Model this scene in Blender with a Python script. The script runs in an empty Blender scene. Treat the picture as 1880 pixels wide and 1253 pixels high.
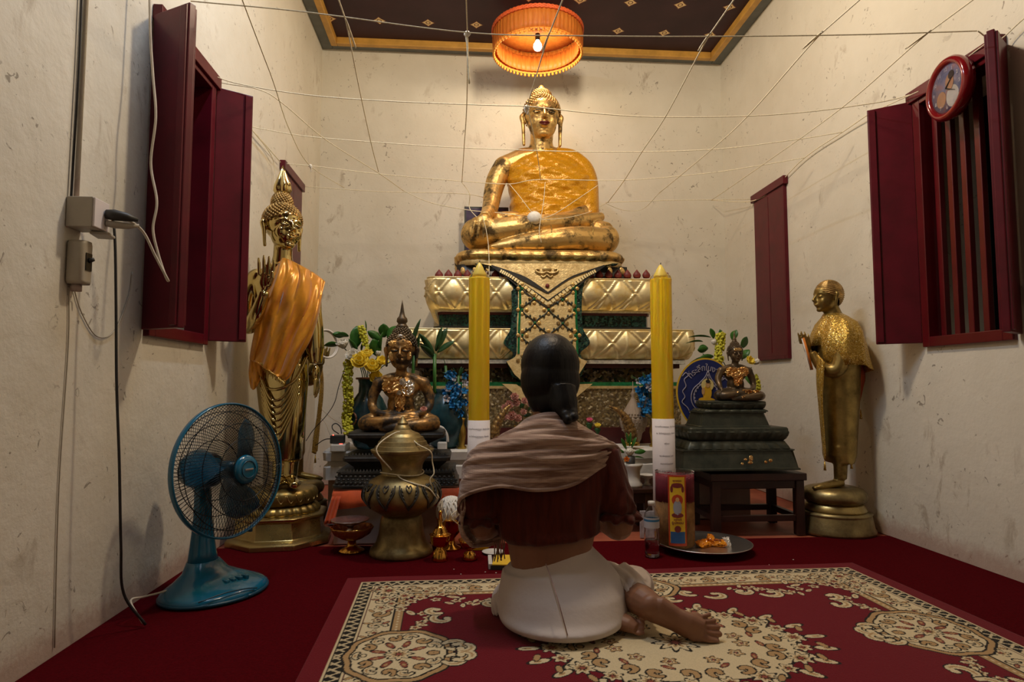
import bpy, bmesh, math, random
import numpy as np
from mathutils import Vector, Matrix, Euler
random.seed(7)
rng = np.random.default_rng(7)
SC = bpy.context.scene
COL = SC.collection
# ------------------------------------------------------------------ camera
YAW, PITCH, FPX, EYE = 0.07637, 0.06987, 1166.3, 0.75
cam_d = bpy.data.cameras.new('camera'); cam_d.sensor_width = 36.0; cam_d.lens = FPX/1880*36
cam_d.clip_start = .02
cam = bpy.data.objects.new('camera', cam_d); COL.objects.link(cam)
cam.location = (0, 0, EYE); cam.rotation_euler = (math.pi/2+PITCH, 0, -YAW)
SC.camera = cam
cam_d.dof.use_dof = False
# ------------------------------------------------------------------ world, lights, exposure
w = bpy.data.worlds.new('world'); SC.world = w; w.use_nodes = True
w.node_tree.nodes['Background'].inputs[0].default_value = (.75, .72, .80, 1)
w.node_tree.nodes['Background'].inputs[1].default_value = .035
SC.view_settings.view_transform = 'Standard'; SC.view_settings.look = 'None'
SC.view_settings.exposure = -0.02; SC.view_settings.gamma = 1.0; SC.view_settings.use_curve_mapping = False
def point_light(name, loc, watts, color, radius):
    l = bpy.data.lights.new(name, 'POINT'); l.energy = watts; l.color = color; l.shadow_soft_size = radius
    o = bpy.data.objects.new(name, l); COL.objects.link(o); o.location = loc
    return o
point_light('lamp_light', (.54, 2.55, 3.20), 100, (1.0, .80, .55), .11)
def area_light(name, loc, rot, sx, sy, watts, color):
    l = bpy.data.lights.new(name, 'AREA'); l.shape = 'RECTANGLE'; l.size = sx; l.size_y = sy; l.energy = watts; l.color = color
    o = bpy.data.objects.new(name, l); COL.objects.link(o); o.location = loc; o.rotation_euler = rot
    return o
area_light('cool_fill_light', (-.50, 2.30, 3.36), (0, -.25, 0), .06, 1.1, 24, (.72, .84, 1.0))  # unseen cool fill, added to brighten the left wall
# ------------------------------------------------------------------ picture-to-place helpers
_f = Vector((math.sin(YAW)*math.cos(PITCH), math.cos(YAW)*math.cos(PITCH), math.sin(PITCH)))
_r = Vector((math.cos(YAW), -math.sin(YAW), 0)); _u = _r.cross(_f)
CAMP = Vector((0, 0, EYE))
def ray(x, y): return _r*((x-940)/FPX) - _u*((y-626.5)/FPX) + _f
def at(x, y, Y): d = ray(x, y); return CAMP + d*(Y/d.y)
def atz(x, y, z): d = ray(x, y); return CAMP + d*((z-EYE)/d.z)
def atx(x, y, X): d = ray(x, y); return CAMP + d*(X/d.x)
XL, XR, YB, ZC = -1.13, 2.125, 4.977, 3.45
# ------------------------------------------------------------------ materials
M = {}
def new_mat(name):
    m = bpy.data.materials.new(name); m.use_nodes = True; M[name] = m
    return m, m.node_tree, m.node_tree.nodes['Principled BSDF']
def setp(b, **k):
    names = dict(rough='Roughness', metal='Metallic', spec='Specular IOR Level', trans='Transmission Weight', ior='IOR', alpha='Alpha', sheen='Sheen Weight', coat='Coat Weight', sss='Subsurface Weight')
    for a, v in k.items():
        b.inputs[names[a]].default_value = v
def coords(nt, scale=(1,1,1), kind='Object'):
    tc = nt.nodes.new('ShaderNodeTexCoord'); mp = nt.nodes.new('ShaderNodeMapping')
    mp.inputs['Scale'].default_value = scale
    nt.links.new(tc.outputs[kind], mp.inputs['Vector']); return mp.outputs['Vector']
def noise(nt, vec, scale, detail=5, rough=.6, dist=0):
    n = nt.nodes.new('ShaderNodeTexNoise'); n.inputs['Scale'].default_value = scale
    n.inputs['Detail'].default_value = detail; n.inputs['Roughness'].default_value = rough; n.inputs['Distortion'].default_value = dist
    nt.links.new(vec, n.inputs['Vector']); return n.outputs['Fac']
def ramp(nt, fac, stops, interp='LINEAR'):
    r = nt.nodes.new('ShaderNodeValToRGB'); r.color_ramp.interpolation = interp
    e = r.color_ramp.elements
    while len(e) < len(stops): e.new(.5)
    for i, (p, c) in enumerate(stops):
        e[i].position = p; e[i].color = (c[0], c[1], c[2], 1) if hasattr(c, '__len__') else (c, c, c, 1)
    nt.links.new(fac, r.inputs['Fac']); return r.outputs['Color']
def mixc(nt, fac, a, b, mode='MIX'):
    m = nt.nodes.new('ShaderNodeMix'); m.data_type = 'RGBA'; m.blend_type = mode
    for s, v in ((0, fac), (6, a), (7, b)):
        if hasattr(v, 'links') or isinstance(v, bpy.types.NodeSocket): nt.links.new(v, m.inputs[s])
        elif s == 0: m.inputs[0].default_value = v
        else: m.inputs[s].default_value = (v[0], v[1], v[2], 1)
    return m.outputs[2]
def bump(nt, b, h, strength=.3, dist=.01):
    bp = nt.nodes.new('ShaderNodeBump'); bp.inputs['Strength'].default_value = strength; bp.inputs['Distance'].default_value = dist
    nt.links.new(h, bp.inputs['Height']); nt.links.new(bp.outputs['Normal'], b.inputs['Normal'])
def simple(name, c, rough=.5, metal=0, var=.12, nscale=30, bumps=0, bd=.004, **k):
    m, nt, b = new_mat(name); setp(b, rough=rough, metal=metal, **k)
    v = coords(nt)
    n = noise(nt, v, nscale)
    d = tuple(x*(1-var) for x in c); l = tuple(min(1, x*(1+var)) for x in c)
    nt.links.new(ramp(nt, n, [(.3, d), (.7, l)]), b.inputs['Base Color'])
    if bumps: bump(nt, b, n, bumps, bd)
    return m
def two_tone(name, a, b_, scale, lo, hi, rough=(.3, .5), metal=(1, 1), bumps=.2, bd=.004, detail=6, stretch=(1,1,1), **k):
    m, nt, b = new_mat(name); setp(b, **k)
    v = coords(nt, stretch); n = noise(nt, v, scale, detail, .65)
    nt.links.new(ramp(nt, n, [(lo, a), (hi, b_)]), b.inputs['Base Color'])
    nt.links.new(ramp(nt, n, [(lo, rough[0]), (hi, rough[1])]), b.inputs['Roughness'])
    nt.links.new(ramp(nt, n, [(lo, metal[0]), (hi, metal[1])]), b.inputs['Metallic'])
    n2 = noise(nt, v, scale*3, 4)
    bump(nt, b, n2, bumps, bd)
    return m
# plaster walls with scuffs and stains
m, nt, b = new_mat('plaster'); setp(b, rough=.85, spec=.2)
v = coords(nt)
big = noise(nt, v, 1.3, 4, .6)
base = ramp(nt, big, [(.3, (.67, .63, .53)), (.7, (.80, .77, .68))])
v2 = coords(nt, (1, 1, .55)); a1 = noise(nt, v2, 9, 6, .7, .6); a2 = noise(nt, v, 2.6, 3, .5)
mk = ramp(nt, a1, [(.56, 0), (.66, 1)]); mk2 = ramp(nt, a2, [(.50, 0), (.62, 1)])
mm = nt.nodes.new('ShaderNodeMath'); mm.operation = 'MULTIPLY'; nt.links.new(mk, mm.inputs[0]); nt.links.new(mk2, mm.inputs[1])
mm2 = nt.nodes.new('ShaderNodeMath'); mm2.operation = 'MULTIPLY'; nt.links.new(mm.outputs[0], mm2.inputs[0]); mm2.inputs[1].default_value = .6
c1 = mixc(nt, mm2.outputs[0], base, (.36, .29, .21))
# short scratches
v3 = coords(nt, (1, 1, 1)); s1 = noise(nt, v3, 22, 3, .5, 1.8); s2 = noise(nt, v3, 4.5, 2, .5)
k1 = ramp(nt, s1, [(.655, 0), (.70, 1)]); k2 = ramp(nt, s2, [(.46, 0), (.56, 1)])
m3 = nt.nodes.new('ShaderNodeMath'); m3.operation = 'MULTIPLY'; nt.links.new(k1, m3.inputs[0]); nt.links.new(k2, m3.inputs[1])
m4 = nt.nodes.new('ShaderNodeMath'); m4.operation = 'MULTIPLY'; nt.links.new(m3.outputs[0], m4.inputs[0]); m4.inputs[1].default_value = .7
c2 = mixc(nt, m4.outputs[0], c1, (.20, .165, .13))
# reddish grime along the foot of the walls
sx = nt.nodes.new('ShaderNodeSeparateXYZ'); nt.links.new(coords(nt), sx.inputs[0])
ad = nt.nodes.new('ShaderNodeMath'); ad.operation = 'ADD'; nt.links.new(sx.outputs[2], ad.inputs[0])
mu = nt.nodes.new('ShaderNodeMath'); mu.operation = 'MULTIPLY'; nt.links.new(s1, mu.inputs[0]); mu.inputs[1].default_value = -.08; nt.links.new(mu.outputs[0], ad.inputs[1])
gr = ramp(nt, ad.outputs[0], [(0.0, .55), (.06, 0)])
c3 = mixc(nt, gr, c2, (.42, .22, .17))
nt.links.new(c3, b.inputs['Base Color'])
bump(nt, b, noise(nt, v, 14, 8, .6), .35, .012)
# ceiling with stencilled gold flowers
m, nt, b = new_mat('ceiling_paint'); setp(b, rough=.55, spec=.3)
def mth(op, *ins):
    n = nt.nodes.new('ShaderNodeMath'); n.operation = op
    for i, x in enumerate(ins):
        if isinstance(x, (int, float)): n.inputs[i].default_value = x
        else: nt.links.new(x, n.inputs[i])
    return n.outputs[0]
sx = nt.nodes.new('ShaderNodeSeparateXYZ'); nt.links.new(coords(nt), sx.inputs[0])
P_ = .36
fx = mth('SUBTRACT', mth('FRACT', mth('ADD', mth('DIVIDE', mth('ADD', sx.outputs[0], .636), P_), 20.5)), .5)
fy = mth('SUBTRACT', mth('FRACT', mth('ADD', mth('DIVIDE', mth('SUBTRACT', sx.outputs[1], 4.955), P_), 20.5)), .5)
ax_, ay_ = mth('ABSOLUTE', fx), mth('ABSOLUTE', fy)
astro = mth('ADD', mth('POWER', ax_, .85), mth('POWER', ay_, .85))
rr = mth('SQRT', mth('ADD', mth('MULTIPLY', fx, fx), mth('MULTIPLY', fy, fy)))
flower = mth('MULTIPLY', mth('LESS_THAN', astro, .172), mth('GREATER_THAN', mth('ABSOLUTE', mth('SUBTRACT', rr, .042)), .009))
halo = mth('LESS_THAN', astro, .205)
cb = ramp(nt, noise(nt, coords(nt), 3), [(.3, (.028, .010, .016)), (.7, (.05, .018, .026))])
cc = mixc(nt, halo, cb, (.13, .03, .018)); cc = mixc(nt, flower, cc, (.86, .66, .34))
nt.links.new(cc, b.inputs['Base Color'])
simple('grey_board', (.15, .16, .155), .6, var=.2, nscale=8)
simple('gold_moulding', (.62, .34, .07), .42, var=.2, nscale=10)
simple('red_paint', (.098, .003, .011), .34, var=.25, nscale=7, bumps=.15, spec=.32)
simple('red_paint_bright', (.10, .004, .008), .28, var=.2, nscale=7, spec=.5)
simple('outside_dark', (.0025, .004, .0035), 1, spec=0)
simple('carpet_red', (.072, .001, .0035), .97, var=.25, nscale=160, bumps=.6, bd=.003, spec=.05)
two_tone('clay_tile', (.30, .06, .03), (.42, .12, .06), 4, .35, .65, (.6, .5), (0, 0), .1)
# ------------------------------------------------------------------ object helpers
def tag(o, label=None, cat=None, group=None, kind=None):
    if label: o['label'] = label
    if cat: o['category'] = cat
    if group: o['group'] = group
    if kind: o['kind'] = kind
    return o
def thing(name, loc, label, cat, rz=0, group=None, scale=1):
    o = bpy.data.objects.new(name, None); COL.objects.link(o); o.location = loc; o.rotation_euler = (0, 0, rz)
    o.empty_display_size = .05; o.scale = (scale,)*3
    return tag(o, label, cat, group)
def link_mesh(name, verts, faces, mat, parent=None, smooth=True, loc=None, rot=None, cols=None):
    me = bpy.data.meshes.new(name); me.from_pydata([tuple(v) for v in verts], [], faces); me.update()
    if smooth: me.polygons.foreach_set('use_smooth', [True]*len(me.polygons))
    o = bpy.data.objects.new(name, me); COL.objects.link(o)
    if mat is not None: me.materials.append(M[mat] if isinstance(mat, str) else mat)
    if parent: o.parent = parent
    if loc is not None: o.location = loc
    if rot is not None: o.rotation_euler = rot
    return o
class MB:
    def __init__(s): s.v = []; s.f = []
    def add(s, vs, fs):
        n = len(s.v); s.v.extend([Vector(a) for a in vs]); s.f.extend([tuple(i+n for i in f) for f in fs]); return s
    def box(s, c, d, rz=0, M4=None):
        c = Vector(c); hx, hy, hz = d[0]/2, d[1]/2, d[2]/2
        R = Matrix.Rotation(rz, 3, 'Z') if M4 is None else M4
        vs = [c + R @ Vector((x*hx, y*hy, z*hz)) for x in (-1, 1) for y in (-1, 1) for z in (-1, 1)]
        return s.add(vs, [(0,1,3,2), (4,6,7,5), (0,4,5,1), (2,3,7,6), (0,2,6,4), (1,5,7,3)])
    def rings(s, rs, cap=True, closed=True):
        n = len(rs[0]); vs = [p for r in rs for p in r]; fs = []
        for i in range(len(rs)-1):
            for j in range(n if closed else n-1):
                k = (j+1) % n
                fs.append((i*n+j, i*n+k, (i+1)*n+k, (i+1)*n+j))
        if cap:
            fs.append(tuple(range(n-1, -1, -1))); fs.append(tuple((len(rs)-1)*n+j for j in range(n)))
        return s.add(vs, fs)
    def lathe(s, prof, seg=32, c=(0,0,0), sx=1, sy=1, cap=True, mod=None, M4=None):
        rs = []
        for (r, z) in prof:
            ring = []
            for j in range(seg):
                a = 2*math.pi*j/seg; q = r*(mod(a, z) if mod else 1)
                p = Vector((q*math.cos(a)*sx, q*math.sin(a)*sy, z))
                if M4 is not None: p = M4 @ p
                ring.append(p + Vector(c))
            rs.append(ring)
        return s.rings(rs, cap)
    def ell(s, c, r, R=None, seg=20, n=12):
        if not hasattr(r, '__len__'): r = (r, r, r)
        rs = []
        for i in range(1, n):
            t = math.pi*i/n; ring = []
            for j in range(seg):
                a = 2*math.pi*j/seg
                p = Vector((r[0]*math.sin(t)*math.cos(a), r[1]*math.sin(t)*math.sin(a), -r[2]*math.cos(t)))
                if R is not None: p = R @ p
                ring.append(p + Vector(c))
            rs.append(ring)
        s.rings(rs, cap=False)
        n0 = len(s.v) - (n-1)*seg
        for z, off, flip in ((-1, n0, True), (1, n0+(n-2)*seg, False)):
            p = Vector((0, 0, z*r[2]));
            if R is not None: p = R @ p
            s.v.append(p + Vector(c)); k = len(s.v)-1
            for j in range(seg):
                a, b_ = off+j, off+(j+1) % seg
                s.f.append((b_, a, k) if flip else (a, b_, k))
        return s
    def tube(s, pts, rad, seg=10, cap=True, flat=1.0, up=None):
        pts = [Vector(p) for p in pts]; n = len(pts)
        if not hasattr(rad, '__len__'): rad = [rad]*n
        t0 = (pts[1]-pts[0]).normalized()
        ref = Vector(up) if up is not None else (Vector((0, 0, 1)) if abs(t0.z) < .9 else Vector((1, 0, 0)))
        u = (ref - t0*ref.dot(t0)).normalized(); rs = []
        for i in range(n):
            t = (pts[min(i+1, n-1)]-pts[max(i-1, 0)]).normalized()
            u = (u - t*u.dot(t)); u = u.normalized() if u.length > 1e-6 else t.orthogonal().normalized()
            w_ = t.cross(u)
            rs.append([pts[i] + (u*math.cos(2*math.pi*j/seg)*flat + w_*math.sin(2*math.pi*j/seg))*rad[i] for j in range(seg)])
        return s.rings(rs, cap)
    def build(s, name, mat, parent=None, smooth=True, loc=None, rot=None):
        return link_mesh(name, s.v, s.f, mat, parent, smooth, loc, rot)
def catmull(pts, n=8):
    P = [Vector(p) for p in pts]; P = [2*P[0]-P[1]] + P + [2*P[-1]-P[-2]]; out = []
    for i in range(1, len(P)-2):
        for k in range(n):
            t = k/n; a, b_, c, d = P[i-1], P[i], P[i+1], P[i+2]
            out.append(.5*((2*b_) + (c-a)*t + (2*a-5*b_+4*c-d)*t*t + (3*b_-a-3*c+d)*t**3))
    out.append(P[-2]); return out
def lerpr(vals, n):
    out = []
    for i in range(len(vals)-1):
        for k in range(n): out.append(vals[i] + (vals[i+1]-vals[i])*k/n)
    out.append(vals[-1]); return out
def bevel(o, w_=.003, seg=2):
    m_ = o.modifiers.new('bevel', 'BEVEL'); m_.width = w_; m_.segments = seg; m_.limit_method = 'ANGLE'; m_.angle_limit = .6
    return o
def autosmooth(o, ang=40):
    for p in o.data.polygons: p.use_smooth = True
    bm = bmesh.new(); bm.from_mesh(o.data)
    for e in bm.edges:
        if len(e.link_faces) == 2 and e.calc_face_angle(0) > math.radians(ang): e.smooth = False
    bm.to_mesh(o.data); bm.free(); return o
def blend(o, voxel, it=4, f=.5, sub=0):
    r = o.modifiers.new('merge', 'REMESH'); r.mode = 'VOXEL'; r.voxel_size = voxel; r.use_smooth_shade = True
    if it:
        s_ = o.modifiers.new('soften', 'SMOOTH'); s_.factor = f; s_.iterations = it
    return o
def solid(o, t, off=0):
    m_ = o.modifiers.new('thick', 'SOLIDIFY'); m_.thickness = t; m_.offset = off; return o
def cut(o, co, no):
    bm = bmesh.new(); bm.from_mesh(o.data)
    bmesh.ops.bisect_plane(bm, geom=bm.verts[:]+bm.edges[:]+bm.faces[:], plane_co=co, plane_no=no, clear_outer=True)
    bm.to_mesh(o.data); bm.free(); return o
def text_mesh(body, size, mat, name, parent, loc, rot, extr=.0006, bold=0):
    c = bpy.data.curves.new(name, 'FONT'); c.body = body; c.size = size; c.extrude = extr; c.offset = bold
    c.align_x = 'CENTER'; c.align_y = 'CENTER'; c.resolution_u = 3
    o = bpy.data.objects.new(name, c); COL.objects.link(o)
    bpy.context.view_layer.update()
    dg = bpy.context.evaluated_depsgraph_get(); me = bpy.data.meshes.new_from_object(o.evaluated_get(dg))
    bpy.data.objects.remove(o)
    o = bpy.data.objects.new(name, me); COL.objects.link(o); me.materials.clear(); me.materials.append(M[mat])
    o.parent = parent; o.location = loc; o.rotation_euler = rot
    return o
# ================================================================== THE ROOM
def struct(name, mb, mat, smooth=False):
    o = mb.build(name, mat, None, smooth); o['kind'] = 'structure'; return o
TH = .34; Y0 = -1.9
struct('floor', MB().box((.5, (Y0+YB)/2, -.05), (XR-XL+2*TH, YB-Y0+2*TH, .092)), 'clay_tile')
struct('ceiling', MB().box((.5, (Y0+YB)/2, ZC+.05), (XR-XL+2*TH, YB-Y0+2*TH, .1)), 'ceiling_paint')
WZ0, WZ1 = .925, 2.10
def wall_x(name, X, side, holes):
    mb = MB(); xc = X + side*TH/2; ys = Y0-TH
    for (a, c) in holes:
        mb.box((xc, (ys+a)/2, ZC/2), (TH, a-ys, ZC))
        mb.box((xc, (a+c)/2, WZ0/2), (TH, c-a, WZ0)); mb.box((xc, (a+c)/2, (WZ1+ZC)/2), (TH, c-a, ZC-WZ1))
        ys = c
    mb.box((xc, (ys+YB+TH)/2, ZC/2), (TH, YB+TH-ys, ZC))
    bm_o = struct(name, mb, 'plaster'); return bm_o
LN, LF = (2.33, 2.85), (3.93, 4.37)
RN, RF = (2.28, 2.76), (3.97, 4.40)
wall_x('wall_left', XL, -1, [LN, LF])
wall_x('wall_right', XR, 1, [RN, RF])
struct('wall_back', MB().box((.4975, YB+TH/2, ZC/2), (XR-XL, TH, ZC)), 'plaster')
mb = MB(); xm = .5
mb.box(((XL+xm-.8)/2, Y0-TH/2, ZC/2), (xm-.8-XL, TH, ZC)).box(((XR+xm+.8)/2, Y0-TH/2, ZC/2), (XR-xm-.8, TH, ZC)).box((xm, Y0-TH/2, (2.3+ZC)/2), (1.6, TH, ZC-2.3))
struct('wall_front', mb, 'plaster')
# ceiling border: grey board and gold moulding
def border(name, w0, w1, z0, z1, mat):
    a, c = [(XL+q, Y0+q, XR-q, YB-q) for q in (w0, w1)]
    mb = MB()
    for (x0, y0, x1, y1) in ((a[0], a[1], c[0], a[3]), (c[2], a[1], a[2], a[3]), (c[0], c[3], c[2], a[3]), (c[0], a[1], c[2], c[1])):
        mb.box(((x0+x1)/2, (y0+y1)/2, (z0+z1)/2), (x1-x0, y1-y0, z1-z0))
    return bevel(struct(name, mb, mat), .006)
border('trim_1', 0, .085, ZC-.03, ZC+.005, 'grey_board')
border('trim_2', .085, .135, ZC-.05, ZC+.005, 'gold_moulding')
# red carpet over the front floor
cp = MB().box(((XL+XR)/2, (Y0+3.07)/2, -.001), (XR-XL-.01, 3.07-Y0, .008)).build('carpet', 'carpet_red', None, False)
tag(cp, 'large plain dark red carpet covering the front part of the temple floor', 'carpet')
# ------------------------------------------------------------------ windows and shutters
def window(name, X, side, hole, tips, bars=0, closed=False):
    """frame parts are structure; leaves are shutters that swing as things of their own"""
    y0, y1 = hole; t = .045
    fr = MB(); xc = X + side*.02
    for (yy) in (y0+t/2, y1-t/2): fr.box((xc, yy, (WZ0+WZ1)/2), (.085, t, WZ1-WZ0))
    fr.box((xc, (y0+y1)/2, WZ0+t/2), (.085, y1-y0-2*t, t)).box((xc, (y0+y1)/2, WZ1-t/2), (.085, y1-y0-2*t, t))
    wf = struct(name, fr, 'red_paint_bright' if bars else 'red_paint'); bevel(wf, .003)
    # lintel board over the opening
    lt = MB().box((X-side*.018, (y0+y1)/2, WZ1+.005), (.034, y1-y0+.05, .055)).build('lintel_board', 'red_paint', wf, False); bevel(lt, .003)
    # added near-black sheet across the opening, standing in for the darkness outdoors
    MB().box((X+side*(TH-.03), (y0+y1)/2, (WZ0+WZ1)/2), (.03, y1-y0-.004, WZ1-WZ0-.004)).build('outside_dark_sheet', 'outside_dark', wf, False)
    if bars:
        for k in range(bars):
            yy = y0+t+(k+.5)*(y1-y0-2*t)/bars
            bevel(MB().box((X+side*.03, yy, (WZ0+WZ1)/2), (.026, .03, WZ1-WZ0-2*t)).build('window_bar', 'red_paint_bright', wf, False), .003)
    return wf
w1 = window('window_1', XL, -1, LN, None, bars=0)
w2 = window('window_2', XL, -1, LF, None)
w3 = window('window_3', XR, 1, RF, None)
w4 = window('window_4', XR, 1, RN, None, bars=5)
MB().box((XR+.27, 2.395, 1.5), (.02, .03, 1.1)).build('outer_strip', 'plaster', w4, False)
def shutter(hinge, tip, label, leaf2=None, mat='red_paint', z0=WZ0+.02, z1=WZ1-.01):
    """an opened wooden leaf, standing from the hinge at the wall to its free edge"""
    h, t = Vector((hinge[0], hinge[1], 0)), Vector((tip[0], tip[1], 0)); d = t-h; L = d.length; a = math.atan2(d.y, d.x)
    root = thing('window_shutter', (h.x, h.y, z0), label, 'window shutter', a, 'dark red wooden window shutters')
    H = z1-z0
    bevel(MB().box((L/2, 0, H/2), (L, .026, H)).build('leaf', mat, root, False), .003)
    bevel(MB().box((L-.02, -.016, H/2), (.03, .012, H*.985)).build('edge_batten', mat, root, False), .002)
    bevel(MB().box((L-.02, .016, H/2), (.03, .012, H*.985)).build('edge_batten', mat, root, False), .002)
    for zz in (.16, H-.16):
        MB().tube([(0.004, 0, zz-.035), (0.004, 0, zz+.035)], .009, 8).build('hinge', 'red_paint_bright', root)
    return root
shutter((XL+.012, 2.315), (-.955, 2.225), 'red left wall shutter leaf with broad face in shadow, beside the electric cords')
shutter((XL+.012, 2.872), (-.985, 2.955), 'red shutter leaf facing us on the left wall, next to the golden standing Buddha')
shutter((XR-.012, 2.772), (1.965, 2.885), 'red shutter leaf facing us on the right wall, left of the clock')
shutter((XR-.012, 2.262), (1.975, 2.165), 'red shutter leaf seen nearly edge on, right of the barred window and clock')
def closed_leaf(X, side, y0, y1, label):
    root = thing('window_shutter', (X-side*.012, (y0+y1)/2, WZ0+.02), label, 'window shutter', 0, 'dark red wooden window shutters')
    bevel(MB().box((0, 0, (WZ1-WZ0-.05)/2), (.022, y1-y0-.004, WZ1-WZ0-.05)).build('leaf', 'red_paint', root, False), .003)
    return root
ym = (RF[0]+RF[1])/2
closed_leaf(XR, 1, RF[0]+.01, ym, 'closed red leaf of far right window, the half nearer the praying monk statue')
closed_leaf(XR, 1, ym, RF[1]-.01, 'closed red leaf of far right window, the half nearer the back corner')
ym = (LF[0]+LF[1])/2
closed_leaf(XL, -1, LF[0]+.01, ym, 'closed red leaf behind the golden standing Buddha, the half nearer us')
closed_leaf(XL, -1, ym, LF[1]-.01, 'closed red leaf behind the golden standing Buddha, the half nearer the back corner')
# ================================================================== MATERIALS FOR THE THINGS
two_tone('gold_old', (.10, .060, .018), (.78, .52, .19), 10, .385, .50, (.6, .44), (.5, .9), .6, .006, 7)
two_tone('gold_leaf', (.80, .56, .18), (.98, .82, .45), 14, .32, .5, (.46, .38), (.55, .7), .25, .004, 6)
two_tone('gold_carved', (.52, .36, .14), (.80, .62, .30), 26, .35, .6, (.5, .36), (.35, .55), .5, .004)
two_tone('gold_dull', (.16, .11, .03), (.42, .30, .10), 9, .35, .62, (.48, .36), (.75, .9), .25, .003)
two_tone('gold_hair', (.22, .13, .04), (.55, .36, .13), 30, .35, .6, (.5, .4), (.6, .8), .2, .002)
simple('brass_polished', (.62, .50, .22), .10, 1, .06, 5)
two_tone('brass_base', (.42, .31, .12), (.62, .48, .2), 6, .35, .65, (.34, .24), (.9, .95), .12, .002)
two_tone('brass_aged', (.16, .115, .05), (.44, .35, .16), 9, .35, .65, (.55, .36), (.8, .95), .3, .004)
simple('gold_bright', (.80, .42, .08), .16, 1, .1, 12)
simple('silver', (.66, .64, .62), .33, 1, .1, 16)
simple('lip_red', (.12, .012, .008), .4)
simple('eye_dark', (.01, .008, .006), .3)
simple('eye_white', (.75, .70, .58), .4)
two_tone('stone_black', (.018, .018, .017), (.075, .07, .06), 18, .3, .7, (.5, .4), (.1, .2), .4, .003)
two_tone('bronze_green', (.022, .030, .023), (.085, .090, .066), 12, .3, .7, (.48, .34), (.3, .5), .3, .003)
two_tone('bronze_brown', (.035, .028, .020), (.20, .135, .07), 10, .35, .68, (.45, .34), (.4, .7), .3, .004)
two_tone('leaf_patches', (.55, .22, .05), (.95, .66, .28), 24, .35, .6, (.3, .16), (.95, 1), 1.0, .006, 8)
simple('silver_leaf', (.9, .88, .84), .15, 1, .1, 30, 1.0, .008)
two_tone('black_lacquer', (.010, .010, .009), (.03, .028, .024), 14, .3, .7, (.4, .3), (0, 0), .2)
simple('red_spike', (.16, .018, .016), .55, var=.3, nscale=40)
simple('dark_red_wood', (.060, .006, .006), .45, var=.3, nscale=12)
simple('pearl', (.62, .60, .52), .25, .2, .3, 60)
simple('green_glass', (.02, .20, .07), .12, .3, .45, 40)
simple('white_stone', (.66, .64, .60), .75, var=.18, nscale=7, bumps=.5, bd=.01)
simple('pink_plaster', (.42, .33, .29), .85, var=.2, nscale=6, bumps=.5, bd=.01)
def mosaic(name, stops, scale, rough=.18, metal=.6, tilt=.8):
    m, nt, b = new_mat(name); setp(b, rough=rough, metal=metal)
    vo = nt.nodes.new('ShaderNodeTexVoronoi'); vo.inputs['Scale'].default_value = scale; v = coords(nt)
    nt.links.new(v, vo.inputs['Vector'])
    sp = nt.nodes.new('ShaderNodeSeparateColor'); nt.links.new(vo.outputs['Color'], sp.inputs[0])
    nt.links.new(ramp(nt, sp.outputs[0], stops, 'CONSTANT'), b.inputs['Base Color'])
    ge = nt.nodes.new('ShaderNodeNewGeometry'); vm = nt.nodes.new('ShaderNodeVectorMath'); vm.operation = 'SUBTRACT'
    nt.links.new(vo.outputs['Color'], vm.inputs[0]); vm.inputs[1].default_value = (.5, .5, .5)
    sc = nt.nodes.new('ShaderNodeVectorMath'); sc.operation = 'SCALE'; nt.links.new(vm.outputs[0], sc.inputs[0]); sc.inputs['Scale'].default_value = tilt
    ad = nt.nodes.new('ShaderNodeVectorMath'); ad.operation = 'ADD'; nt.links.new(ge.outputs['Normal'], ad.inputs[0]); nt.links.new(sc.outputs[0], ad.inputs[1])
    no = nt.nodes.new('ShaderNodeVectorMath'); no.operation = 'NORMALIZE'; nt.links.new(ad.outputs[0], no.inputs[0])
    nt.links.new(no.outputs[0], b.inputs['Normal']); return m
mosaic('mosaic_gold', [(0, (.20, .145, .07)), (.3, (.32, .24, .11)), (.55, (.22, .17, .10)), (.75, (.42, .34, .18)), (.93, (.85, .78, .58))], 95, .30, .6, .6)
mosaic('mosaic_green', [(0, (.008, .02, .016)), (.4, (.015, .05, .04)), (.7, (.02, .09, .065)), (.93, (.05, .09, .06))], 100, .25, .3, .3)
mosaic('mosaic_brown', [(0, (.03, .02, .012)), (.4, (.07, .045, .02)), (.75, (.12, .09, .05)), (.95, (.4, .34, .2))], 60, .25, .6, .6)
mosaic('gold_sequin', [(0, (.42, .24, .03)), (.4, (.60, .38, .07)), (.8, (.78, .55, .16)), (.96, (.95, .85, .5))], 330, .32, .6, .6)
mosaic('robe_brocade', [(0, (.60, .265, .006)), (.45, (.68, .32, .010)), (.8, (.74, .37, .02)), (.96, (.85, .5, .08))], 240, .30, .15, .32)
simple('satin_orange', (.72, .29, .012), .30, .25, .10, 40, sheen=.3)
simple('orange_lining', (.40, .06, .012), .7)
simple('yellow_wax', (.95, .615, .010), .26, 0, .05, 5, sss=.25)
simple('wax_tip', (.86, .66, .12), .35, 0, .05, 20)
simple('paper', (.72, .66, .66), .7, var=.04, nscale=6)
simple('ink', (.16, .13, .15), .8)
simple('thread', (.88, .78, .58), .8, var=.2, nscale=90)
simple('thread_white', (.86, .83, .76), .85, var=.1, nscale=60, bumps=.6, bd=.004)
m, nt, b = new_mat('clear_film'); setp(b, rough=.06, trans=1.0, ior=1.12, alpha=1.0); b.inputs['Base Color'].default_value = (1, 1, 1, 1)
m, nt, b = new_mat('clear_plastic'); setp(b, rough=.05, trans=1.0, ior=1.33); b.inputs['Base Color'].default_value = (.93, .95, .96, 1)

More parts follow.
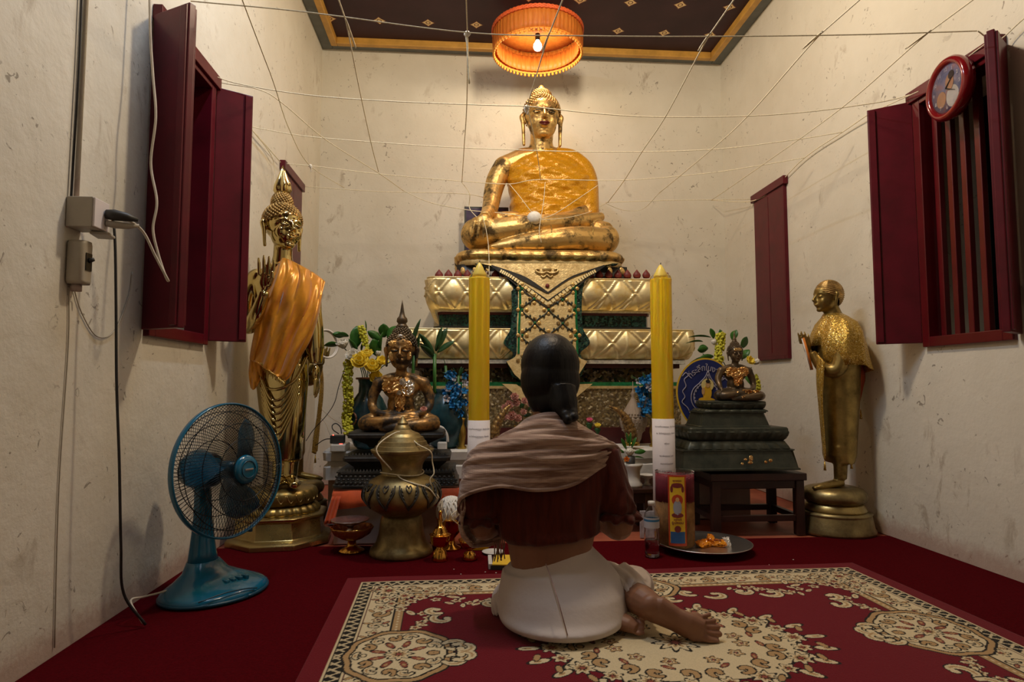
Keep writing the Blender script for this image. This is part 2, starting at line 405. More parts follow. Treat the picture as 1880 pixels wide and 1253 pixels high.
# ------------------------------------------------------------------ figure helpers
def RZ(a): return Matrix.Rotation(a, 3, 'Z')
def head(mb, c, h, R=None, ears=True, lobe=.36):
    """stylised head facing -y in its own frame; c = middle of the face height, h = chin to crown"""
    R = R or Matrix.Identity(3); c = Vector(c)
    P = lambda x, y, z: c + R @ Vector((x*h, y*h, z*h))
    E_ = lambda x, y, z, a, b_, d: mb.ell(P(x, y, z), (a*h, b_*h, d*h), R)
    E_(0, .03, .10, .355, .41, .39); E_(0, -.09, -.15, .285, .30, .32); E_(0, -.27, -.40, .12, .09, .075)
    E_(0, -.14, -.30, .20, .20, .15); E_(0, -.20, .16, .27, .19, .20)
    for s in (-1, 1):
        E_(s*.15, -.24, -.15, .13, .12, .15)
        mb.tube([P(s*.035, -.385, .055), P(s*.13, -.375, .105), P(s*.23, -.31, .085), P(s*.29, -.22, .03)], [.016*h, .02*h, .018*h, .012*h], 8)
        E_(s*.14, -.325, -.005, .085, .06, .042)
        mb.ell(P(s*.045, -.44, -.145), (.035*h, .035*h, .028*h), R, 12, 8)
        if ears:
            mb.tube(catmull([P(s*.355, .05, .14), P(s*.405, .07, .06), P(s*.385, .05, -.08), P(s*.375, .03, -.14-lobe*.5), P(s*.37, .02, -.14-lobe)], 4),
                    lerpr([.035*h, .07*h, .055*h, .045*h, .042*h], 4), 10, flat=.8)
    mb.tube([P(0, -.375, .08), P(0, -.435, -.03), P(0, -.495, -.13)], [.028*h, .036*h, .048*h], 12)
    E_(0, -.385, -.235, .10, .05, .020); E_(0, -.38, -.278, .080, .05, .024)
    return mb
def hair_curls(c, h, R=None, n=420, cr=.034, top=.26, pt=.13, hl=0.0, ush=(.0, .08, .44)):
    R = R or Matrix.Identity(3); c = Vector(c); mb = MB()
    P = lambda x, y, z: c + R @ Vector((x*h, y*h, z*h))
    mb.ell(P(0, .05, .14), (.37*h, .41*h, .375*h), R, 28, 18)
    # keep only above the hair line
    keep = []
    inv = R.transposed()
    def above(p, m_=0): q = inv @ (p-c)/h; return q.z > hl - .42*(q.y) - m_
    nv = MB(); nv.v = mb.v; nv.f = [f for f in mb.f if all(above(mb.v[i]) for i in f)]; mb = nv
    g = math.pi*(3-math.sqrt(5))
    def bead(p, r): mb.ell(p, r*h, None, 6, 4)
    for i in range(n):
        z = 1-2*(i+.5)/n; r = math.sqrt(1-z*z); a = g*i
        p = P(.375*r*math.cos(a), .05+.415*r*math.sin(a), .14+.38*z)
        if above(p): bead(p, cr)
    k = int(n*.35); ux, uy, uz = ush
    mb.ell(P(ux, uy, uz), (top*.82*h, top*.82*h, pt*1.5*h), R, 16, 10)
    for i in range(k):
        z = 1-1.3*(i+.5)/k; r = math.sqrt(max(0, 1-z*z)); a = g*i
        bead(P(ux+top*.84*r*math.cos(a), uy+top*.84*r*math.sin(a), uz+pt*1.55*z), cr)
    return mb
def fingers(mb, base, d, side, up, L, r, n=4, curl=0, spread=.15, lens=(.86, 1, .95, .78)):
    """n separate fingers from the palm end: base middle, direction d, side axis, up = palm normal"""
    base, d, side, up = Vector(base), Vector(d).normalized(), Vector(side).normalized(), Vector(up).normalized()
    for k in range(n):
        o = (k-(n-1)/2); b0 = base + side*o*r*2.45
        dd = (d + side*o*spread*.3).normalized(); l = L*lens[k]
        p1 = b0 + dd*l*.42; p2 = p1 + (dd*math.cos(curl)+up*math.sin(curl))*l*.32; p3 = p2 + (dd*math.cos(curl*1.8)+up*math.sin(curl*1.8))*l*.26
        mb.tube([b0-dd*r, p1, p2, p3], [r, r*.95, r*.85, r*.55], 8)
def rrect(wx, wy, r, n):
    """n points around a rounded rectangle with half sizes wx, wy"""
    pts = []; r = min(r, wx*.99, wy*.99)
    segs = [((wx-r, -wy), (wx-r, -wy)), ]
    L = [2*(wx-r), math.pi*r/2, 2*(wy-r), math.pi*r/2]*2; T = sum(L)
    for i in range(n):
        s = T*i/n; k = 0
        while s > L[k]: s -= L[k]; k += 1
        if k == 0: p = (-(wx-r)+s, -wy)
        elif k == 1: a = s/r; p = (wx-r+r*math.sin(a), -wy+r-r*math.cos(a))
        elif k == 2: p = (wx, -(wy-r)+s)
        elif k == 3: a = s/r; p = (wx-r+r*math.cos(a), wy-r+r*math.sin(a))
        elif k == 4: p = (wx-r-s, wy)
        elif k == 5: a = s/r; p = (-(wx-r)-r*math.sin(a), wy-r+r*math.cos(a))
        elif k == 6: p = (-wx, wy-r-s)
        else: a = s/r; p = (-(wx-r)-r*math.cos(a), -(wy-r)-r*math.sin(a))
        pts.append((p[0], p[1], T*i/n/T))
    return pts
def slab(mb, c, wx, wy, prof, r=.03, n=64, dis=None):
    """profile [(offset outwards, z)] swept around a rounded rectangle"""
    rs = []; c = Vector(c)
    for (o, z) in prof:
        ring = []
        for (x, y, s) in rrect(wx+o, wy+o, max(.002, r+o*.5), n):
            ring.append(c + Vector((x, y, z)))
        rs.append(ring)
    if dis:
        m_ = len(rs); T = 4*(wx+wy)
        for i, ring in enumerate(rs):
            for j in range(n):
                q = ring[j]-c; nrm = Vector((q.x/wx if abs(q.x/wx) > abs(q.y/wy) else 0, q.y/wy if abs(q.y/wy) >= abs(q.x/wx) else 0, 0))
                if nrm.length > 0: nrm.normalize()
                ring[j] = ring[j] + nrm*dis(T*j/n, i/(m_-1))
    return mb.rings(rs)
def ngon_plate(pts3, thick, name, mat, parent, origin, nrm=Vector((0, -1, 0))):
    """a solid plate from an outline (points given front face, extruded away from nrm)"""
    n = len(pts3); o = Vector(origin)
    front = [Vector(p)-o for p in pts3]; back = [p - nrm*thick for p in front]
    area = sum(front[i].x*front[(i+1) % n].z-front[(i+1) % n].x*front[i].z for i in range(n))
    vs = front+back
    f1 = tuple(range(n)); f2 = tuple(range(2*n-1, n-1, -1))
    fs = [f1, f2]+[(i, i+n, (i+1) % n+n, (i+1) % n) for i in range(n)]
    if area < 0: fs = [tuple(reversed(f)) for f in fs]
    bm = bmesh.new(); bv = [bm.verts.new(v) for v in vs]
    for f in fs: bm.faces.new([bv[i] for i in f])
    bmesh.ops.triangulate(bm, faces=[f for f in bm.faces if len(f.verts) > 4]); bmesh.ops.recalc_face_normals(bm, faces=bm.faces[:])
    me = bpy.data.meshes.new(name); bm.to_mesh(me); bm.free(); me.materials.append(M[mat])
    ob = bpy.data.objects.new(name, me); COL.objects.link(ob); ob.parent = parent
    return ob
def dup(root, loc, label=None, group=None, rz=None, scale=None):
    r = root.copy(); COL.objects.link(r); r.location = loc
    if label: r['label'] = label
    if group: r['group'] = group
    if rz is not None: r.rotation_euler = (0, 0, rz)
    if scale is not None: r.scale = (scale,)*3
    for ch in list(root.children):
        c_ = ch.copy(); COL.objects.link(c_); c_.parent = r
        for g_ in ch.children:
            d_ = g_.copy(); COL.objects.link(d_); d_.parent = c_
    return r
# ================================================================== LEDGE AND ALTAR
LZ = .40
lg = thing('stone_ledge', ((-.752+1.65)/2, 3.65, 0), 'long low white plastered ledge running across the room under the altar', 'ledge')
lx0, lx1 = -.752-lg.location.x, 1.65-lg.location.x
body = MB(); slab(body, (0, 0, 0), (lx1-lx0)/2-.03, .10+.0, [(0, .001), (0, .30)], .01, 48); body.build('ledge_wall', 'pink_plaster', lg)
bw = MB().box((0, .28, .16), ((lx1-lx0)-.06, .8, .31)); bw.build('ledge_core', 'pink_plaster', lg, False)
sl = MB(); slab(sl, (0, .12, 0), (lx1-lx0)/2, .30, [(-.03, .245), (0, .25), (.0, .315), (-.015, .325), (-.02, .345), (0, .35), (.004, LZ-.008), (-.006, LZ)], .03, 160, lambda s, t: .006*math.sin(s*23)+.004*math.sin(s*51+2))
autosmooth(sl.build('ledge_slab', 'white_stone', lg), 30)

AX = at(1000, 600, 3.9).x; AYF = 3.84
altar = thing('tiered_altar', (AX, 4.4, LZ), 'wide gold and green tiered altar with lotus petal bands carrying the large seated Buddha', 'altar')
AO = Vector(altar.location)
def zpx(y, Y): return at(1000, y, Y).z - LZ
def wpx(x0, x1, Y): return (at(x1, 600, Y).x-at(x0, 600, Y).x)/2
YBK = 4.93
def tier(name, yf, px0, px1, prof, mat, r=.03, n=96, dis=None, smooth=True, off=0):
    wy = (YBK-yf)/2; wx = wpx(px0, px1, yf); cx = (at(px0, 600, yf).x+at(px1, 600, yf).x)/2-AO.x
    mb = MB(); slab(mb, (cx, (yf+YBK)/2-AO.y, 0), wx, wy, prof, r, n, dis)
    o = mb.build(name, mat, altar, smooth); return autosmooth(o, 35) if not dis else o
# plinth, mosaic panel
tier('plinth', 3.80, 742, 1258, [(0, 0.0005), (0, zpx(786, 3.80)), ], 'dark_red_wood')
tier('mosaic_panel', 3.835, 752, 1250, [(0, zpx(790, 3.835)), (0, zpx(713, 3.835))], 'mosaic_gold')
tier('gold_strip', 3.825, 750, 1252, [(0, zpx(714, 3.825)), (0, zpx(709, 3.825))], 'gold_carved')
tier('green_strip', 3.83, 752, 1250, [(0, zpx(709, 3.83)), (0, zpx(702, 3.83))], 'green_glass')
tier('mosaic_recess', 3.90, 770, 1232, [(0, zpx(703, 3.9)), (0, zpx(664, 3.9))], 'mosaic_brown')
tier('red_fillet', 3.865, 750, 1250, [(0, zpx(676, 3.865)), (0, zpx(668, 3.865))], 'dark_red_wood')
tier('pearl_trim', 3.84, 740, 1262, [(0, zpx(668, 3.84)), (0, zpx(661, 3.84))], 'pearl')
def band_prof(y0, y1, Y, out):
    z0, z1 = zpx(y1, Y), zpx(y0, Y); H = z1-z0; pr = [(-.03, z0)]
    for k in range(49):
        t = k/48; pr.append((out*(math.sin(math.pi/2*min(1, t*1.9+.02))**.8)*(1-.35*max(0, t-.5)**1.5)-.004, z0+H*.96*t))
    pr += [(out*.80, z0+H*.965), (out*.84, z0+H*.97), (out*.84, z1), (out*.2, z1+.001)]
    return pr
def petals(p, amp, ph=0):
    def f(s, t):
        if t > .90 or t < .03: return 0
        a, b_ = (s/p+t*.95+ph), (s/p-t*.95+ph)
        ra, rb = abs(math.sin(math.pi*a)), abs(math.sin(math.pi*b_))
        pil = (ra*rb)**.5
        ridge = max(math.exp(-(ra/.13)**2), math.exp(-(rb/.13)**2))
        mid = math.exp(-(math.sin(math.pi*s/p)/.10)**2)*.35
        return amp*(1.1*pil+.75*ridge+mid)-amp*.6
    return f
tier('lotus_band', 3.85, 738, 1262, band_prof(605, 660, 3.85, .05), 'gold_leaf', .04, 720, petals(.185, .024))
tier('dark_lip', 3.93, 795, 1200, [(0, zpx(606, 3.93)), (0, zpx(601, 3.93)), (-.02, zpx(599, 3.93))], 'black_lacquer')
tier('green_recess', 3.955, 806, 1192, [(0, zpx(601, 3.955)), (0, zpx(578, 3.955))], 'mosaic_green')
tier('red_fillet', 3.945, 803, 1195, [(0, zpx(579, 3.945)), (0, zpx(574, 3.945))], 'dark_red_wood')
tier('pearl_trim', 3.93, 798, 1200, [(0, zpx(574, 3.93)), (0, zpx(569, 3.93))], 'pearl')
for k in range(9):
    xx = 815+k*44
    if abs(xx-1005) > 60: MB().box(Vector((at(xx, 590, 3.953).x, 3.953, at(xx, 590, 3.953).z))-AO, (.05, .012, .07)).build('glass_tile', 'mosaic_green', altar, False)
tier('lotus_band', 3.90, 795, 1208, band_prof(512, 570, 3.90, .05), 'gold_leaf', .04, 600, petals(.165, .024, .4))
tier('red_top', 3.915, 800, 1203, [(0, zpx(513, 3.915)), (0, zpx(510, 3.915))], 'dark_red_wood')
spike = None
for k in range(23):
    xx = 806+k*17.3
    if 935 < xx < 1072: continue
    p = at(xx, 511, 3.93); c_ = p-AO
    if spike is None:
        spike = MB().lathe([(.0, 0), (.020, .001), (.026, .014), (.024, .026), (.012, .042), (.001, .055)], 10, sy=.8).build('lotus_spike', 'red_spike', altar); o = spike
    else: o = spike.copy(); COL.objects.link(o); o.parent = altar
    o.location = c_
tier('black_recess', 4.02, 838, 1155, [(.03, zpx(512, 4.02)), (.0, zpx(498, 4.02)), (0, zpx(488, 4.02))], 'black_lacquer')
lf = None
for k in range(14):
    xx = 850+k*22.5
    if 925 < xx < 1080: continue
    p = at(xx, 498, 3.995)-AO
    if lf is None:
        lf = MB().ell((0, 0, 0), (.016, .005, .026), None, 10, 8).build('gilt_leaf', 'gold_old', altar); o = lf
    else: o = lf.copy(); COL.objects.link(o); o.parent = altar
    o.location = p; o.rotation_euler = (0, random.uniform(-.5, .5), 0)
# round cushion seat under the Buddha
def cushion(y0, y1, Y, out, a, c_):
    z0, z1 = zpx(y1, Y), zpx(y0, Y); pr = []
    for k in range(13):
        t = k/12; pr.append((out*math.sin(math.pi*t)**.55, z0+(z1-z0)*t))
    return pr
tier('seat_lip', 3.985, 843, 1149, [(0, zpx(488, 3.985)), (.006, zpx(484, 3.985)), (.004, zpx(479, 3.985)), (-.012, zpx(474, 3.985))], 'gold_carved', .12)
def scal(s, t): return .012*abs(math.sin(s*math.pi/.085))*(1 if t < .55 else .25)
tier('lotus_seat', 4.0, 846, 1143, cushion(459, 480, 4.0, .035, 0, 0), 'gold_old', .14, 400, scal)
# ---- carved hanging panel on the altar front
def ppl(x, y, d=0): return at(x, y, 3.86-.13*(y-487)/213-d)
def outline(pts, d): return [ppl(x, y, d) for x, y in pts]
def curve2(pts, n=6): return [(p.x, p.y) for p in catmull([(a, b_, 0) for a, b_ in pts], n)]
outer_l = curve2([(872, 484), (905, 492), (928, 508), (938, 530), (940, 575), (937, 605), (925, 630), (942, 648), (936, 662), (930, 664)], 5)+[(940, 690), (965, 705)]
outer_r = [(2008-x, y) for x, y in outer_l]
ngon_plate(outline(outer_l+outer_r[::-1], -.012), .08, 'panel_backing', 'mosaic_green', altar, AO)
in_l = curve2([(884, 484), (918, 493), (938, 508), (950, 522), (951, 560), (949, 600), (949, 640), (946, 655), (930, 664)], 5)+curve2([(945, 688), (968, 706), (1004, 716)], 5)
in_r = [(2008-x, y) for x, y in in_l]
ngon_plate(outline(in_l+in_r[::-1], .004), .03, 'carved_panel', 'gold_carved', altar, AO)
lo = [(935, 706), (944, 706), (1004, 752), (1064, 706), (1073, 706), (1088, 706), (1004, 772), (922, 706)]
ngon_plate(outline([(922, 705), (948, 706), (1004, 748), (1060, 706), (1088, 705), (1004, 775)], .01), .03, 'lower_pendant', 'gold_carved', altar, AO)
def strip(pts, wpx_, name, mat, d=.008, th=.008):
    a = []; b_ = []
    for i, (x, y) in enumerate(pts):
        x0, y0 = pts[max(0, i-1)]; x1, y1 = pts[min(len(pts)-1, i+1)]; L = math.hypot(x1-x0, y1-y0) or 1
        nx, ny = -(y1-y0)/L*wpx_/2, (x1-x0)/L*wpx_/2
        a.append((x+nx, y+ny)); b_.append((x-nx, y-ny))
    return ngon_plate(outline(a+b_[::-1], d), th, name, mat, altar, AO)
for sg in (0, 1):
    fx_ = (lambda q: [(2012-x, y) for x, y in q]) if sg else (lambda q: q)
    strip(fx_([(955, 520), (955, 560), (953, 605), (952, 650)]), 4, 'green_edge', 'green_glass')
    for off, wd, mt in ((0, 3.2, 'black_lacquer'), (14.5, 2.4, 'black_lacquer'), (28, 2.4, 'black_lacquer')):
        dd = 538-0+off
        pts = curve2([(902+off*.2, 488+off*.15), (938-off*.10, 500+off*.45), (968, 518-12+off*1.0+6), (1006, dd)], 5)
        strip(fx_(pts), wd, 'chevron_line', mt, .010, .008)
    pts = curve2([(918, 497), (940, 509), (968, 530), (1006, 559)], 6)
    for i in range(0, len(pts)-1):
        (xa, ya), (xb, yb) = pts[i], pts[i+1]
        mbk = strip(fx_([(xa+(xb-xa)*.14, ya+(yb-ya)*.14), (xa+(xb-xa)*.86, ya+(yb-ya)*.86)]), 6, 'chevron_tile', 'gold_leaf', .016, .012)
# vines (ogee lattice) and glass flowers
vine = MB()
def inside(x, y): return 957 < x < 1053 and y > 570-abs(x-1006)*.93 and y < 690 and y > 500
for k in range(-1, 6):
    run = []
    for j in range(0, 130):
        y = 500+j*1.5; x = 969.5-25.5+25.5*k + 11.2*math.sin(2*math.pi*(y-557)/48+math.pi*(k % 2))
        if inside(x, y): run.append(ppl(x, y, .010)-AO)
        else:
            if len(run) > 4: vine.tube(run, .0042, 6)
            run = []
    if len(run) > 4: vine.tube(run, .0042, 6)
for k in range(-1, 6):
    for j in range(-3, 6):
        for s in (-1, 1):
            x, y = 957+25.5*k+s*9, 569+24*j+12+((k+1) % 2)*24-24
            if inside(x, y): vine.ell(ppl(x, y, .012)-AO, (.006, .004, .011), None, 8, 6)
vine.build('vine_relief', 'bronze_green', altar)
dotc = None
for (x, y) in [(982, 593), (1033, 594), (1007, 569), (959, 569), (1054, 569), (981, 549), (1033, 551), (959, 616), (1056, 616), (959, 530), (1052, 530), (1007, 616), (982, 640), (1033, 640), (959, 662), (1054, 662)]:
    if abs(x-1006) < 30 and y < 549: continue
    fl_ = MB(); c_ = ppl(x, y, .012)-AO
    for a in range(4):
        v_ = Vector((math.cos(a*math.pi/2)*.026, 0, math.sin(a*math.pi/2)*.026)); fl_.ell(c_+v_, (.0120, .0035, .0120), None, 12, 6)
    o = fl_.build('glass_flower', 'gold_old', altar)
    MB().ell(c_, (.008, .005, .008), None, 10, 6).build('flower_centre', 'green_glass', o)
orn = MB()
for s in (-1, 1):
    orn.tube(catmull([ppl(1004, 499, .01)-AO, ppl(1004+s*9, 502, .014)-AO, ppl(1004+s*19, 499, .012)-AO, ppl(1004+s*20, 494, .01)-AO, ppl(1004+s*13, 495, .01)-AO], 4), .006, 8)
    orn.tube(catmull([ppl(1004, 504, .01)-AO, ppl(1004+s*6, 509, .012)-AO, ppl(1004+s*11, 506, .01)-AO], 4), .005, 8)
orn.ell(ppl(1004, 494, .01)-AO, (.03, .01, .014)); orn.build('cloud_relief', 'gold_carved', altar)
MB().ell(ppl(1005, 525, .01)-AO, (.013, .008, .013), None, 14, 8).build('red_stone', 'red_spike', altar)
# ================================================================== THE LARGE SEATED BUDDHA
YC = 4.35
bud_o = at(994, 458, YC)
bud = thing('seated_buddha_statue', bud_o, 'large gilded seated Buddha in a yellow robe on top of the tiered altar', 'buddha statue')
def Q(o, Y):
    def q(x, y, d=0): return at(x, y, Y+d)-Vector(o)
    return q
q = Q(bud_o, YC); s = YC/1166.3
mb = MB()
mb.ell(q(995, 428, .12), (.32, .24, .13)); mb.ell(q(998, 385, .12), (.225, .16, .20)); mb.ell(q(1000, 335, .12), (.265, .155, .20))
mb.tube([q(926, 306, .12), q(960, 294, .12), q(1000, 288, .12), q(1045, 298, .12), q(1058, 314, .12)], [.075, .085, .085, .078, .07], 14)
mb.ell(q(927, 308, .12), (.086, .085, .082)); mb.tube([q(993, 290, .12), q(994, 262, .11), q(995, 240, .11)], [.105, .082, .085], 18)
# bare right arm of the statue (left in the picture) reaching down over the knee
mb.tube(catmull([q(926, 306, .12), q(912, 330, .10), q(905, 355, .06), q(901, 378, -.02), q(896, 393, -.15), q(890, 400, -.27)], 5), lerpr([.078, .074, .066, .058, .050, .040], 5), 14)
hand0 = q(885, 409, -.325)
mb.ell(q(887, 405, -.305), (.050, .030, .042)); fingers(mb, hand0, (-.10, -.02, -1), (1, 0, 0), (0, -1, 0), .112, .0128, 4, -.12, .25)
mb.tube([q(896, 402, -.30), q(903, 409, -.32), q(906, 418, -.32)], [.016, .015, .011], 8)
# arm and hand resting in the lap
mb.tube(catmull([q(1058, 314, .12), q(1074, 350, .08), q(1078, 383, .0), q(1052, 397, -.14), q(1015, 403, -.20)], 5), lerpr([.07, .065, .058, .045, .036], 5), 14)
mb.ell(q(1000, 404, -.21), (.06, .045, .022)); fingers(mb, q(985, 404, -.22), (-1, -.1, .0), (0, 1, 0), (0, 0, 1), .10, .0125, 4, .1)
mb.tube([q(1000, 402, -.16), q(985, 398, -.17), q(975, 396, -.18)], [.016, .014, .011], 8)
# crossed legs
mb.tube(catmull([q(965, 425, .05), q(915, 424, -.02), q(878, 430, -.14)], 5), lerpr([.14, .13, .115], 5), 18)
mb.ell(q(872, 431, -.17), (.095, .10, .105))
mb.tube(catmull([q(872, 432, -.19), q(920, 424, -.27), q(985, 414, -.27), q(1045, 408, -.2), q(1078, 404, -.14)], 5), lerpr([.09, .085, .072, .056, .05], 5), 16)
mb.tube([q(1050, 408, -.19), q(1085, 402, -.1), q(1105, 398, -.04)], [.05, .045, .03], 12)
mb.tube(catmull([q(1030, 432, .05), q(1080, 434, -.02), q(1112, 438, -.12)], 5), lerpr([.14, .13, .11], 5), 18)
mb.ell(q(1114, 440, -.15), (.085, .095, .095))
mb.tube(catmull([q(1112, 442, -.2), q(1060, 438, -.30), q(1000, 442, -.33), (q(950, 447, -.33)), q(922, 451, -.31)], 5), lerpr([.085, .082, .070, .048, .036], 5), 16)
mb.tube([q(945, 449, -.33), q(915, 453, -.32), q(896, 457, -.30)], [.045, .034, .022], 12)
for k in range(5): mb.tube([q(912-k*.6, 451+k*1.6, -.335+k*.012), q(900-k*.4, 453+k*1.6, -.335+k*.014)], [.012, .010], 8)
hc, hh = q(995, 219, .08), 92*s*1.03
head(mb, hc, hh, lobe=.42)
blend(mb.build('body', 'gold_old', bud), .0055, 6)
H = lambda x, y, z: hc + Vector((x, y, z))*hh
# anklet lines, eyes and lips
an = MB()
for (x, y, d, r, L) in ((1086, 428, -.26, 17, .0), (1010, 427, -.30, 13, 0), (974, 411, -.27, 14, 0)): MB().tube([q(x+1.5, y-r, d-.03), q(x+3, y-r*.4, d-.085), q(x+2, y+r*.4, d-.088), q(x-1, y+r*.95, d-.04)], .004, 6).build('robe_hem_line', 'gold_dull', bud)
for s_ in (-1, 1):
    e_ = MB().tube(catmull([H(s_*.075, -.392, -.018), H(s_*.14, -.394, -.028), H(s_*.205, -.357, -.015)], 4), lerpr([.003, .0075, .003], 4), 8, flat=.55).build('eye', 'eye_dark', bud)
    MB().ell(H(s_*.165, -.392, -.026), (.014*hh, .008*hh, .007*hh), None, 10, 6).build('eye_white', 'eye_white', e_)
    MB().tube(catmull([H(s_*.05, -.40, .004), H(s_*.14, -.402, .022), H(s_*.225, -.35, .005)], 4), .0035, 6).build('eyelid_line', 'eye_dark', bud)
lp = MB()
lp.tube(catmull([H(-.105, -.408, -.245), H(-.05, -.44, -.235), H(0, -.446, -.245), H(.05, -.44, -.235), H(.105, -.408, -.245)], 4), lerpr([.003, .008, .008, .008, .003], 4), 8)
lp.tube(catmull([H(-.09, -.408, -.255), H(0, -.444, -.285), H(.09, -.408, -.255)], 5), lerpr([.003, .009, .003], 5), 8)
lp.build('lips', 'lip_red', bud)
hair_curls(hc+Vector((0, 0, -.0)), hh, n=620, cr=.025, hl=.045, top=.24, pt=.10, ush=(0, .08, .50)).build('hair', 'gold_hair', bud)
MB().lathe([(.001, 0), (.05, .0), (.06, .02), (.045, .045), (.02, .06), (.001, .065)], 16, tuple(H(0, .08, .575)), sx=.5, sy=.5).build('finial', 'gold_hair', bud)
# robe
def robe_shell(rows, q, depth, amp=.008, n=120, seed=1, yb=.12, fr=1):
    r = random.Random(seed); ph = [r.uniform(0, 6) for _ in range(6)]; rs = []
    pts = catmull([(a, b_, 0) for (_, a, b_) in rows], 5); ys = catmull([(y, dd, 0) for (y, _, _), dd in zip(rows, depth)], 5)
    for i, (p, yy) in enumerate(zip(pts, ys)):
        y = yy.x; l, r_ = q(p.x, y, yb), q(p.y, y, yb); cx, hw, hd = (l.x+r_.x)/2, (r_.x-l.x)/2, yy.y; ring = []
        for j in range(n):
            a = 2*math.pi*j/n
            u_ = math.cos(a)*1.0; w_ = y*.02
            wr = amp*(math.sin(5*u_+w_*9+ph[0])+.7*math.sin(11*u_-w_*14+ph[1])+.5*math.sin(19*u_+w_*23+ph[2])+.4*math.sin(w_*41+8*u_+ph[3]))*fr
            e_ = .86
            ca, sa = math.copysign(abs(math.cos(a))**e_, math.cos(a)), math.copysign(abs(math.sin(a))**e_, math.sin(a))
            ring.append(Vector((cx+(hw+wr*.4)*ca, (l.y)+(hd+wr)*sa, l.z)))
        rs.append(ring)
    return MB().rings(rs)
rows = [(278, 978, 1020), (284, 966, 1036), (294, 950, 1054), (310, 934, 1072), (330, 930, 1085), (350, 934, 1091), (370, 937, 1096), (392, 936, 1098), (408, 930, 1097), (416, 934, 1090)]
rb = robe_shell(rows, q, [.075, .09, .125, .17, .20, .205, .21, .235, .25, .24], .008)
rb.tube(catmull([q(1018, 290, .10), q(1044, 297, .11), q(1066, 313, .10), q(1077, 334, .08), q(1080, 360, .03), q(1081, 388, -.03), q(1078, 402, -.06)], 6), lerpr([.075, .092, .090, .080, .074, .070, .045], 6), 18)
o = blend(rb.build('robe', 'robe_brocade', bud), .007, 2)
fold = MB()
fold.tube(catmull([q(990, 398, -.16), q(960, 402, -.20), q(935, 410, -.19), q(915, 414, -.14)], 6), lerpr([.02, .03, .03, .012], 6), 12, flat=.5)
fold.tube(catmull([q(1000, 392, -.15), q(965, 395, -.16), q(938, 402, -.12), q(925, 410, -.08)], 6), lerpr([.02, .035, .04, .02], 6), 12, flat=.5)
blend(fold.build('robe_fold', 'robe_brocade', bud), .008, 3)
# white ball of thread in the lap
bo = at(981, 401, YC-.33)
tb = thing('thread_ball', bo-Vector((0, 0, .045)), 'small white ball of sacred thread lying in the lap of the large Buddha', 'thread ball')
MB().ell((0, 0, .045), (.048, .048, .045), None, 24, 16).build('ball', 'thread_white', tb)
# framed picture leaning behind the big Buddha
po = at(893, 425, 4.80); po.z = at(1000, 459, 4.0).z+.001
pf = thing('picture_frame', po, 'dark purple framed picture standing on the altar behind the large Buddha arm', 'picture frame')
pw, ph_ = 82*4.8/1166, 48*4.8/1166+.30
bevel(MB().box((0, 0, ph_/2), (pw, .02, ph_)).build('frame', 'black_lacquer', pf, False), .003)
simple('purple_print', (.05, .03, .08), .25, var=.5, nscale=16)
MB().box((0, -.011, ph_/2), (pw-.03, .004, ph_-.03)).build('picture', 'purple_print', pf, False)
# ================================================================== HANGING CANOPY AND BULB
m, nt, b = new_mat('canopy_silk'); setp(b, rough=.55); 
v = coords(nt, (1, 1, .15)); nt.links.new(ramp(nt, noise(nt, v, 60, 3), [(.3, (.52, .155, .016)), (.7, (.72, .27, .04))]), b.inputs['Base Color'])
tr = nt.nodes.new('ShaderNodeBsdfTranslucent'); tr.inputs['Color'].default_value = (.85, .36, .06, 1); ms = nt.nodes.new('ShaderNodeMixShader'); ms.inputs[0].default_value = .35
out = nt.nodes['Material Output']; nt.links.new(b.outputs[0], ms.inputs[1]); nt.links.new(tr.outputs[0], ms.inputs[2]); nt.links.new(ms.outputs[0], out.inputs[0])
simple('canopy_trim', (.62, .10, .02), .6, var=.3, nscale=60)
simple('tassel_yellow', (.85, .34, .04), .7)
CY, CR, CZ0, CZ1 = 4.33, .312, 3.11, 3.275
co = at(987, 70, CY); co.z = ZC-.001
can = thing('ceiling_canopy', co, 'orange pleated round cloth canopy with ball fringe hanging from the ceiling above the large Buddha', 'canopy')
pl = lambda n_, a_: (lambda a, z: 1+a_*math.sin(n_*a)+a_*.5*math.sin(n_*2.7*a))
zz = lambda z: z-ZC
o = MB().lathe([(CR*1.0, zz(CZ0)), (CR*1.015, zz(CZ0+.05)), (CR*1.02, zz(CZ0+.10)), (CR*1.0, zz(CZ1))], 240, cap=False, mod=pl(60, .008)).build('drum', 'canopy_silk', can); solid(o, .003)
o = MB().lathe([(.02, zz(CZ1+.03)), (CR*.6, zz(CZ1+.02)), (CR*.98, zz(CZ1))], 120, cap=False, mod=pl(40, .004)).build('canopy_top', 'canopy_silk', can); solid(o, .003)
o = MB().lathe([(CR*.93, zz(CZ0+.012)), (CR*.94, zz(CZ0+.06)), (CR*.95, zz(CZ0+.13))], 240, cap=False, mod=pl(48, .008)).build('inner_lining', 'canopy_silk', can); solid(o, .003)
br = MB()
for k in range(3): br.tube([(CR*1.025*math.cos(a/40*2*math.pi), CR*1.025*math.sin(a/40*2*math.pi), zz(CZ1-.012-.0*k)+.010*math.sin(a*2.5+k*2.1)) for a in range(0, 41)] if 0 else [(CR*1.03*math.cos(a/160*2*math.pi), CR*1.03*math.sin(a/160*2*math.pi), zz(CZ1-.014)+.010*math.sin(a*.9+k*2.1)) for a in range(0, 161)], .007, 6)
br.build('braided_trim', 'canopy_trim', can)
fr = MB()
for k in range(64):
    a = 2*math.pi*k/64; p = Vector((CR*math.cos(a), CR*math.sin(a), zz(CZ0)-.012)); fr.ell(p, (.010, .010, .011), None, 8, 6).tube([p+Vector((0, 0, .005)), p+Vector((0, 0, .018))], .003, 5)
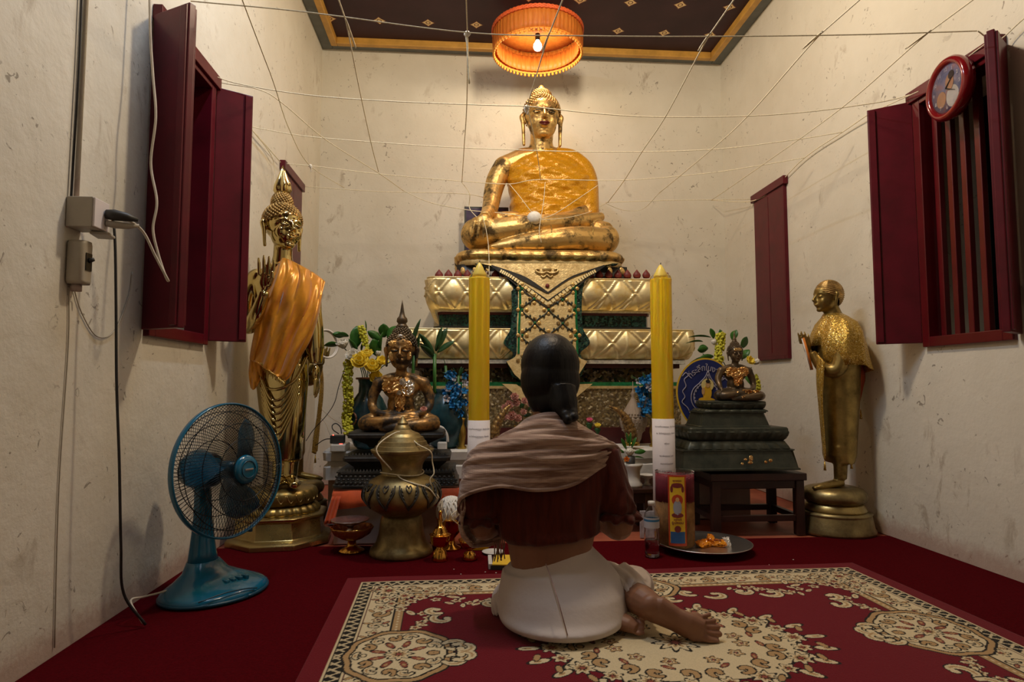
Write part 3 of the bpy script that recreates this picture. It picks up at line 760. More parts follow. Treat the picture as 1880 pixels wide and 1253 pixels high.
fr.tube([(CR*math.cos(a/80*2*math.pi), CR*math.sin(a/80*2*math.pi), zz(CZ0)+.004) for a in range(81)], .005, 6)
fr.build('ball_fringe', 'tassel_yellow', can)
MB().tube([(0, 0, 0), (0, 0, zz(CZ1+.02))], .008, 10).build('hanging_rod', 'grey_board', can)
m, nt, b = new_mat('bulb_glow'); b.inputs['Emission Color'].default_value = (1, .88, .66, 1); b.inputs['Emission Strength'].default_value = 9
bl = at(987, 79, CY)
lb = thing('light_bulb', (co.x, CY, CZ1-.03), 'lit light bulb hanging inside the orange ceiling canopy', 'light bulb')
MB().tube([(0, 0, .0), (0, 0, -.045)], .018, 14).build('socket', 'black_lacquer', lb)
MB().lathe([(.012, -.045), (.016, -.056), (.028, -.075), (.031, -.095), (.024, -.113), (.010, -.122), (.001, -.124)], 20).build('bulb', 'bulb_glow', lb)
point_light('bulb_light', (co.x, CY-.0, CZ1-.20), 12, (1, .80, .55), .03)
# ================================================================== THE TWO TALL CANDLES
def candle(cx_px, Y, r, ytop, label, lab_top_px, lines, lab_bot):
    p = at(cx_px, 700, Y); ztop = at(cx_px, ytop, Y).z
    root = thing('tall_candle', (p.x, Y, .0035), label, 'candle', 0, 'tall yellow candles in front of the altar')
    MB().lathe([(r*.98, 0), (r, .004), (r, ztop-.012), (r*.96, ztop-.004), (r*.62, ztop)], 48).build('wax_body', 'yellow_wax', root)
    MB().lathe([(r*.62, ztop-.001), (r*.58, ztop+.015), (r*.40, ztop+.045), (r*.16, ztop+.066), (.002, ztop+.072)], 28).build('wax_tip', 'wax_tip', root)
    MB().tube([(0, 0, ztop+.068), (.002, 0, ztop+.082)], .0022, 6).build('wick', 'eye_dark', root)
    fl_ = MB().lathe([(r*1.012, lab_top+.0) for lab_top in (.30, .8, ztop-.03)]+[(r*1.02, ztop-.006), (r*.95, ztop+.008), (r*.72, ztop+.018), (r*.80, ztop+.028)], 36, cap=False, mod=lambda a, z: 1+(.0 if z < ztop-.05 else .035*math.sin(a*9+z*300)+.03*math.sin(a*17)))
    fl_.build('plastic_wrap', 'clear_film', root)
    lt, lb_ = at(cx_px, lab_top_px, Y-r).z, lab_bot
    sh = MB(); rs = []
    a0, a1 = math.radians(-178), math.radians(-8)
    for z in (lb_, (lb_+lt)/2, lt):
        rs.append([Vector(((r+.0035)*math.cos(a0+(a1-a0)*j/30), (r+.0035)*math.sin(a0+(a1-a0)*j/30), z)) for j in range(31)])
    sh.rings(rs, cap=False, closed=False); lab = sh.build('paper_label', 'paper', root); solid(lab, .0008)
    H_ = lt-lb_
    for i, (tx, fy_, sz) in enumerate(lines):
        t_ = text_mesh(tx, sz, 'ink', 'writing', lab, (0, 0, 0), (0, 0, 0), .0002)
        z = lt-H_*fy_
        for v_ in t_.data.vertices:
            a = -math.pi/2 + v_.co.x/(r+.004); zz_ = z+v_.co.y; rr_ = r+.0046+(v_.co.z)*.4
            v_.co = Vector((rr_*math.cos(a), rr_*math.sin(a), zz_))
    return root
TL = [('ถวายเทียนพรรษา วัดบ้านโคก', .07, .0105), ('ณ วัดใหญ่สุวรรณ จังหวัด', .13, .0105), ('ศรัทธา', .22, .010), ('คุณพ่อคุณแม่ บุตร', .33, .010), ('ครอบครัวสุขสันต์', .40, .010), ('พร้อมญาติมิตร', .47, .010), ('ขอให้มีความสุข', .54, .010), ('ความเจริญรุ่งเรือง', .61, .010), ('ตลอดไป เทอญ', .68, .010), ('ถวายเพื่อเป็นพุทธบูชา', .77, .010), ('ธรรมบูชา สังฆบูชา ตลอดกาลนาน', .84, .0095), ('สาธุ', .95, .010)]
candle(879.5, 2.985, .0485, 511, 'left tall yellow candle with a white paper label, beside the bronze urn', 774, TL, .02)
candle(1216, 3.155, .0535, 513, 'right tall yellow candle with a white paper label, behind the incense sticks pack', 771, TL, .03)
# ================================================================== STOOLS, PEDESTALS
def stool(name, loc, W, D, H, leg, label, mat, rail=True):
    root = thing(name, loc, label, 'stool')
    bevel(MB().box((0, 0, H-.018), (W+.02, D+.02, .036)).build('seat', mat, root, False), .003)
    bevel(MB().box((0, 0, H-.055), (W-.02, D-.02, .045)).build('apron', mat, root, False), .003)
    for sx_ in (-1, 1):
        for sy_ in (-1, 1):
            bevel(MB().box((sx_*(W/2-leg/2), sy_*(D/2-leg/2), (H-.036)/2), (leg, leg, H-.036)).build('leg', mat, root, False), .003)
        if rail: bevel(MB().box((sx_*(W/2-leg/2), 0, .085), (leg*.6, D-2*leg, .03)).build('rail', mat, root, False), .002)
    if rail:
        for sy_ in (-1, 1): bevel(MB().box((0, sy_*(D/2-leg/2), .085), (W-2*leg, leg*.6, .03)).build('rail', mat, root, False), .002)
    return root
simple('dark_wood', (.035, .012, .008), .38, var=.35, nscale=14)
SR = (at(1366, 900, 3.29).x, 3.285)
stool('wooden_stool', (SR[0], SR[1], .0), .475, .33, .309, .042, 'dark reddish wooden stool carrying the stepped green bronze pedestal', 'dark_wood')
def pedestal(name, loc, label, mat, tiers, Y):
    """tiers: (px left, px right, py bottom, py top, profile kind, r) measured at the front face"""
    root = thing(name, loc, label, 'pedestal'); n0 = 0
    for (a, b_, y1, y0, depth, kind, out, nm) in tiers:
        yf = Y-depth/2; cx = (at(a, y1, yf).x+at(b_, y1, yf).x)/2-loc[0]; wx = (at(b_, y1, yf).x-at(a, y1, yf).x)/2
        z0, z1 = at(a, y1, yf).z-loc[2], at(a, y0, yf).z-loc[2]; H = z1-z0; mb = MB()
        if kind == 'plain': pr = [(0, z0), (0, z0+.008), (-.006, z0+.012), (-.012-out, z1-.008), (-.004-out, z1-.006), (-.004-out, z1)]
        elif kind == 'lotus': pr = [(-out, z0)] + [(-out+out*math.sin(math.pi*.5*k/8)**1.0, z0+H*.75*k/8) for k in range(1, 9)] + [(0, z0+H*.9), (-.006, z1)]
        elif kind == 'lotusdown': pr = [(0, z0)] + [(-out*(k/6)**1.4, z0+H*k/6) for k in range(1, 7)]
        elif kind == 'flare': pr = [(-out, z0), (-out*.9, z0+H*.2), (-.012, z1-.030), (0, z1-.027), (.002, z1-.012), (-.003, z1-.004), (-.003, z1)]
        dis = None
        if kind in ('lotus', 'lotusdown'): dis = lambda s, t: .008*abs(math.sin(s*math.pi/.060))*(1 if .15 < t < .8 else .2)
        slab(mb, (cx, 0, 0), wx, depth/2, pr, .012, 260 if dis else 64, dis)
        autosmooth(mb.build(nm, mat, root), 35)
    return root
PR = (SR[0], SR[1], .3095)
pr_ = pedestal('bronze_pedestal', PR, 'stepped dark green bronze pedestal with gold leaf patches under the small right seated Buddha', 'bronze_green', [
    (1250, 1472, 866, 828, .36, 'plain', .012, 'base_tier'), (1263, 1452, 828, 812, .31, 'lotusdown', .02, 'lotus_tier'), (1267, 1449, 812, 786, .29, 'lotus', .02, 'lotus_tier'),
    (1285, 1417, 787, 757, .23, 'plain', .012, 'middle_tier'), (1296, 1410, 757, 752, .2, 'lotusdown', .01, 'lotus_tier'), (1302, 1408, 753, 737, .19, 'lotus', .015, 'lotus_tier')], SR[1])
for (x, y, a, b_) in ((1369, 844, 7, 5), (1378, 850, 11, 6), (1379, 842, 9, 12), (1363, 852, 6, 5), (1406, 849, 6, 6), (1415, 846, 8, 7)):
    p = at(x, y, 3.098)-Vector(PR); MB().ell(p, (a*.0013, .004, b_*.0013), None, 8, 5).build('gold_leaf_patch', 'leaf_patches', pr_, False)
PL = (at(727, 850, 3.28).x, 3.28, at(727, 897, 3.11).z)
wl_ = thing('draped_stool', (PL[0], PL[1], 0), 'low pink washed block stool draped with bright orange cloth below the left black pedestal', 'stool')
HS = PL[2]-.001
bevel(MB().box((-.02, .0, (HS-.006)/2), (.50, .34, HS-.006)).build('block', 'pink_plaster', wl_, False), .005)
simple('orange_cloth', (.62, .085, .010), .75, var=.2, nscale=14, bumps=.3, sheen=.3)
# orange cloth over the stool with a dark opening in front
for (xa, xb) in ((612, 660), (780, 852)):
    pass
cl = MB(); rs = []
for i in range(2, 9):
    pass
def cloth_sheet(pts_grid, name, mat, parent, t=.004):
    n = len(pts_grid[0]); mb = MB(); mb.rings(pts_grid, cap=False, closed=False); o = mb.build(name, mat, parent); solid(o, t); return o
grid = []
for (z, sp) in ((HS, 0.0), (HS-.012, .008), (HS-.05, .014), (HS-.085, .018)):
    row = []
    for j in range(61):
        x = -.275+.60*j/60; row.append(Vector((x*(1+sp*.6), -.174-sp-.004*math.sin(x*60)-(.006*math.sin(x*23+z*30)), z-.008*math.sin(x*17))))
    grid.append(row)
grid[0] = [Vector((p.x, -.16, HS)) for p in grid[0]]
oc = cloth_sheet(grid, 'orange_drape', 'orange_cloth', wl_)
for (x0, x1, xb0, xb1) in ((-.275, -.235, -.305, -.26), (.25, .32, .27, .335)):
    g = []
    for k in range(8):
        t = k/7; row = []
        for j in range(13):
            u = j/12; x = (x0+(x1-x0)*u)*(1-t)+(xb0+(xb1-xb0)*u)*t
            row.append(Vector((x, -.19-.03*t-.006*math.sin(u*14), HS-.03-(.12)*t)))
        g.append(row)
    cloth_sheet(g, 'hanging_end', 'orange_cloth', wl_)
pl2 = pedestal('black_pedestal', PL, 'stepped black carved pedestal under the left seated Buddha with gold patches', 'stone_black', [
    (608, 842, 896, 868, .36, 'plain', .012, 'base_tier'), (628, 826, 866, 838, .31, 'flare', .05, 'middle_tier'), (637, 815, 826, 795, .27, 'flare', .09, 'top_tier')], PL[1])
for (a, b_, y, dep, nm) in ((622, 834, 866, .34, 'bead_row'), (638, 820, 836, .30, 'bead_row')):
    bd = MB(); yf = PL[1]-dep/2; n = int((b_-a)/6)
    z_ = at(700, y, yf).z-PL[2]
    slab(bd, ((at(a, y, yf).x+at(b_, y, yf).x)/2-PL[0], 0, z_-.012), (at(b_, y, yf).x-at(a, y, yf).x)/2, dep/2, [(0, 0), (0, .008)], .01, 40)
    for k in range(n):
        x = a+(b_-a)*(k+.5)/n; p = at(x, y, yf)-Vector(PL); bd.lathe([(.006, 0), (.0055, .006), (.001, .016)], 6, (p.x, p.y+.008, z_-.006))
    bd.build(nm, 'stone_black', pl2, False)
sc_ = MB()
for r_ in range(3):
    for k in range(26):
        x = 618+k*8.6+(r_ % 2)*4; p = at(x, 876+r_*6, PL[1]-.18+.0-.0)-Vector(PL); sc_.ell(p+Vector((0, .002, 0)), (.0085, .004, .006), None, 6, 4)
sc_.build('carved_scales', 'stone_black', pl2)
# ================================================================== URN
def hp(x, y, Y): return at(x, y, Y)
UY = 2.92; ux = at(738, 900, UY).x
urn = thing('lidded_urn', (ux, UY, .0035), 'large aged brass urn with engraved petals and a domed lid', 'urn')
def prof(cx, Y, rows, zoff=0):
    out = []
    for (y, hw) in rows:
        out.append((hw*Y/1166.3*.985, at(cx, y, Y).z-zoff))
    return out
foot = prof(738, UY, [(1012, 56), (1008, 57), (1000, 55), (994, 48), (988, 45), (975, 41), (962, 39), (950, 38), (944, 36), (938, 32)], 0)
foot = [(r_, z-foot[0][1]) for r_, z in foot]
MB().lathe(foot, 56).build('foot', 'brass_aged', urn)
bodyp = prof(738, UY, [(942, 36), (936, 45), (929, 57), (920, 65), (910, 70), (899, 69.5), (888, 66), (879, 57), (873, 46), (869, 38), (864, 36), (852, 37), (843, 41), (835, 49), (830, 54), (828, 55), (826, 52)], .0)
dz = foot[-1][1]-bodyp[0][1]-.004
bodyp = [(r_, z+dz) for r_, z in bodyp]
autosmooth(MB().lathe(bodyp, 72).build('body', 'brass_aged', urn), 35)
lidp = prof(738, UY, [(829, 52), (828, 56), (824, 57), (823, 51), (817, 48), (816, 46), (809, 43), (808, 41), (801, 37), (800, 34), (795, 30), (791, 20), (788, 15), (785, 14), (782, 12), (779, 9), (776, 10), (773, 8), (768, 4), (763, 1.2)], 0)
lidp = [(r_, z+dz+.002) for r_, z in lidp]
autosmooth(MB().lathe(lidp, 56).build('lid', 'brass_aged', urn), 22)
def on_urn(a, z, e=.003):
    for i in range(len(bodyp)-1):
        (r0, z0), (r1, z1) = bodyp[i], bodyp[i+1]
        if z0 <= z <= z1: r_ = r0+(r1-r0)*(z-z0)/(z1-z0); return Vector(((r_+e)*math.cos(a), (r_+e)*math.sin(a), z))
    return Vector((bodyp[8][0]*math.cos(a), bodyp[8][0]*math.sin(a), z))
zt, zb = bodyp[6][1]+.02, bodyp[2][1]+.01
for k in range(10):
    a0 = -math.pi/2+.28+k*2*math.pi/10; eng = MB()
    for s_ in (-1, 1):
        for sc, rd in ((1, .0035), (.80, .0025)):
            pts = catmull([on_urn(a0, zb+(.012 if sc < 1 else 0)), on_urn(a0+s_*.12*sc, zb+.035), on_urn(a0+s_*.24*sc, zb+.075), on_urn(a0+s_*.25*sc, zt-.004-(.008 if sc < 1 else 0))], 5)
            eng.tube(pts, rd, 6)
        eng.tube(catmull([on_urn(a0, zt-.035), on_urn(a0+s_*.07, zt-.018), on_urn(a0+s_*.05, zt-.004), on_urn(a0, zt-.014)], 4), .0025, 6)
        for j in range(5):
            t = .15+j*.17; z = zb+.01+(zt-zb-.02)*t; aa = a0+s_*(.05+.16*t**.7); eng.tube([on_urn(aa-.02*s_, z-.004), on_urn(aa+.02*s_, z+.008)], .003, 6)
    eng.build('engraved_petal', 'stone_black', urn)
us = thing('urn_string', (ux, UY, .0035), 'pale cotton string tied around the neck and lid of the brass urn', 'string')
sm = []
zn = bodyp[10][1]
for k in range(49): a = 2*math.pi*k/48; sm.append(Vector(((bodyp[10][0]+.007)*math.cos(a), (bodyp[10][0]+.007)*math.sin(a), zn+.006*math.sin(a*2)-.004)))
MB().tube(sm, .003, 6).build('neck_loop', 'thread', us)
zl = lidp[9][1]
MB().tube(catmull([on_urn(-1.9, zn+.02, .02), Vector((-.10, -.12, lidp[3][1]+.01)), Vector((-.03, -.055, lidp[8][1]+.02)), Vector((.02, -.045, lidp[9][1]+.012)), Vector((.075, -.09, lidp[4][1]+.012)), Vector((.13, -.085, lidp[1][1]+.006)), Vector((.137, -.06, lidp[0][1]-.04)), Vector((.145, -.07, zn)), on_urn(-.5, bodyp[7][1], .006), on_urn(-.35, bodyp[4][1], .006)], 8), .003, 6).build('loose_strand', 'thread', us)
MB().tube(catmull([on_urn(-1.7, zn-.002, .008), on_urn(-1.45, zn-.02, .007), on_urn(-1.1, bodyp[7][1], .006), on_urn(-.75, bodyp[6][1], .006), on_urn(-.45, bodyp[4][1], .006)], 8), .003, 6).build('loose_strand', 'thread', us)
# ================================================================== STANDING BUDDHA (left)
SY = 3.215; sbx = at(509, 900, SY).x+.02
S0 = Vector((sbx, SY, .0035))
st = thing('standing_buddha_statue', S0, 'tall polished golden standing Buddha with raised hand and orange satin sash by the left wall', 'buddha statue')
q = Q(S0, SY)
def octa(r, z, rot=0): return [Vector((r*math.cos(rot+math.pi/8+j*math.pi/4)/math.cos(math.pi/8), r*math.sin(rot+math.pi/8+j*math.pi/4)/math.cos(math.pi/8), z)) for j in range(8)]
o8 = [(.232, 0), (.232, .022), (.222, .03), (.200, .038), (.196, .045), (.190, .115), (.205, .122), (.208, .134), (.195, .14)]
autosmooth(bevel(MB().rings([octa(r_, z, .12) for r_, z in o8]).build('octagonal_base', 'brass_base', st), .003), 30)
pet = lambda n_, a_: (lambda a, z: 1+a_*abs(math.sin(n_*a/2)))
MB().lathe([(.150, .138), (.172, .142), (.175, .155), (.160, .172), (.148, .178)], 144, mod=pet(26, .07)).build('lotus_ring', 'gold_dull', st)
MB().lathe([(.142, .176), (.155, .185), (.166, .205), (.168, .228), (.160, .246), (.145, .252), (.05, .254)], 120, mod=pet(22, .03)).build('lotus_cushion', 'gold_dull', st)
for k in range(13):
    a = -math.pi+.0+k*math.pi/12; c_ = Vector((math.cos(a)*.166, math.sin(a)*.166, .215)); pp = MB()
    pp.tube(catmull([c_+Vector((-math.sin(a)*-.020, math.cos(a)*-.020, .018)), c_+Vector((math.cos(a)*.004, math.sin(a)*.004, -.016)), c_+Vector((-math.sin(a)*.020, math.cos(a)*.020, .018))], 5), .0028, 6)
    pp.build('petal_edge', 'brass_base', st)
d0 = -.0
mb = MB()
for (x0, x1, dd) in ((512, 505, -.02), (533, 540, -.05)):
    mb.tube(catmull([q(x0+8, 800, 0), q(x0+2, 850, 0), q(x0, 882, 0)], 4), lerpr([.045, .036, .032], 4), 14)
    mb.tube([q(x0, 880, .02), q(x0+1, 884, -.03), q(x1, 889, -.10), q(x1, 892, -.15)], [.032, .034, .032, .020], 12, flat=.75)
rowsb = [(845, 490, 553), (800, 486, 557), (750, 476, 562), (700, 470, 566), (660, 474, 564), (620, 482, 562), (585, 478, 563), (550, 470, 568), (520, 463, 572), (500, 472, 566), (488, 492, 546)]
rs = []
for (y, a, b_) in rowsb:
    l, r_ = q(a, y, 0), q(b_, y, 0); dd = .085 if y > 600 else (.095 if y > 505 else .07)
    rs.append([Vector(((l.x+r_.x)/2+(r_.x-l.x)/2*math.cos(2*math.pi*j/40), dd*math.sin(2*math.pi*j/40), l.z)) for j in range(40)])
mb.rings(rs)
mb.tube([q(518, 500, 0), q(519, 470, -.01), q(520, 450, -.01)], [.062, .046, .045], 16)
# raised arm
mb.tube(catmull([q(475, 512, 0), q(459, 540, 0), q(455, 575, -.02), q(457, 600, -.06), q(470, 580, -.14), q(482, 548, -.19), q(486, 535, -.20)], 6), lerpr([.052, .048, .042, .038, .034, .026, .023], 6), 14)
mb.ell(q(488, 518, -.205), (.031, .016, .042)); fingers(mb, q(489, 503, -.207), (.0, -.05, 1), (1, 0, 0), (0, -1, 0), .088, .0088, 4, .06, .1)
mb.tube([q(495, 524, -.21), q(500, 510, -.225), q(500, 498, -.23)], [.012, .011, .008], 8)
# hanging arm with long sleeve and hand
mb.tube(catmull([q(562, 512, 0), q(573, 550, .01), q(576, 600, .0), q(576, 640, -.01), q(579, 665, -.02)], 5), lerpr([.050, .045, .04, .030, .026], 5), 14)
mb.ell(q(580, 685, -.03), (.018, .028, .042)); fingers(mb, q(581, 700, -.035), (.05, 0, -1), (0, 1, 0), (-1, 0, 0), .085, .0088, 4, .1, .1)
shc, shh = q(520, 419, -.01), 88*SY/1166.3
RH = RZ(.72)
head(mb, shc, shh, RH, lobe=.30)
mb.ell(q(474, 514, 0), (.058, .058, .056))
blend(mb.build('body', 'brass_polished', st), .0042, 6)
# robe folds on the legs
fd = MB()
for k in range(7):
    t = k/6; fd = MB()
    fd.tube(catmull([q(477+t*6, 690+t*60, -.085), q(500+t*6, 735+t*75, -.10), q(530, 715+t*60, -.09), q(552-t*2, 640+t*80, -.055)], 6), .006, 6)
    fd.build('robe_fold', 'brass_polished', st)
MB().tube(catmull([q(474, 700, -.02), q(500, 716, -.095), q(540, 700, -.085), q(566, 650, -.03)], 6), .007, 6).build('robe_hem', 'brass_polished', st)
sl_ = MB(); sl_.rings([[q(x, y, 0)+Vector((w_*math.cos(2*math.pi*j/24), w2*math.sin(2*math.pi*j/24), 0)) for j in range(24)] for (x, y, w_, w2) in ((572, 560, .046, .05), (574, 600, .052, .055), (577, 640, .048, .055), (580, 668, .03, .045))])
blend(sl_.build('sleeve', 'brass_polished', st), .005, 4)
SH = lambda x, y, z: shc + RH @ (Vector((x, y, z))*shh)
hair_curls(shc, shh, RH, n=520, cr=.034, hl=.05, top=.24, pt=.16, ush=(0, .08, .52)).build('hair', 'gold_hair', st)
fm = MB().lathe([(.030, 0), (.040, .02), (.036, .05), (.024, .085), (.012, .12), (.002, .150)], 40, mod=lambda a, z: 1+.16*math.cos(a*6)).build('flame_finial', 'brass_polished', st, loc=SH(0, .08, .72))
MB().tube(catmull([SH(-.06, -.40, -.0), SH(-.14, -.40, -.022), SH(-.22, -.34, 0)], 4), .0016, 6).build('eyelid_line', 'eye_dark', st)
MB().tube(catmull([SH(.06, -.40, -.0), SH(.14, -.40, -.022), SH(.22, -.34, 0)], 4), .0016, 6).build('eyelid_line', 'eye_dark', st)
# satin sash: sheet draped from the right-hand shoulder across the front
def drape(cols, q, name, mat, parent, amp=.010, nu=46, nv=60, t=.004, seed=3, wr=1.0):
    """cols: rows (from top) of control points (px, py, depth) left to right"""
    r = random.Random(seed); ph = [r.uniform(0, 6) for _ in range(8)]
    R_ = [catmull([Vector(p) for p in row], 8) for row in cols]; m_ = min(len(x) for x in R_)
    idx = [[row[int(round(i*(len(row)-1)/(nu-1)))] for i in range(nu)] for row in R_]
    colsv = [catmull([idx[k][i] for k in range(len(idx))], max(2, nv//(len(idx)-1))) for i in range(nu)]
    nvv = len(colsv[0]); grid = []
    for jv in range(nvv):
        row = []
        for i in range(nu):
            p = colsv[i][jv]; u_, v_ = i/(nu-1), jv/(nvv-1)
            d = amp*(math.sin(u_*11*wr+v_*5+ph[0])+.6*math.sin(u_*19*wr-v_*9+ph[1])+.35*math.sin(u_*33*wr+v_*15+ph[2]))
            row.append(q(p.x, p.y, p.z+d))
        grid.append(row)
    return cloth_sheet(grid, name, mat, parent, t)
drape([[(507, 478, -.03), (520, 474, -.05), (535, 479, -.05), (560, 492, -.03), (580, 504, .0), (597, 517, .02)],
       [(502, 500, -.09), (520, 500, -.10), (540, 505, -.10), (560, 515, -.08), (580, 530, -.05), (592, 538, -.01)],
       [(492, 530, -.115), (510, 535, -.13), (530, 540, -.13), (555, 550, -.115), (575, 560, -.09), (586, 572, -.05)],
       [(481, 556, -.10), (500, 562, -.13), (525, 570, -.135), (545, 580, -.125), (565, 590, -.11), (579, 600, -.07)],
       [(474, 580, -.09), (492, 590, -.13), (515, 598, -.14), (535, 608, -.13), (552, 618, -.12), (568, 628, -.09)],
       [(465, 620, -.09), (485, 626, -.13), (505, 634, -.14), (522, 642, -.135), (537, 650, -.125), (552, 656, -.10)],
       [(459, 655, -.08), (476, 662, -.12), (494, 672, -.135), (508, 680, -.13), (522, 688, -.125), (534, 690, -.11)],
       [(460, 662, -.08), (474, 668, -.12), (490, 680, -.135), (503, 688, -.13), (514, 696, -.125), (524, 700, -.11)]], q, 'sash', 'satin_orange', st, .012, wr=1.35)
drape([[(460, 655, -.06), (470, 662, -.08), (482, 668, -.09)], [(457, 685, -.06), (467, 690, -.085), (480, 690, -.09)], [(460, 712, -.06), (466, 716, -.08), (474, 706, -.085)]], q, 'sash_end', 'satin_orange', st, .004, 16, 20)
tas = MB()
for k in range(44):
    t = k/43; p = q(482+t*40, 668+t*32+2, -.138+.0*t); tas.tube([p, p+Vector((random.uniform(-.004, .004), -.002, -random.uniform(.012, .026)))], .0016, 4)
tas.tube([q(478, 667, -.136), q(500, 686, -.142), q(524, 701, -.125)], .004, 6)
tas.build('gold_fringe', 'gold_sequin', st)
# ================================================================== DISCIPLE STATUES
DY = 3.195; dx = at(1541, 900, DY).x-.03
D0 = Vector((dx, DY, .0035))
ds = thing('disciple_statue', D0, 'golden praying monk statue in profile with sequinned cloth, beside the right wall', 'monk statue')
q = Q(D0, DY)
MB().lathe([(.188, 0), (.190, .012), (.182, .03), (.172, .085), (.170, .092), (.176, .098), (.150, .104), (.148, .108)], 64).build('plinth', 'brass_aged', ds)
MB().lathe([(.15, .108), (.152, .115), (.138, .14), (.132, .148)], 64).build('plinth_ring', 'brass_base', ds)
MB().lathe([(.125, .146), (.148, .158), (.156, .178), (.152, .2), (.136, .218), (.11, .226), (.03, .228)], 64).build('cushion', 'brass_aged', ds)
mb = MB()
for dd in (-.045, .04):
    mb.tube(catmull([q(1542, 820, dd), q(1543, 850, dd), q(1543, 880, dd)], 4), lerpr([.042, .034, .031], 4), 14)
    mb.tube([q(1546, 886, dd), q(1530, 889, dd-.0), q(1505, 894, dd), q(1492, 897, dd)], [.030, .033, .027, .014], 12, flat=.62)
rowsd = [(850, 1522, 1559), (835, 1516, 1566), (800, 1515, 1568), (760, 1513, 1571), (720, 1511, 1574), (690, 1510, 1574), (660, 1507, 1573), (630, 1505, 1571), (605, 1508, 1568), (588, 1516, 1558)]
rs = []
for (y, a, b_) in rowsd:
    l, r_ = q(a, y, 0), q(b_, y, 0); dd = .098 if y > 660 else .12
    if y < 600: dd = .09
    rs.append([Vector(((l.x+r_.x)/2+(r_.x-l.x)/2*math.cos(2*math.pi*j/40), dd*math.sin(2*math.pi*j/40), l.z)) for j in range(40)])
mb.rings(rs)
mb.tube([q(1535, 595, 0), q(1529, 578, 0), q(1524, 560, 0)], [.062, .044, .036], 16)
for sd in (-1, 1):
    mb.tube(catmull([q(1545, 608, sd*.085), q(1546, 645, sd*.10), q(1537, 678, sd*.095), q(1512, 676, sd*.06), q(1490, 648, sd*.028)], 6), lerpr([.048, .044, .04, .034, .022], 6), 12)
    hb = q(1482, 640, sd*.013)
    mb.ell(hb, (.018, .012, .032)); fingers(mb, q(1478, 630, sd*.012), (-.18, 0, 1), (1, 0, -.0), (0, -sd, 0), .066, .0070, 4, .0, .05)
    mb.tube([q(1487, 640, sd*.012), q(1486, 630, sd*.01), q(1485, 622, sd*.008)], [.009, .008, .006], 8)
dhc, dhh = q(1519, 546, 0), 62*DY/1166.3
RD = RZ(-math.pi/2+.05)
head(mb, dhc, dhh, RD, lobe=.20)
blend(mb.build('body', 'gold_dull', ds), .005, 6)
# waved hair as a ridged cap
hm = MB(); P_h = lambda x, y, z: dhc + RD @ (Vector((x, y, z))*dhh)
rs = []
for i in range(1, 110):
    t = math.pi*i/110; ring = []
    for j in range(120):
        a = 2*math.pi*j/120; wv = 1+.030*math.sin(t*46+1.3*math.sin(a*12))
        ring.append(P_h(.395*wv*math.sin(t)*math.cos(a), .06+.435*wv*math.sin(t)*math.sin(a), .08+.455*wv*math.cos(t)))
    rs.append(ring)
hm.rings(rs)
inv = RD.transposed()
def hline(p): l_ = inv @ (p-dhc)/dhh; return l_.z > -.02-.50*l_.y-1.1*max(0, l_.y-.12)
hm.f = [f for f in hm.f if all(hline(hm.v[i]) for i in f)]
hm.build('hair', 'gold_hair', ds)
# cloth over both shoulders, front and back tails
rs = []
for (y, a, b_, dd) in ((577, 1514, 1543, .05), (583, 1512, 1552, .075), (595, 1507, 1563, .125), (612, 1501, 1570, .155), (635, 1497, 1575, .17), (658, 1502, 1580, .172), (672, 1508, 1586, .168)):
    l, r_ = q(a, y, 0), q(b_, y, 0); ring = []
    for j in range(97):
        an_ = 2*math.pi*j/96
        wv = .006*math.sin(an_*9+y*.05)*(0 if y < 590 else 1)
        dip = 0
        if y > 640: dip = -.035*max(0, math.cos(an_))*((y-640)/32)
        ring.append(Vector(((l.x+r_.x)/2+((r_.x-l.x)/2+wv)*math.cos(an_), (dd+wv)*math.sin(an_), l.z+dip)))
    rs.append(ring)
mb = MB(); mb.rings(rs, cap=False)
# open at the front so that the hands come out
mb.f = [f for f in mb.f if not all((abs(mb.v[i].y) < .05 and mb.v[i].x < rs[4][0].x-.17 and mb.v[i].z < rs[3][0].z) for i in f)]
shl = mb.build('shoulder_cloth', 'gold_sequin', ds); solid(shl, .004)
drape([[(1558, 640, -.10), (1572, 648, -.05), (1580, 650, .0)], [(1562, 690, -.10), (1578, 690, -.05), (1588, 690, .0)], [(1563, 730, -.09), (1574, 728, -.04), (1584, 714, .0)], [(1561, 790, -.07), (1568, 780, -.03), (1576, 752, .0)], [(1560, 842, -.05), (1566, 834, -.02), (1572, 800, 0)]], q, 'back_tail', 'orange_lining', ds, .004, 20, 40)
drape([[(1500, 650, -.07), (1505, 655, -.10), (1514, 665, -.13)], [(1499, 700, -.06), (1504, 700, -.10), (1512, 700, -.125)], [(1503, 745, -.05), (1507, 745, -.09), (1510, 740, -.11)], [(1508, 800, -.04), (1511, 800, -.07), (1513, 790, -.10)], [(1512, 838, -.04), (1514, 845, -.07), (1516, 838, -.09)]], q, 'front_tail', 'gold_sequin', ds, .003, 16, 40)
for (x, y, d_) in ((1514, 846, -.07), (1563, 843, -.05), (1580, 752, -.0)):
    p = q(x, y, d_); MB().tube([p, p+Vector((0, 0, -.025)), p+Vector((0, 0, -.05))], [.002, .005, .007], 8).build('tassel', 'gold_sequin', ds)
ringc = at(1479, 650, DY)
simple('ring_white', (.80, .76, .70), .4); simple('ring_orange', (.72, .22, .03), .45)
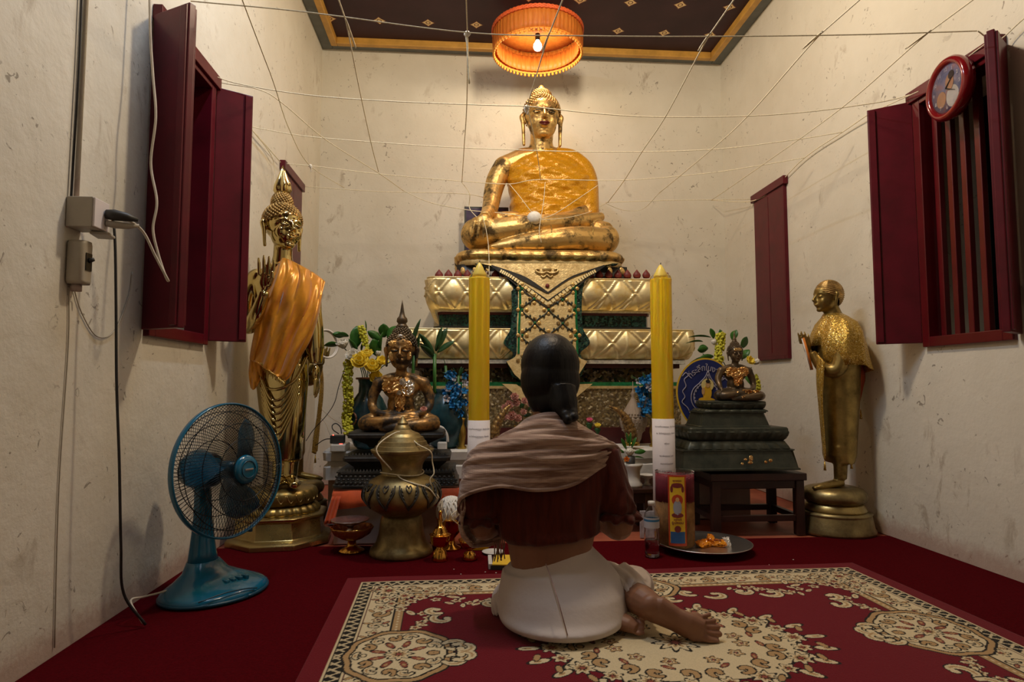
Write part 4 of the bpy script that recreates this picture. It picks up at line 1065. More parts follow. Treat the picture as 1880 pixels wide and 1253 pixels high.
def wrist_ring(c, nrm, r, label):
    root = thing('offering_ring', c, label, 'ring', 0, 'flat rings hung on the praying hands')
    R_ = Vector((0, 0, 1)).rotation_difference(Vector(nrm)).to_matrix()
    mb = MB(); mb.rings([[R_ @ Vector((rr_*math.cos(2*math.pi*j/48), rr_*math.sin(2*math.pi*j/48), z)) for j in range(48)] for rr_, z in ((r, 0), (r, .010), (r-.009, .010), (r-.009, 0), (r, 0))], cap=False)
    mb.build('band', 'ring_orange', root); mb = MB()
    mb.rings([[R_ @ Vector((rr_*math.cos(2*math.pi*j/48), rr_*math.sin(2*math.pi*j/48), z)) for j in range(48)] for rr_, z in ((r-.001, -.006), (r-.001, 0), (r-.012, 0), (r-.012, -.006), (r-.001, -.006))], cap=False)
    mb.build('white_rim', 'ring_white', root); return root
wrist_ring(ringc+Vector((.006, 0, -.0)), (.87, -.48, .22), .088, 'orange and white ring hanging on the hands of the right praying monk statue')
L0 = Vector((-.936, 3.74, .0))
MB_ = dup(ds, L0, 'golden praying monk statue half hidden behind the tall standing Buddha on the left', rz=math.pi, scale=.95)
g_ = math.pi
hx = L0.x-(ringc.x-D0.x)*1.0
hx = at(599, 632, 3.7)
wl2 = wrist_ring(Vector((hx.x, 3.70, hx.z)), (.75, -.6, .10), .085, 'white ring on the hands of the left praying monk statue, behind the hanging golden hand')
for c_ in wl2.children:
    if c_.name.startswith('band'): c_.data.materials[0] = M['ring_white']
# ================================================================== SMALLER SEATED BUDDHAS
def small_buddha(Y, C, cx, rows, label, mat, mb_hands, patch, zbase, finial):
    """rows: key pixel measures dict"""
    k = rows; O = Vector((at(cx, k['base'], Y).x, Y, zbase)); root = thing('seated_buddha_statue', O, label, 'buddha statue')
    q0 = Q(O, Y); dz = q0(cx, k['base'], -.08).z
    q = lambda x, y, d=0: q0(x, y, d)-Vector((0, 0, dz-.0))
    u = Y/1166.3; W = k['knee']*u
    P = lambda x, y, z: Vector((x*W, y*W, z*W))      # W = half knee span
    mb = MB()
    mb.ell(P(0, .08, .26), (.50*W, .36*W, .26*W)); mb.ell(P(0, .10, .62), (.33*W, .24*W, .36*W)); mb.ell(P(0, .10, 1.02), (.45*W, .26*W, .30*W))
    mb.tube([P(-.50, .12, 1.14), P(-.25, .12, 1.23), P(0, .12, 1.27), P(.25, .12, 1.23), P(.50, .12, 1.14)], [.14*W, .15*W, .15*W, .15*W, .14*W], 14)
    mb.tube([P(0, .10, 1.25), P(0, .08, 1.40), P(0, .07, 1.5)], [.17*W, .13*W, .13*W], 16)
    for s_ in (-1, 1):
        if mb_hands == 'lap' or s_ == 1:
            mb.tube(catmull([P(s_*.53, .12, 1.12), P(s_*.66, .12, .85), P(s_*.66, .02, .56), P(s_*.45, -.25, .42), P(s_*.12, -.38, .40)], 6), lerpr([x*W for x in (.145, .125, .105, .085, .06)], 6), 14)
            mb.ell(P(s_*.06, -.40, .39), (.15*W, .09*W, .035*W)); fingers(mb, P(-s_*.02, -.40, .39), (-s_, 0, .0), (0, 1, 0), (0, 0, 1), .26*W, .026*W, 4, .05)
            mb.tube([P(s_*.06, -.34, .42), P(-s_*.02, -.33, .46)], [.03*W, .02*W], 8)
        else:
            mb.tube(catmull([P(s_*.53, .12, 1.12), P(s_*.68, .08, .85), P(s_*.70, -.08, .60), P(s_*.72, -.33, .42)], 6), lerpr([x*W for x in (.145, .125, .10, .07)], 6), 14)
            mb.ell(P(s_*.72, -.40, .36), (.09*W, .05*W, .09*W)); fingers(mb, P(s_*.72, -.43, .30), (0, -.25, -1), (1, 0, 0), (0, -1, 0), .24*W, .025*W, 4, -.1)
        mb.ell(P(s_*.53, .12, 1.11), (.165*W, .15*W, .17*W))
        mb.tube(catmull([P(s_*.25, .05, .24), P(s_*.60, -.05, .22), P(s_*.84, -.22, .19)], 5), lerpr([.27*W, .24*W, .17*W], 5), 16)
    mb.tube(catmull([P(-.84, -.22, .19), P(-.6, -.42, .20), P(-.2, -.50, .26), P(.2, -.45, .30), P(.45, -.35, .32)], 6), lerpr([x*W for x in (.17, .16, .13, .10, .08)], 6), 14)
    mb.tube(catmull([P(.84, -.22, .19), P(.6, -.46, .17), P(.2, -.55, .14), P(-.2, -.55, .10), P(-.42, -.50, .08)], 6), lerpr([x*W for x in (.17, .16, .13, .09, .06)], 6), 14)
    hz = (C-k['base'])*0
    hh = k['head']*u; hc = Vector((0, .05*W, 1.45*W+hh*.47))
    head(mb, hc, hh, lobe=.26)
    blend(mb.build('body', mat, root), max(.0026, W*.021), 5)
    MBh = hair_curls(hc, hh, None, n=300, cr=.036, hl=.06, top=.26, pt=.10, ush=(0, .06, .47)); MBh.build('hair', finial[1], root)
    top = hc + Vector((0, .06*hh, .60*hh))
    MB().lathe([(r_*hh, z*hh) for r_, z in finial[0]], 20, tuple(top)).build('finial', finial[1], root)
    for s_ in (-1, 1): MB().tube(catmull([hc+Vector((s_*.06, -.395, -.0))*hh, hc+Vector((s_*.14, -.40, -.02))*hh, hc+Vector((s_*.22, -.35, 0))*hh], 4), .02*hh, 6).build('eye', 'eye_dark', root)
    return root, P, W, hc, hh
two_tone('weathered_gold', (.03, .022, .016), (.48, .27, .09), 12, .44, .60, (.5, .34), (.25, .85), .5, .004, 7)
zt_ = at(727, 795, PL[1]-.135).z
r1, P, W, hc, hh = small_buddha(3.27, 0, 735, dict(base=790, knee=76, head=72), 'seated Buddha with flaking gold leaf on the black pedestal, hands in lap', 'weathered_gold', 'lap', None, zt_+.0, ([(.15, 0), (.16, .03), (.12, .08), (.10, .11), (.14, .16), (.13, .24), (.08, .30), (.05, .42), (.025, .6), (.004, .72)], 'bronze_brown'))
def flake(root, P, pts, mat, name='gold_leaf_patch', seed=1):
    """crumpled leaf squares pressed on the statue"""
    r = random.Random(seed); mb = MB()
    for (x, y, z, a, b_) in pts:
        c = P(x, y, z); n = 9; g = []
        for i in range(n):
            row = []
            for j in range(n):
                u_, v_ = (j/(n-1)-.5)*2, (i/(n-1)-.5)*2; k_ = max(abs(u_), abs(v_))/(math.hypot(u_, v_) or 1); k_ = k_*.75+.25; k_ *= 1+r.uniform(-.12, .12)*(1 if max(abs(u_), abs(v_)) > .9 else .3)
                row.append(c + Vector((u_*k_*.55*a*W, r.uniform(-.006, .006)+.25*abs(u_)*a*W*.6, v_*k_*.55*b_*W)))
            g.append(row)
        o = cloth_sheet(g, name, mat, root, .0015)
        for p_ in o.data.polygons: p_.use_smooth = False
flake(r1, P, [(-.16, -.20, 1.10, .5, .36), (.14, -.20, .98, .35, .30), (0, -.165, .72, .22, .5)], 'leaf_patches', seed=2)
flake(r1, P, [(.20, -.215, 1.02, .26, .30), (.06, -.215, 1.17, .14, .14), (-.02, -.20, .90, .12, .10)], 'silver_leaf', 'bright_leaf_patch', 4)
for (x, z, a, b_) in ((-.15, .17, .30, .17), (.16, .15, .28, .20), (-.20, -.14, .18, .26), (.21, -.13, .16, .22), (0, .36, .16, .08)):
    p = hc+Vector((x*hh, -.335*hh*(1-x*x*2.0)-.008, z*hh)); MB().ell(p, (a*hh*.5, .006, b_*hh*.5), RZ(-x*2.2), 10, 6).build('face_leaf_patch', 'leaf_patches' if z < .3 else 'silver_leaf', r1, False)
zt2 = at(1350, 737, SR[1]-.095).z
r2, P, W, hc, hh = small_buddha(3.27, 0, 1353, dict(base=736, knee=50, head=36), 'small dark seated Buddha with shining gold leaf chest on the green bronze pedestal', 'bronze_brown', 'touch', None, zt2+.0, ([(.16, 0), (.13, .06), (.10, .12), (.11, .16), (.07, .22), (.04, .4), (.003, .62)], 'bronze_brown'))
flake(r2, P, [(-.22, -.20, 1.08, .45, .34), (.20, -.20, 1.10, .42, .32), (0, -.19, .85, .34, .5), (-.05, -.17, .66, .2, .2), (-.5, .0, 1.1, .16, .22)], 'leaf_patches', seed=5)
flake(r2, P, [(-.72, -.40, .28, .2, .16), (-.25, -.60, .26, .3, .18), (.15, -.58, .34, .4, .16), (.5, -.5, .30, .34, .2), (.0, -.65, .14, .24, .12), (.35, -.62, .16, .3, .1)], 'leaf_patches', 'lap_leaf_patch', 6)
MB().ell(hc+Vector((0, -.34*hh, .18*hh)), (.22*hh, .05*hh, .11*hh), None, 12, 6).build('face_leaf_patch', 'leaf_patches', r2, False)
# ================================================================== FAN
simple('fan_teal', (.002, .125, .235), .22, 0, .04, 6, coat=.4)
simple('fan_teal_dark', (.002, .055, .10), .3)
simple('wire_dark', (.02, .025, .03), .3, .6)
m, nt, b = new_mat('blade_tint'); setp(b, rough=.12, ior=1.3); b.inputs['Base Color'].default_value = (.01, .10, .20, 1); b.inputs['Alpha'].default_value = .55
fbase = Vector((-.905, 2.43, .0035))
fan = thing('table_fan', fbase, 'teal blue electric table fan with a round wire cage standing on the red carpet', 'fan')
FA = math.radians(-29)                    # facing
F_ = Vector((math.cos(FA), math.sin(FA), 0)); Fs = Vector((-F_.y, F_.x, 0))
RB = Matrix.Rotation(FA, 3, 'Z')          # local x = forward
base = MB()
rs = []
for (sx_, sy_, z, ox) in ((.150, .185, 0, .02), (.158, .192, .006, .02), (.158, .192, .020, .02), (.148, .180, .030, .015), (.105, .135, .050, -.005), (.065, .085, .075, -.03), (.048, .060, .110, -.045)):
    rs.append([RB @ Vector((ox+sx_*math.cos(2*math.pi*j/64)*(1-.06*math.cos(4*math.pi*j/64)), sy_*math.sin(2*math.pi*j/64), z)) for j in range(64)])
base.rings(rs); base.build('base', 'fan_teal', fan)
MB().tube([RB @ Vector((.020+.157*math.cos(a), .191*math.sin(a), .009)) for a in [2*math.pi*j/64 for j in range(65)]], .007, 6).build('base_rim', 'fan_teal_dark', fan)
MB().tube(catmull([RB @ Vector(p) for p in ((.13, -.16, .030), (.155, -.08, .040), (.165, -.0, .034), (.17, .05, .024))], 6), .0025, 6).build('base_seam', 'fan_teal_dark', fan)
for k in range(4):
    bevel(MB().box(RB @ Vector((.085+k*.003, -.012+k*.026, .050)), (.026, .017, .018), FA).build('speed_button', 'fan_teal', fan, False), .004)
col = MB(); rs = []
for (w_, d_, z, ox) in ((.062, .050, .085, -.045), (.050, .040, .14, -.05), (.042, .034, .20, -.052), (.034, .028, .27, -.055), (.030, .026, .38, -.06)):
    rs.append([RB @ Vector((ox+d_*math.cos(2*math.pi*j/32), w_*math.sin(2*math.pi*j/32), z)) for j in range(32)])
col.rings(rs); col.build('column', 'fan_teal', fan)
HC = at(422, 863, 2.40)-fbase                # cage centre
tilt = math.radians(4)
ax = (F_*math.cos(tilt)+Vector((0, 0, 1))*math.sin(tilt)).normalized(); upv = (Vector((0, 0, 1))-ax*ax.z).normalized(); sd = upv.cross(ax).normalized()
def fp(r, a, d): return HC + (sd*math.cos(a)+upv*math.sin(a))*r + ax*d
mt = MB(); mt.tube([HC-ax*.22, HC-ax*.205, HC-ax*.16, HC-ax*.09, HC-ax*.075], [.03, .055, .066, .06, .04], 24); mt.build('motor_housing', 'fan_teal_dark', fan)
CRD = .238
rim = MB(); rs = []
for (r_, d_) in ((CRD, -.014), (CRD+.004, -.008), (CRD+.004, .008), (CRD, .014), (CRD-.004, .008), (CRD-.004, -.008), (CRD, -.014)):
    rs.append([fp(r_, 2*math.pi*j/96, d_) for j in range(96)])
rim.rings(rs, cap=False); rim.build('cage_rim', 'fan_teal', fan)
def grille(sign, name, n):
    g = MB(); depth = .075*sign
    def prof_(t): return (.045+(CRD-.045)*t, depth*(1-t**2.6)+sign*.004)
    for k in range(n):
        a0 = 2*math.pi*k/n; g.tube([fp(prof_(t)[0], a0+.35*sign*t, prof_(t)[1]) for t in (0, .2, .4, .6, .8, .92, 1)], .00105, 4)
    for t in (.33, .62, .86):
        g.tube([fp(prof_(t)[0], 2*math.pi*j/72, prof_(t)[1]+.001*sign) for j in range(73)], .0016, 5)
    return g.build(name, 'wire_dark', fan)
grille(1, 'front_grille', 108); grille(-1, 'rear_grille', 96)
cp_ = MB(); rs = []
for (r_, d_) in ((.050, .070), (.052, .078), (.048, .088), (.034, .093), (.001, .094)): rs.append([fp(r_, 2*math.pi*j/40, d_) for j in range(40)])
cp_.rings(rs); cp_.build('centre_cap', 'fan_teal', fan)
MB().tube([fp(.030, 2*math.pi*j/40, .094) for j in range(41)], .0022, 6).build('cap_ring', 'fan_teal_dark', fan)
bevel(MB().box(fp(0, 0, .096), (.036, .004, .006), FA+math.pi/2-.0).build('badge', 'silver', fan, False), .001)
for k in range(3):
    a0 = 2*math.pi*k/3+.6; g = []
    for i in range(13):
        r_ = .03+(.195-.03)*i/12; wd = (.30+.62*math.sin(math.pi*min(1, i/12*.8+.15)))*1.15; row = []
        for j in range(11):
            u_ = j/10; a = a0+wd*(u_-.5)*(.35 if i == 0 else 1)+.4*i/12; row.append(fp(r_*(1-.04*abs(u_-.5)), a, -.006+.038*(u_-.5)))
        g.append(row)
    cloth_sheet(g, 'blade', 'blade_tint', fan, .002)
MB().tube([HC-ax*.03, HC+ax*.03], [.035, .028], 24).build('hub', 'fan_teal_dark', fan)
bevel(MB().box(fp(CRD+.006, -math.pi/2+.35, 0), (.02, .012, .014), FA).build('cage_clip', 'fan_teal_dark', fan, False), .002)

# ================================================================== THE WOMAN
def sk(name, c, rough=.5, **k): return simple(name, c, rough, 0, .06, 20, **k)
simple('skin', (.24, .108, .060), .5, 0, .07, 16, sss=.05)
simple('trousers_cloth', (.60, .53, .50), .85, 0, .03, 5, .22, .03, sheen=.1)
m, nt, b = new_mat('blouse_cloth'); setp(b, rough=.8, sheen=.15, spec=.2)
v = coords(nt, (1, 1, .12)); n_ = noise(nt, v, 70, 4); nt.links.new(ramp(nt, n_, [(.3, (.050, .0055, .002)), (.7, (.095, .012, .004))]), b.inputs['Base Color']); bump(nt, b, n_, .35, .006)
m, nt, b = new_mat('shawl_knit'); setp(b, rough=.95, sheen=.35, spec=.1)
v = coords(nt, (1, 1, 1)); n1 = noise(nt, coords(nt, (.35, .35, 3.2)), 22, 5, .6, .6)
wv = nt.nodes.new('ShaderNodeTexWave'); wv.inputs['Scale'].default_value = 95; wv.inputs['Distortion'].default_value = 1.5; wv.bands_direction = 'Z'; nt.links.new(v, wv.inputs['Vector'])
wv2 = nt.nodes.new('ShaderNodeTexWave'); wv2.inputs['Scale'].default_value = 80; wv2.inputs['Distortion'].default_value = 1.0; wv2.bands_direction = 'X'; nt.links.new(v, wv2.inputs['Vector'])
cc = ramp(nt, n1, [(.35, (.24, .125, .085)), (.62, (.62, .43, .33))]); cc = mixc(nt, .15, cc, wv.outputs['Color'], 'MULTIPLY'); cc = mixc(nt, .28, cc, wv2.outputs['Color'], 'MULTIPLY'); nt.links.new(cc, b.inputs['Base Color'])
bump(nt, b, n1, .6, .01)
m, nt, b = new_mat('hair_black'); setp(b, rough=.42, spec=.28)
v = coords(nt, (1, 1, .10)); n_ = noise(nt, v, 130, 3); nt.links.new(ramp(nt, n_, [(.3, (.002, .0018, .002)), (.7, (.006, .005, .006))]), b.inputs['Base Color']); bump(nt, b, n_, .5, .003)
WY = 2.0
W0 = Vector((at(1032, 1100, WY).x, WY, .0142))
wo = thing('person', W0, 'woman sitting on the rug with her back to us, black hair, beige shawl, white trousers', 'person')
q = Q(W0, WY)
def sec(l, r_, y, d, dd, n=48, e_=1.0):
    """horizontal cross-section from picture edge l to r_ at height y, centre depth d, half depth dd"""
    a, b_ = q(l, y, d), q(r_, y, d); hw = (b_.x-a.x)/2; cx = (a.x+b_.x)/2; out = []
    for j in range(n):
        t = 2*math.pi*j/n; ca, sa = math.cos(t), math.sin(t)
        out.append(Vector((cx+hw*math.copysign(abs(ca)**e_, ca), a.y+dd*math.copysign(abs(sa)**e_, sa), a.z)))
    return out
# body (one continuous skin surface): trunk, neck, head, arms, calf and feet
bd = MB()
bd.rings([sec(950, 1095, 1075, .02, .09), sec(938, 1080, 1035, .035, .085), sec(932, 1088, 1000, .04, .09), sec(922, 1098, 950, .06, .095), sec(905, 1110, 890, .08, .10), sec(900, 1115, 840, .09, .095), sec(915, 1095, 808, .10, .075), sec(955, 1062, 790, .10, .06)])
bd.tube([q(1008, 800, .11), q(1008, 770, .13), q(1009, 745, .15)], [.07, .056, .054], 18)
bd.ell(q(1009, 700, .19), (.078, .095, .108)); bd.ell(q(1008, 722, .24), (.062, .07, .075))
for s_ in (-1, 1):
    bd.ell(q(1009+s_*45, 705, .19), (.010, .018, .030))
bd.tube([q(1008, 695, .285), q(1008, 708, .305)], [.010, .014], 8)
bd.ell(q(1008, 722, .30), (.022, .012, .008))
for s_ in (-1, 1): bd.ell(q(1008+s_*16, 692, .275), (.016, .012, .008))
armL = catmull([q(905, 825, .09), q(890, 880, .07), q(884, 935, .06), q(888, 968, .07), q(915, 955, .20), q(955, 925, .33), q(985, 905, .38)], 6)
bd.tube(armL, lerpr([.055, .052, .046, .042, .038, .030, .024], 6), 14)
armR = catmull([q(1102, 825, .09), q(1114, 880, .06), q(1132, 935, .05), q(1137, 968, .06), q(1115, 960, .18), q(1068, 930, .32), q(1020, 905, .38)], 6)
bd.tube(armR, lerpr([.055, .052, .046, .042, .038, .030, .024], 6), 14)
for s_ in (-1, 1):
    hb = q(1002+s_*7, 897, .395); bd.ell(hb, (.014, .030, .045)); fingers(bd, hb+Vector((0, .01, .038)), (0, .25, 1), (0, 1, -.2), (-s_, 0, 0), .075, .0075, 4, .03, .05)
    bd.tube([hb+Vector((0, -.02, 0)), hb+Vector((-s_*.004, -.035, .03)), hb+Vector((-s_*.006, -.035, .055))], [.011, .010, .007], 8)
# upper leg/foot whose sole faces us, lower foot tucked under
zf = lambda x, y, Y: at(x, y, Y)-W0
bd.tube(catmull([q(1110, 1080, .06), q(1150, 1092, .02), q(1185, 1103, -.05)], 5), lerpr([.060, .050, .042], 5), 16)
# foot: heel up at left, ball and toes at lower right
fo = [zf(1190, 1118, 1.905), zf(1212, 1122, 1.885), zf(1240, 1138, 1.87), zf(1265, 1150, 1.855), zf(1288, 1160, 1.845)]
bd.tube(fo, [.040, .046, .039, .042, .038], 18, flat=.62, up=(.0, 1, .25))
bd.ell(zf(1196, 1113, 1.89), (.036, .030, .034)); bd.ell(zf(1280, 1164, 1.845), (.030, .022, .030)); bd.ell(zf(1276, 1144, 1.86), (.030, .022, .030))
bd.tube([q(1160, 1095, .01), zf(1182, 1106, 1.925), zf(1198, 1116, 1.895)], [.047, .045, .040], 16)
toes = [((1290, 1172), (1313, 1179), .0130), ((1294, 1161), (1321, 1165), .0082), ((1292, 1151), (1318, 1152), .0076), ((1288, 1142), (1311, 1140), .0070), ((1282, 1133), (1302, 1129), .0066)]
for k, ((x0, y0), (x1, y1), r_) in enumerate(toes):
    a, b_ = zf(x0, y0, 1.832+k*.006), zf(x1, y1, 1.832+k*.006); m_ = (a+b_)/2+Vector((0, -.003, .0))
    bd.tube([a, m_, b_], [r_*.9, r_*.88, r_*1.0], 10); bd.ell(b_, (r_*1.05,)*3, None, 12, 8)
# the other foot
bd.tube([zf(1105, 1130, 1.99), zf(1135, 1140, 1.93), zf(1158, 1148, 1.905), zf(1170, 1155, 1.89)], [.045, .036, .030, .022], 14, flat=.75, up=(0, 0, 1))
for k in range(5):
    a = zf(1168+k*1.5, 1162-k*8.5, 1.885+.008*k); bd.ell(a+Vector((.008, -.004, 0)), (.017-.0012*k, .010, .0072-.0004*k), None, 10, 8)
bd.v = [Vector((p.x, p.y, max(p.z, .001))) for p in bd.v]
blend(bd.build('body', 'skin', wo), .0029, 4, .4)
# trousers
tz = MB()
rr_ = [(1143, 930, 1131, -.0, .175), (1139, 920, 1141, -.0, .19), (1130, 915, 1146, .0, .197), (1115, 913, 1150, .02, .19), (1085, 916, 1147, .03, .17), (1060, 920, 1136, .04, .145), (1044, 922, 1125, .045, .13)]
rings_ = [sec(l, r_, y, d, dd, 72) for (y, l, r_, d, dd) in rr_]
rings_[0] = [Vector((p.x, p.y, max(p.z, .0))) for p in rings_[0]]
# tilted waistband: higher on the right
def waist(dy, grow):
    a = sec(930-grow, 1084+grow, 1019-dy, .05, .104+grow*.0015, 72); c = (a[0]+a[36])/2; out = []
    for p in a: t = (p.x-c.x)/(a[0].x-c.x); out.append(p+Vector((0, 0, .040*t-.004-.010*(1-t*t))))
    return out
tz.rings(rings_+[waist(-8, 3), waist(2, 0), waist(8, -2)])
blend(tz.build('trousers', 'trousers_cloth', wo), .006, 8, .5)
sm = MB(); se = [(1002, 1036, -.065), (1012, 1064, -.118), (1022, 1095, -.163), (1032, 1130, -.186), (1040, 1160, -.190), (1047, 1185, -.162)]
sm.tube(catmull([q(x, y, d) for x, y, d in se], 8), .0016, 6); simple('seam_thread', (.34, .22, .19), .8); sm.build('back_seam', 'seam_thread', wo)
# thighs and trouser legs running forward, hems spread on both sides
tl = MB()
tl.tube(catmull([q(985, 1110, .05), q(948, 1108, .20), q(945, 1105, .34), q(960, 1105, .46)], 6), lerpr([.09, .085, .075, .07], 6), 18)
tl.tube(catmull([q(1080, 1100, .05), q(1110, 1085, .20), q(1100, 1080, .36), q(1040, 1085, .46)], 6), lerpr([.10, .10, .085, .075], 6), 18)
tl.tube(catmull([q(1040, 1100, .44), q(1110, 1082, .32), q(1150, 1076, .20), q(1168, 1078, .10)], 6), lerpr([.075, .07, .068, .066], 6), 18)
tl.v = [Vector((p.x, p.y, max(p.z, .002))) for p in tl.v]
blend(tl.build('trouser_legs', 'trousers_cloth', wo), .007, 6)
def qq(x, y, d): return q(x, y, d)
g = []
for (t, row) in enumerate([[(1110, 1035, .10), (1150, 1037, .12), (1190, 1050, .10)], [(1125, 1050, .05), (1160, 1052, .04), (1193, 1063, .05)], [(1138, 1072, .0), (1165, 1068, -.02), (1195, 1080, .0)], [(1147, 1094, -.03), (1160, 1083, -.05), (1197, 1094, -.03)]]):
    g.append([p for p in catmull([q(*r_) for r_ in row], 8)])
gg = [[g[k][i] for k in range(4)] for i in range(len(g[0]))]; gg = [catmull(c, 6) for c in gg]
for i, c in enumerate(gg):
    for k, p in enumerate(c): p.y += .008*math.sin(i*.9+k*.4); p.z += .005*math.sin(i*1.1-k*.5)
cloth_sheet(gg, 'flared_hem', 'trousers_cloth', wo, .003)
g = [[(926, 1075, .06), (918, 1085, .08), (908, 1092, .10), (903, 1100, .12)], [(922, 1100, .04), (914, 1105, .05), (906, 1110, .08), (902, 1115, .10)], [(922, 1125, .05), (916, 1130, .05), (909, 1130, .07), (905, 1130, .10)]]
gg = [catmull([q(*p) for p in row], 5) for row in g]; gg2 = [catmull([gg[k][i] for k in range(3)], 6) for i in range(len(gg[0]))]
for i, c in enumerate(gg2):
    for k, p in enumerate(c): p.y += .006*math.sin(i*1.3+k*.6); p.z = max(p.z, .003)
cloth_sheet(gg2, 'gathered_hem', 'trousers_cloth', wo, .003)
# blouse
def wrinkle(ring, amp, ph, f1=9):
    n = len(ring); c = sum(ring, Vector())/n; out = []
    for j, p in enumerate(ring):
        d = (p-c); d.z = 0; out.append(p + d.normalized()*amp*(math.sin(f1*2*math.pi*j/n+ph)+.6*math.sin((f1*1.7//1)*2*math.pi*j/n-ph*1.7)))
    return out
bl_ = MB()
br_ = [(988, 928, 1094, .045, .112), (980, 916, 1102, .045, .120), (965, 912, 1100, .055, .118), (930, 905, 1105, .06, .115), (890, 896, 1118, .075, .122), (850, 888, 1128, .085, .122), (825, 888, 1130, .09, .115), (805, 905, 1105, .095, .095), (790, 950, 1066, .10, .075)]
rg = [wrinkle(sec(l, r_, y, d, dd, 96), .0035, i*.25) for i, (y, l, r_, d, dd) in enumerate(br_)]
def hemtilt(ring, k_):
    c = (ring[0]+ring[48])/2; return [p+Vector((0, 0, k_*(p.x-c.x)/(ring[0].x-c.x))) for p in ring]
rg[0] = hemtilt(rg[0], .012); rg[1] = hemtilt(rg[1], .006)
bl_.rings(rg)
for side in (-1, 1):
    if side == 1: path = [(1103, 822, .085), (1113, 860, .07), (1123, 900, .055), (1131, 928, .05), (1136, 944, .05)]; rad = [.060, .062, .062, .062, .052]
    else: path = [(906, 822, .085), (896, 862, .07), (888, 900, .06), (882, 932, .055), (882, 950, .055)]; rad = [.062, .068, .070, .072, .058]
    pts = catmull([q(*p) for p in path], 7); rd = lerpr(rad, 7); rs = []
    for i, (p, r_) in enumerate(zip(pts, rd)):
        pz = .006 if i > 12 else .003
        rs.append([p+Vector(((r_+pz*math.sin(j*7*2*math.pi/48+i*.3)+pz*.7*math.sin(j*11*2*math.pi/48-i*.5))*math.cos(2*math.pi*j/48), (r_+pz*math.sin(j*5*2*math.pi/48+i*.4))*math.sin(2*math.pi*j/48), .004*math.sin(j*6*2*math.pi/48))) for j in range(48)])
    bl_.rings(rs)
blend(bl_.build('blouse', 'blouse_cloth', wo), .0055, 3, .5)
# sleeve ruffles
for side, (x, y, d) in ((1, (1136, 946, .05)), (-1, (882, 952, .055))):
    c = q(x, y, d); rs = []
    for (r_, z, a_) in ((.056, .012, .002), (.066, .002, .005), (.070, -.008, .009), (.060, -.016, .008)):
        rs.append([c+Vector(((r_+a_*math.sin(j*9*2*math.pi/90))*math.cos(2*math.pi*j/90), (r_+a_*math.sin(j*9*2*math.pi/90))*math.sin(2*math.pi*j/90), z+a_*.5*math.sin(j*7*2*math.pi/90))) for j in range(90)])
    o = MB().rings(rs, cap=False).build('sleeve_ruffle', 'blouse_cloth', wo); solid(o, .003)
# shawl: wraps the neck and shoulders, hangs lower on the left
def shawl_grid():
    rows = [
     # upper edge round the neck -> lower edge; each row from left front over the back to the right front
     [(950, 800, .20), (960, 775, .12), (985, 762, .055), (1008, 758, .04), (1035, 762, .055), (1058, 776, .11), (1072, 800, .19)],
     [(905, 830, .19), (925, 800, .10), (965, 782, .03), (1010, 776, .01), (1055, 782, .03), (1095, 800, .08), (1112, 815, .16)],
     [(862, 850, .18), (878, 820, .06), (940, 808, -.005), (1010, 802, -.022), (1075, 806, .0), (1118, 812, .06), (1132, 822, .15)],
     [(851, 880, .17), (862, 845, .02), (935, 838, -.028), (1010, 832, -.042), (1078, 830, -.02), (1122, 822, .045), (1137, 828, .14)],
     [(848, 905, .16), (855, 872, -.005), (930, 862, -.042), (1005, 860, -.055), (1070, 852, -.036), (1120, 832, .03), (1138, 832, .13)],
     [(845, 925, .15), (851, 895, -.02), (925, 880, -.050), (998, 882, -.060), (1062, 872, -.046), (1115, 842, .015), (1138, 836, .12)],
     [(843, 940, .14), (849, 912, -.025), (915, 893, -.052), (985, 900, -.062), (1050, 890, -.052), (1105, 856, .0), (1137, 840, .11)]]
    R_ = [catmull([Vector(p) for p in r_], 12) for r_ in rows]
    cols = [catmull([r_[i] for r_ in R_], 9) for i in range(len(R_[0]))]
    g = []; nv_ = len(cols[0])
    for jv in range(nv_):
        row = []
        for i, c in enumerate(cols):
            p = c[jv]; u_ = i/(len(cols)-1); v_ = jv/(nv_-1)
            am = .0055*math.sin(math.pi*min(1, v_*1.15+.08))
            d = am*(math.sin(v_*34+2.2*math.sin(u_*5)+.5)+.6*math.sin(v_*58+3*u_*2+2)+.35*math.sin(v_*90-u_*9))
            pt = q(p.x, p.y, p.z); n_ = Vector(((u_-.5)*1.6, -1+abs(u_-.5)*1.4, .35)).normalized(); row.append(pt+n_*d)
        g.append(row)
    return g
sg = shawl_grid(); shw = cloth_sheet(sg, 'shawl', 'shawl_knit', wo, .005)
# selvage roll along the lower edge and hanging end round the left arm
MB().tube([p+Vector((0, -.001, -.001)) for p in sg[-1]], .006, 8).build('shawl_edge', 'shawl_knit', wo)
e = [[(850, 905, .02), (852, 930, .0), (850, 955, .0), (854, 980, .02), (868, 1000, .06)], [(848, 915, .06), (847, 940, .05), (845, 962, .05), (850, 985, .06), (866, 1005, .08)],
     [(852, 905, .12), (852, 935, .12), (853, 960, .12), (860, 985, .12), (876, 1006, .13)], [(870, 890, .16), (872, 930, .18), (876, 960, .18), (884, 985, .18), (900, 1004, .18)]]
gr_ = [catmull([q(*p) for p in r_], 8) for r_ in e]; gc = [catmull([gr_[k][i] for k in range(4)], 6) for i in range(len(gr_[0]))]
for i, c in enumerate(gc):
    for k, p in enumerate(c): p.x += .004*math.sin(k*1.2+i*.2)
cloth_sheet(gc, 'shawl_fall', 'shawl_knit', wo, .005)
e = [[(862, 992, .10), (880, 1001, .12), (900, 1003, .16), (915, 996, .16), (922, 978, .15)], [(868, 1000, .14), (885, 990, .16), (905, 978, .18), (916, 968, .18), (918, 958, .18)]]
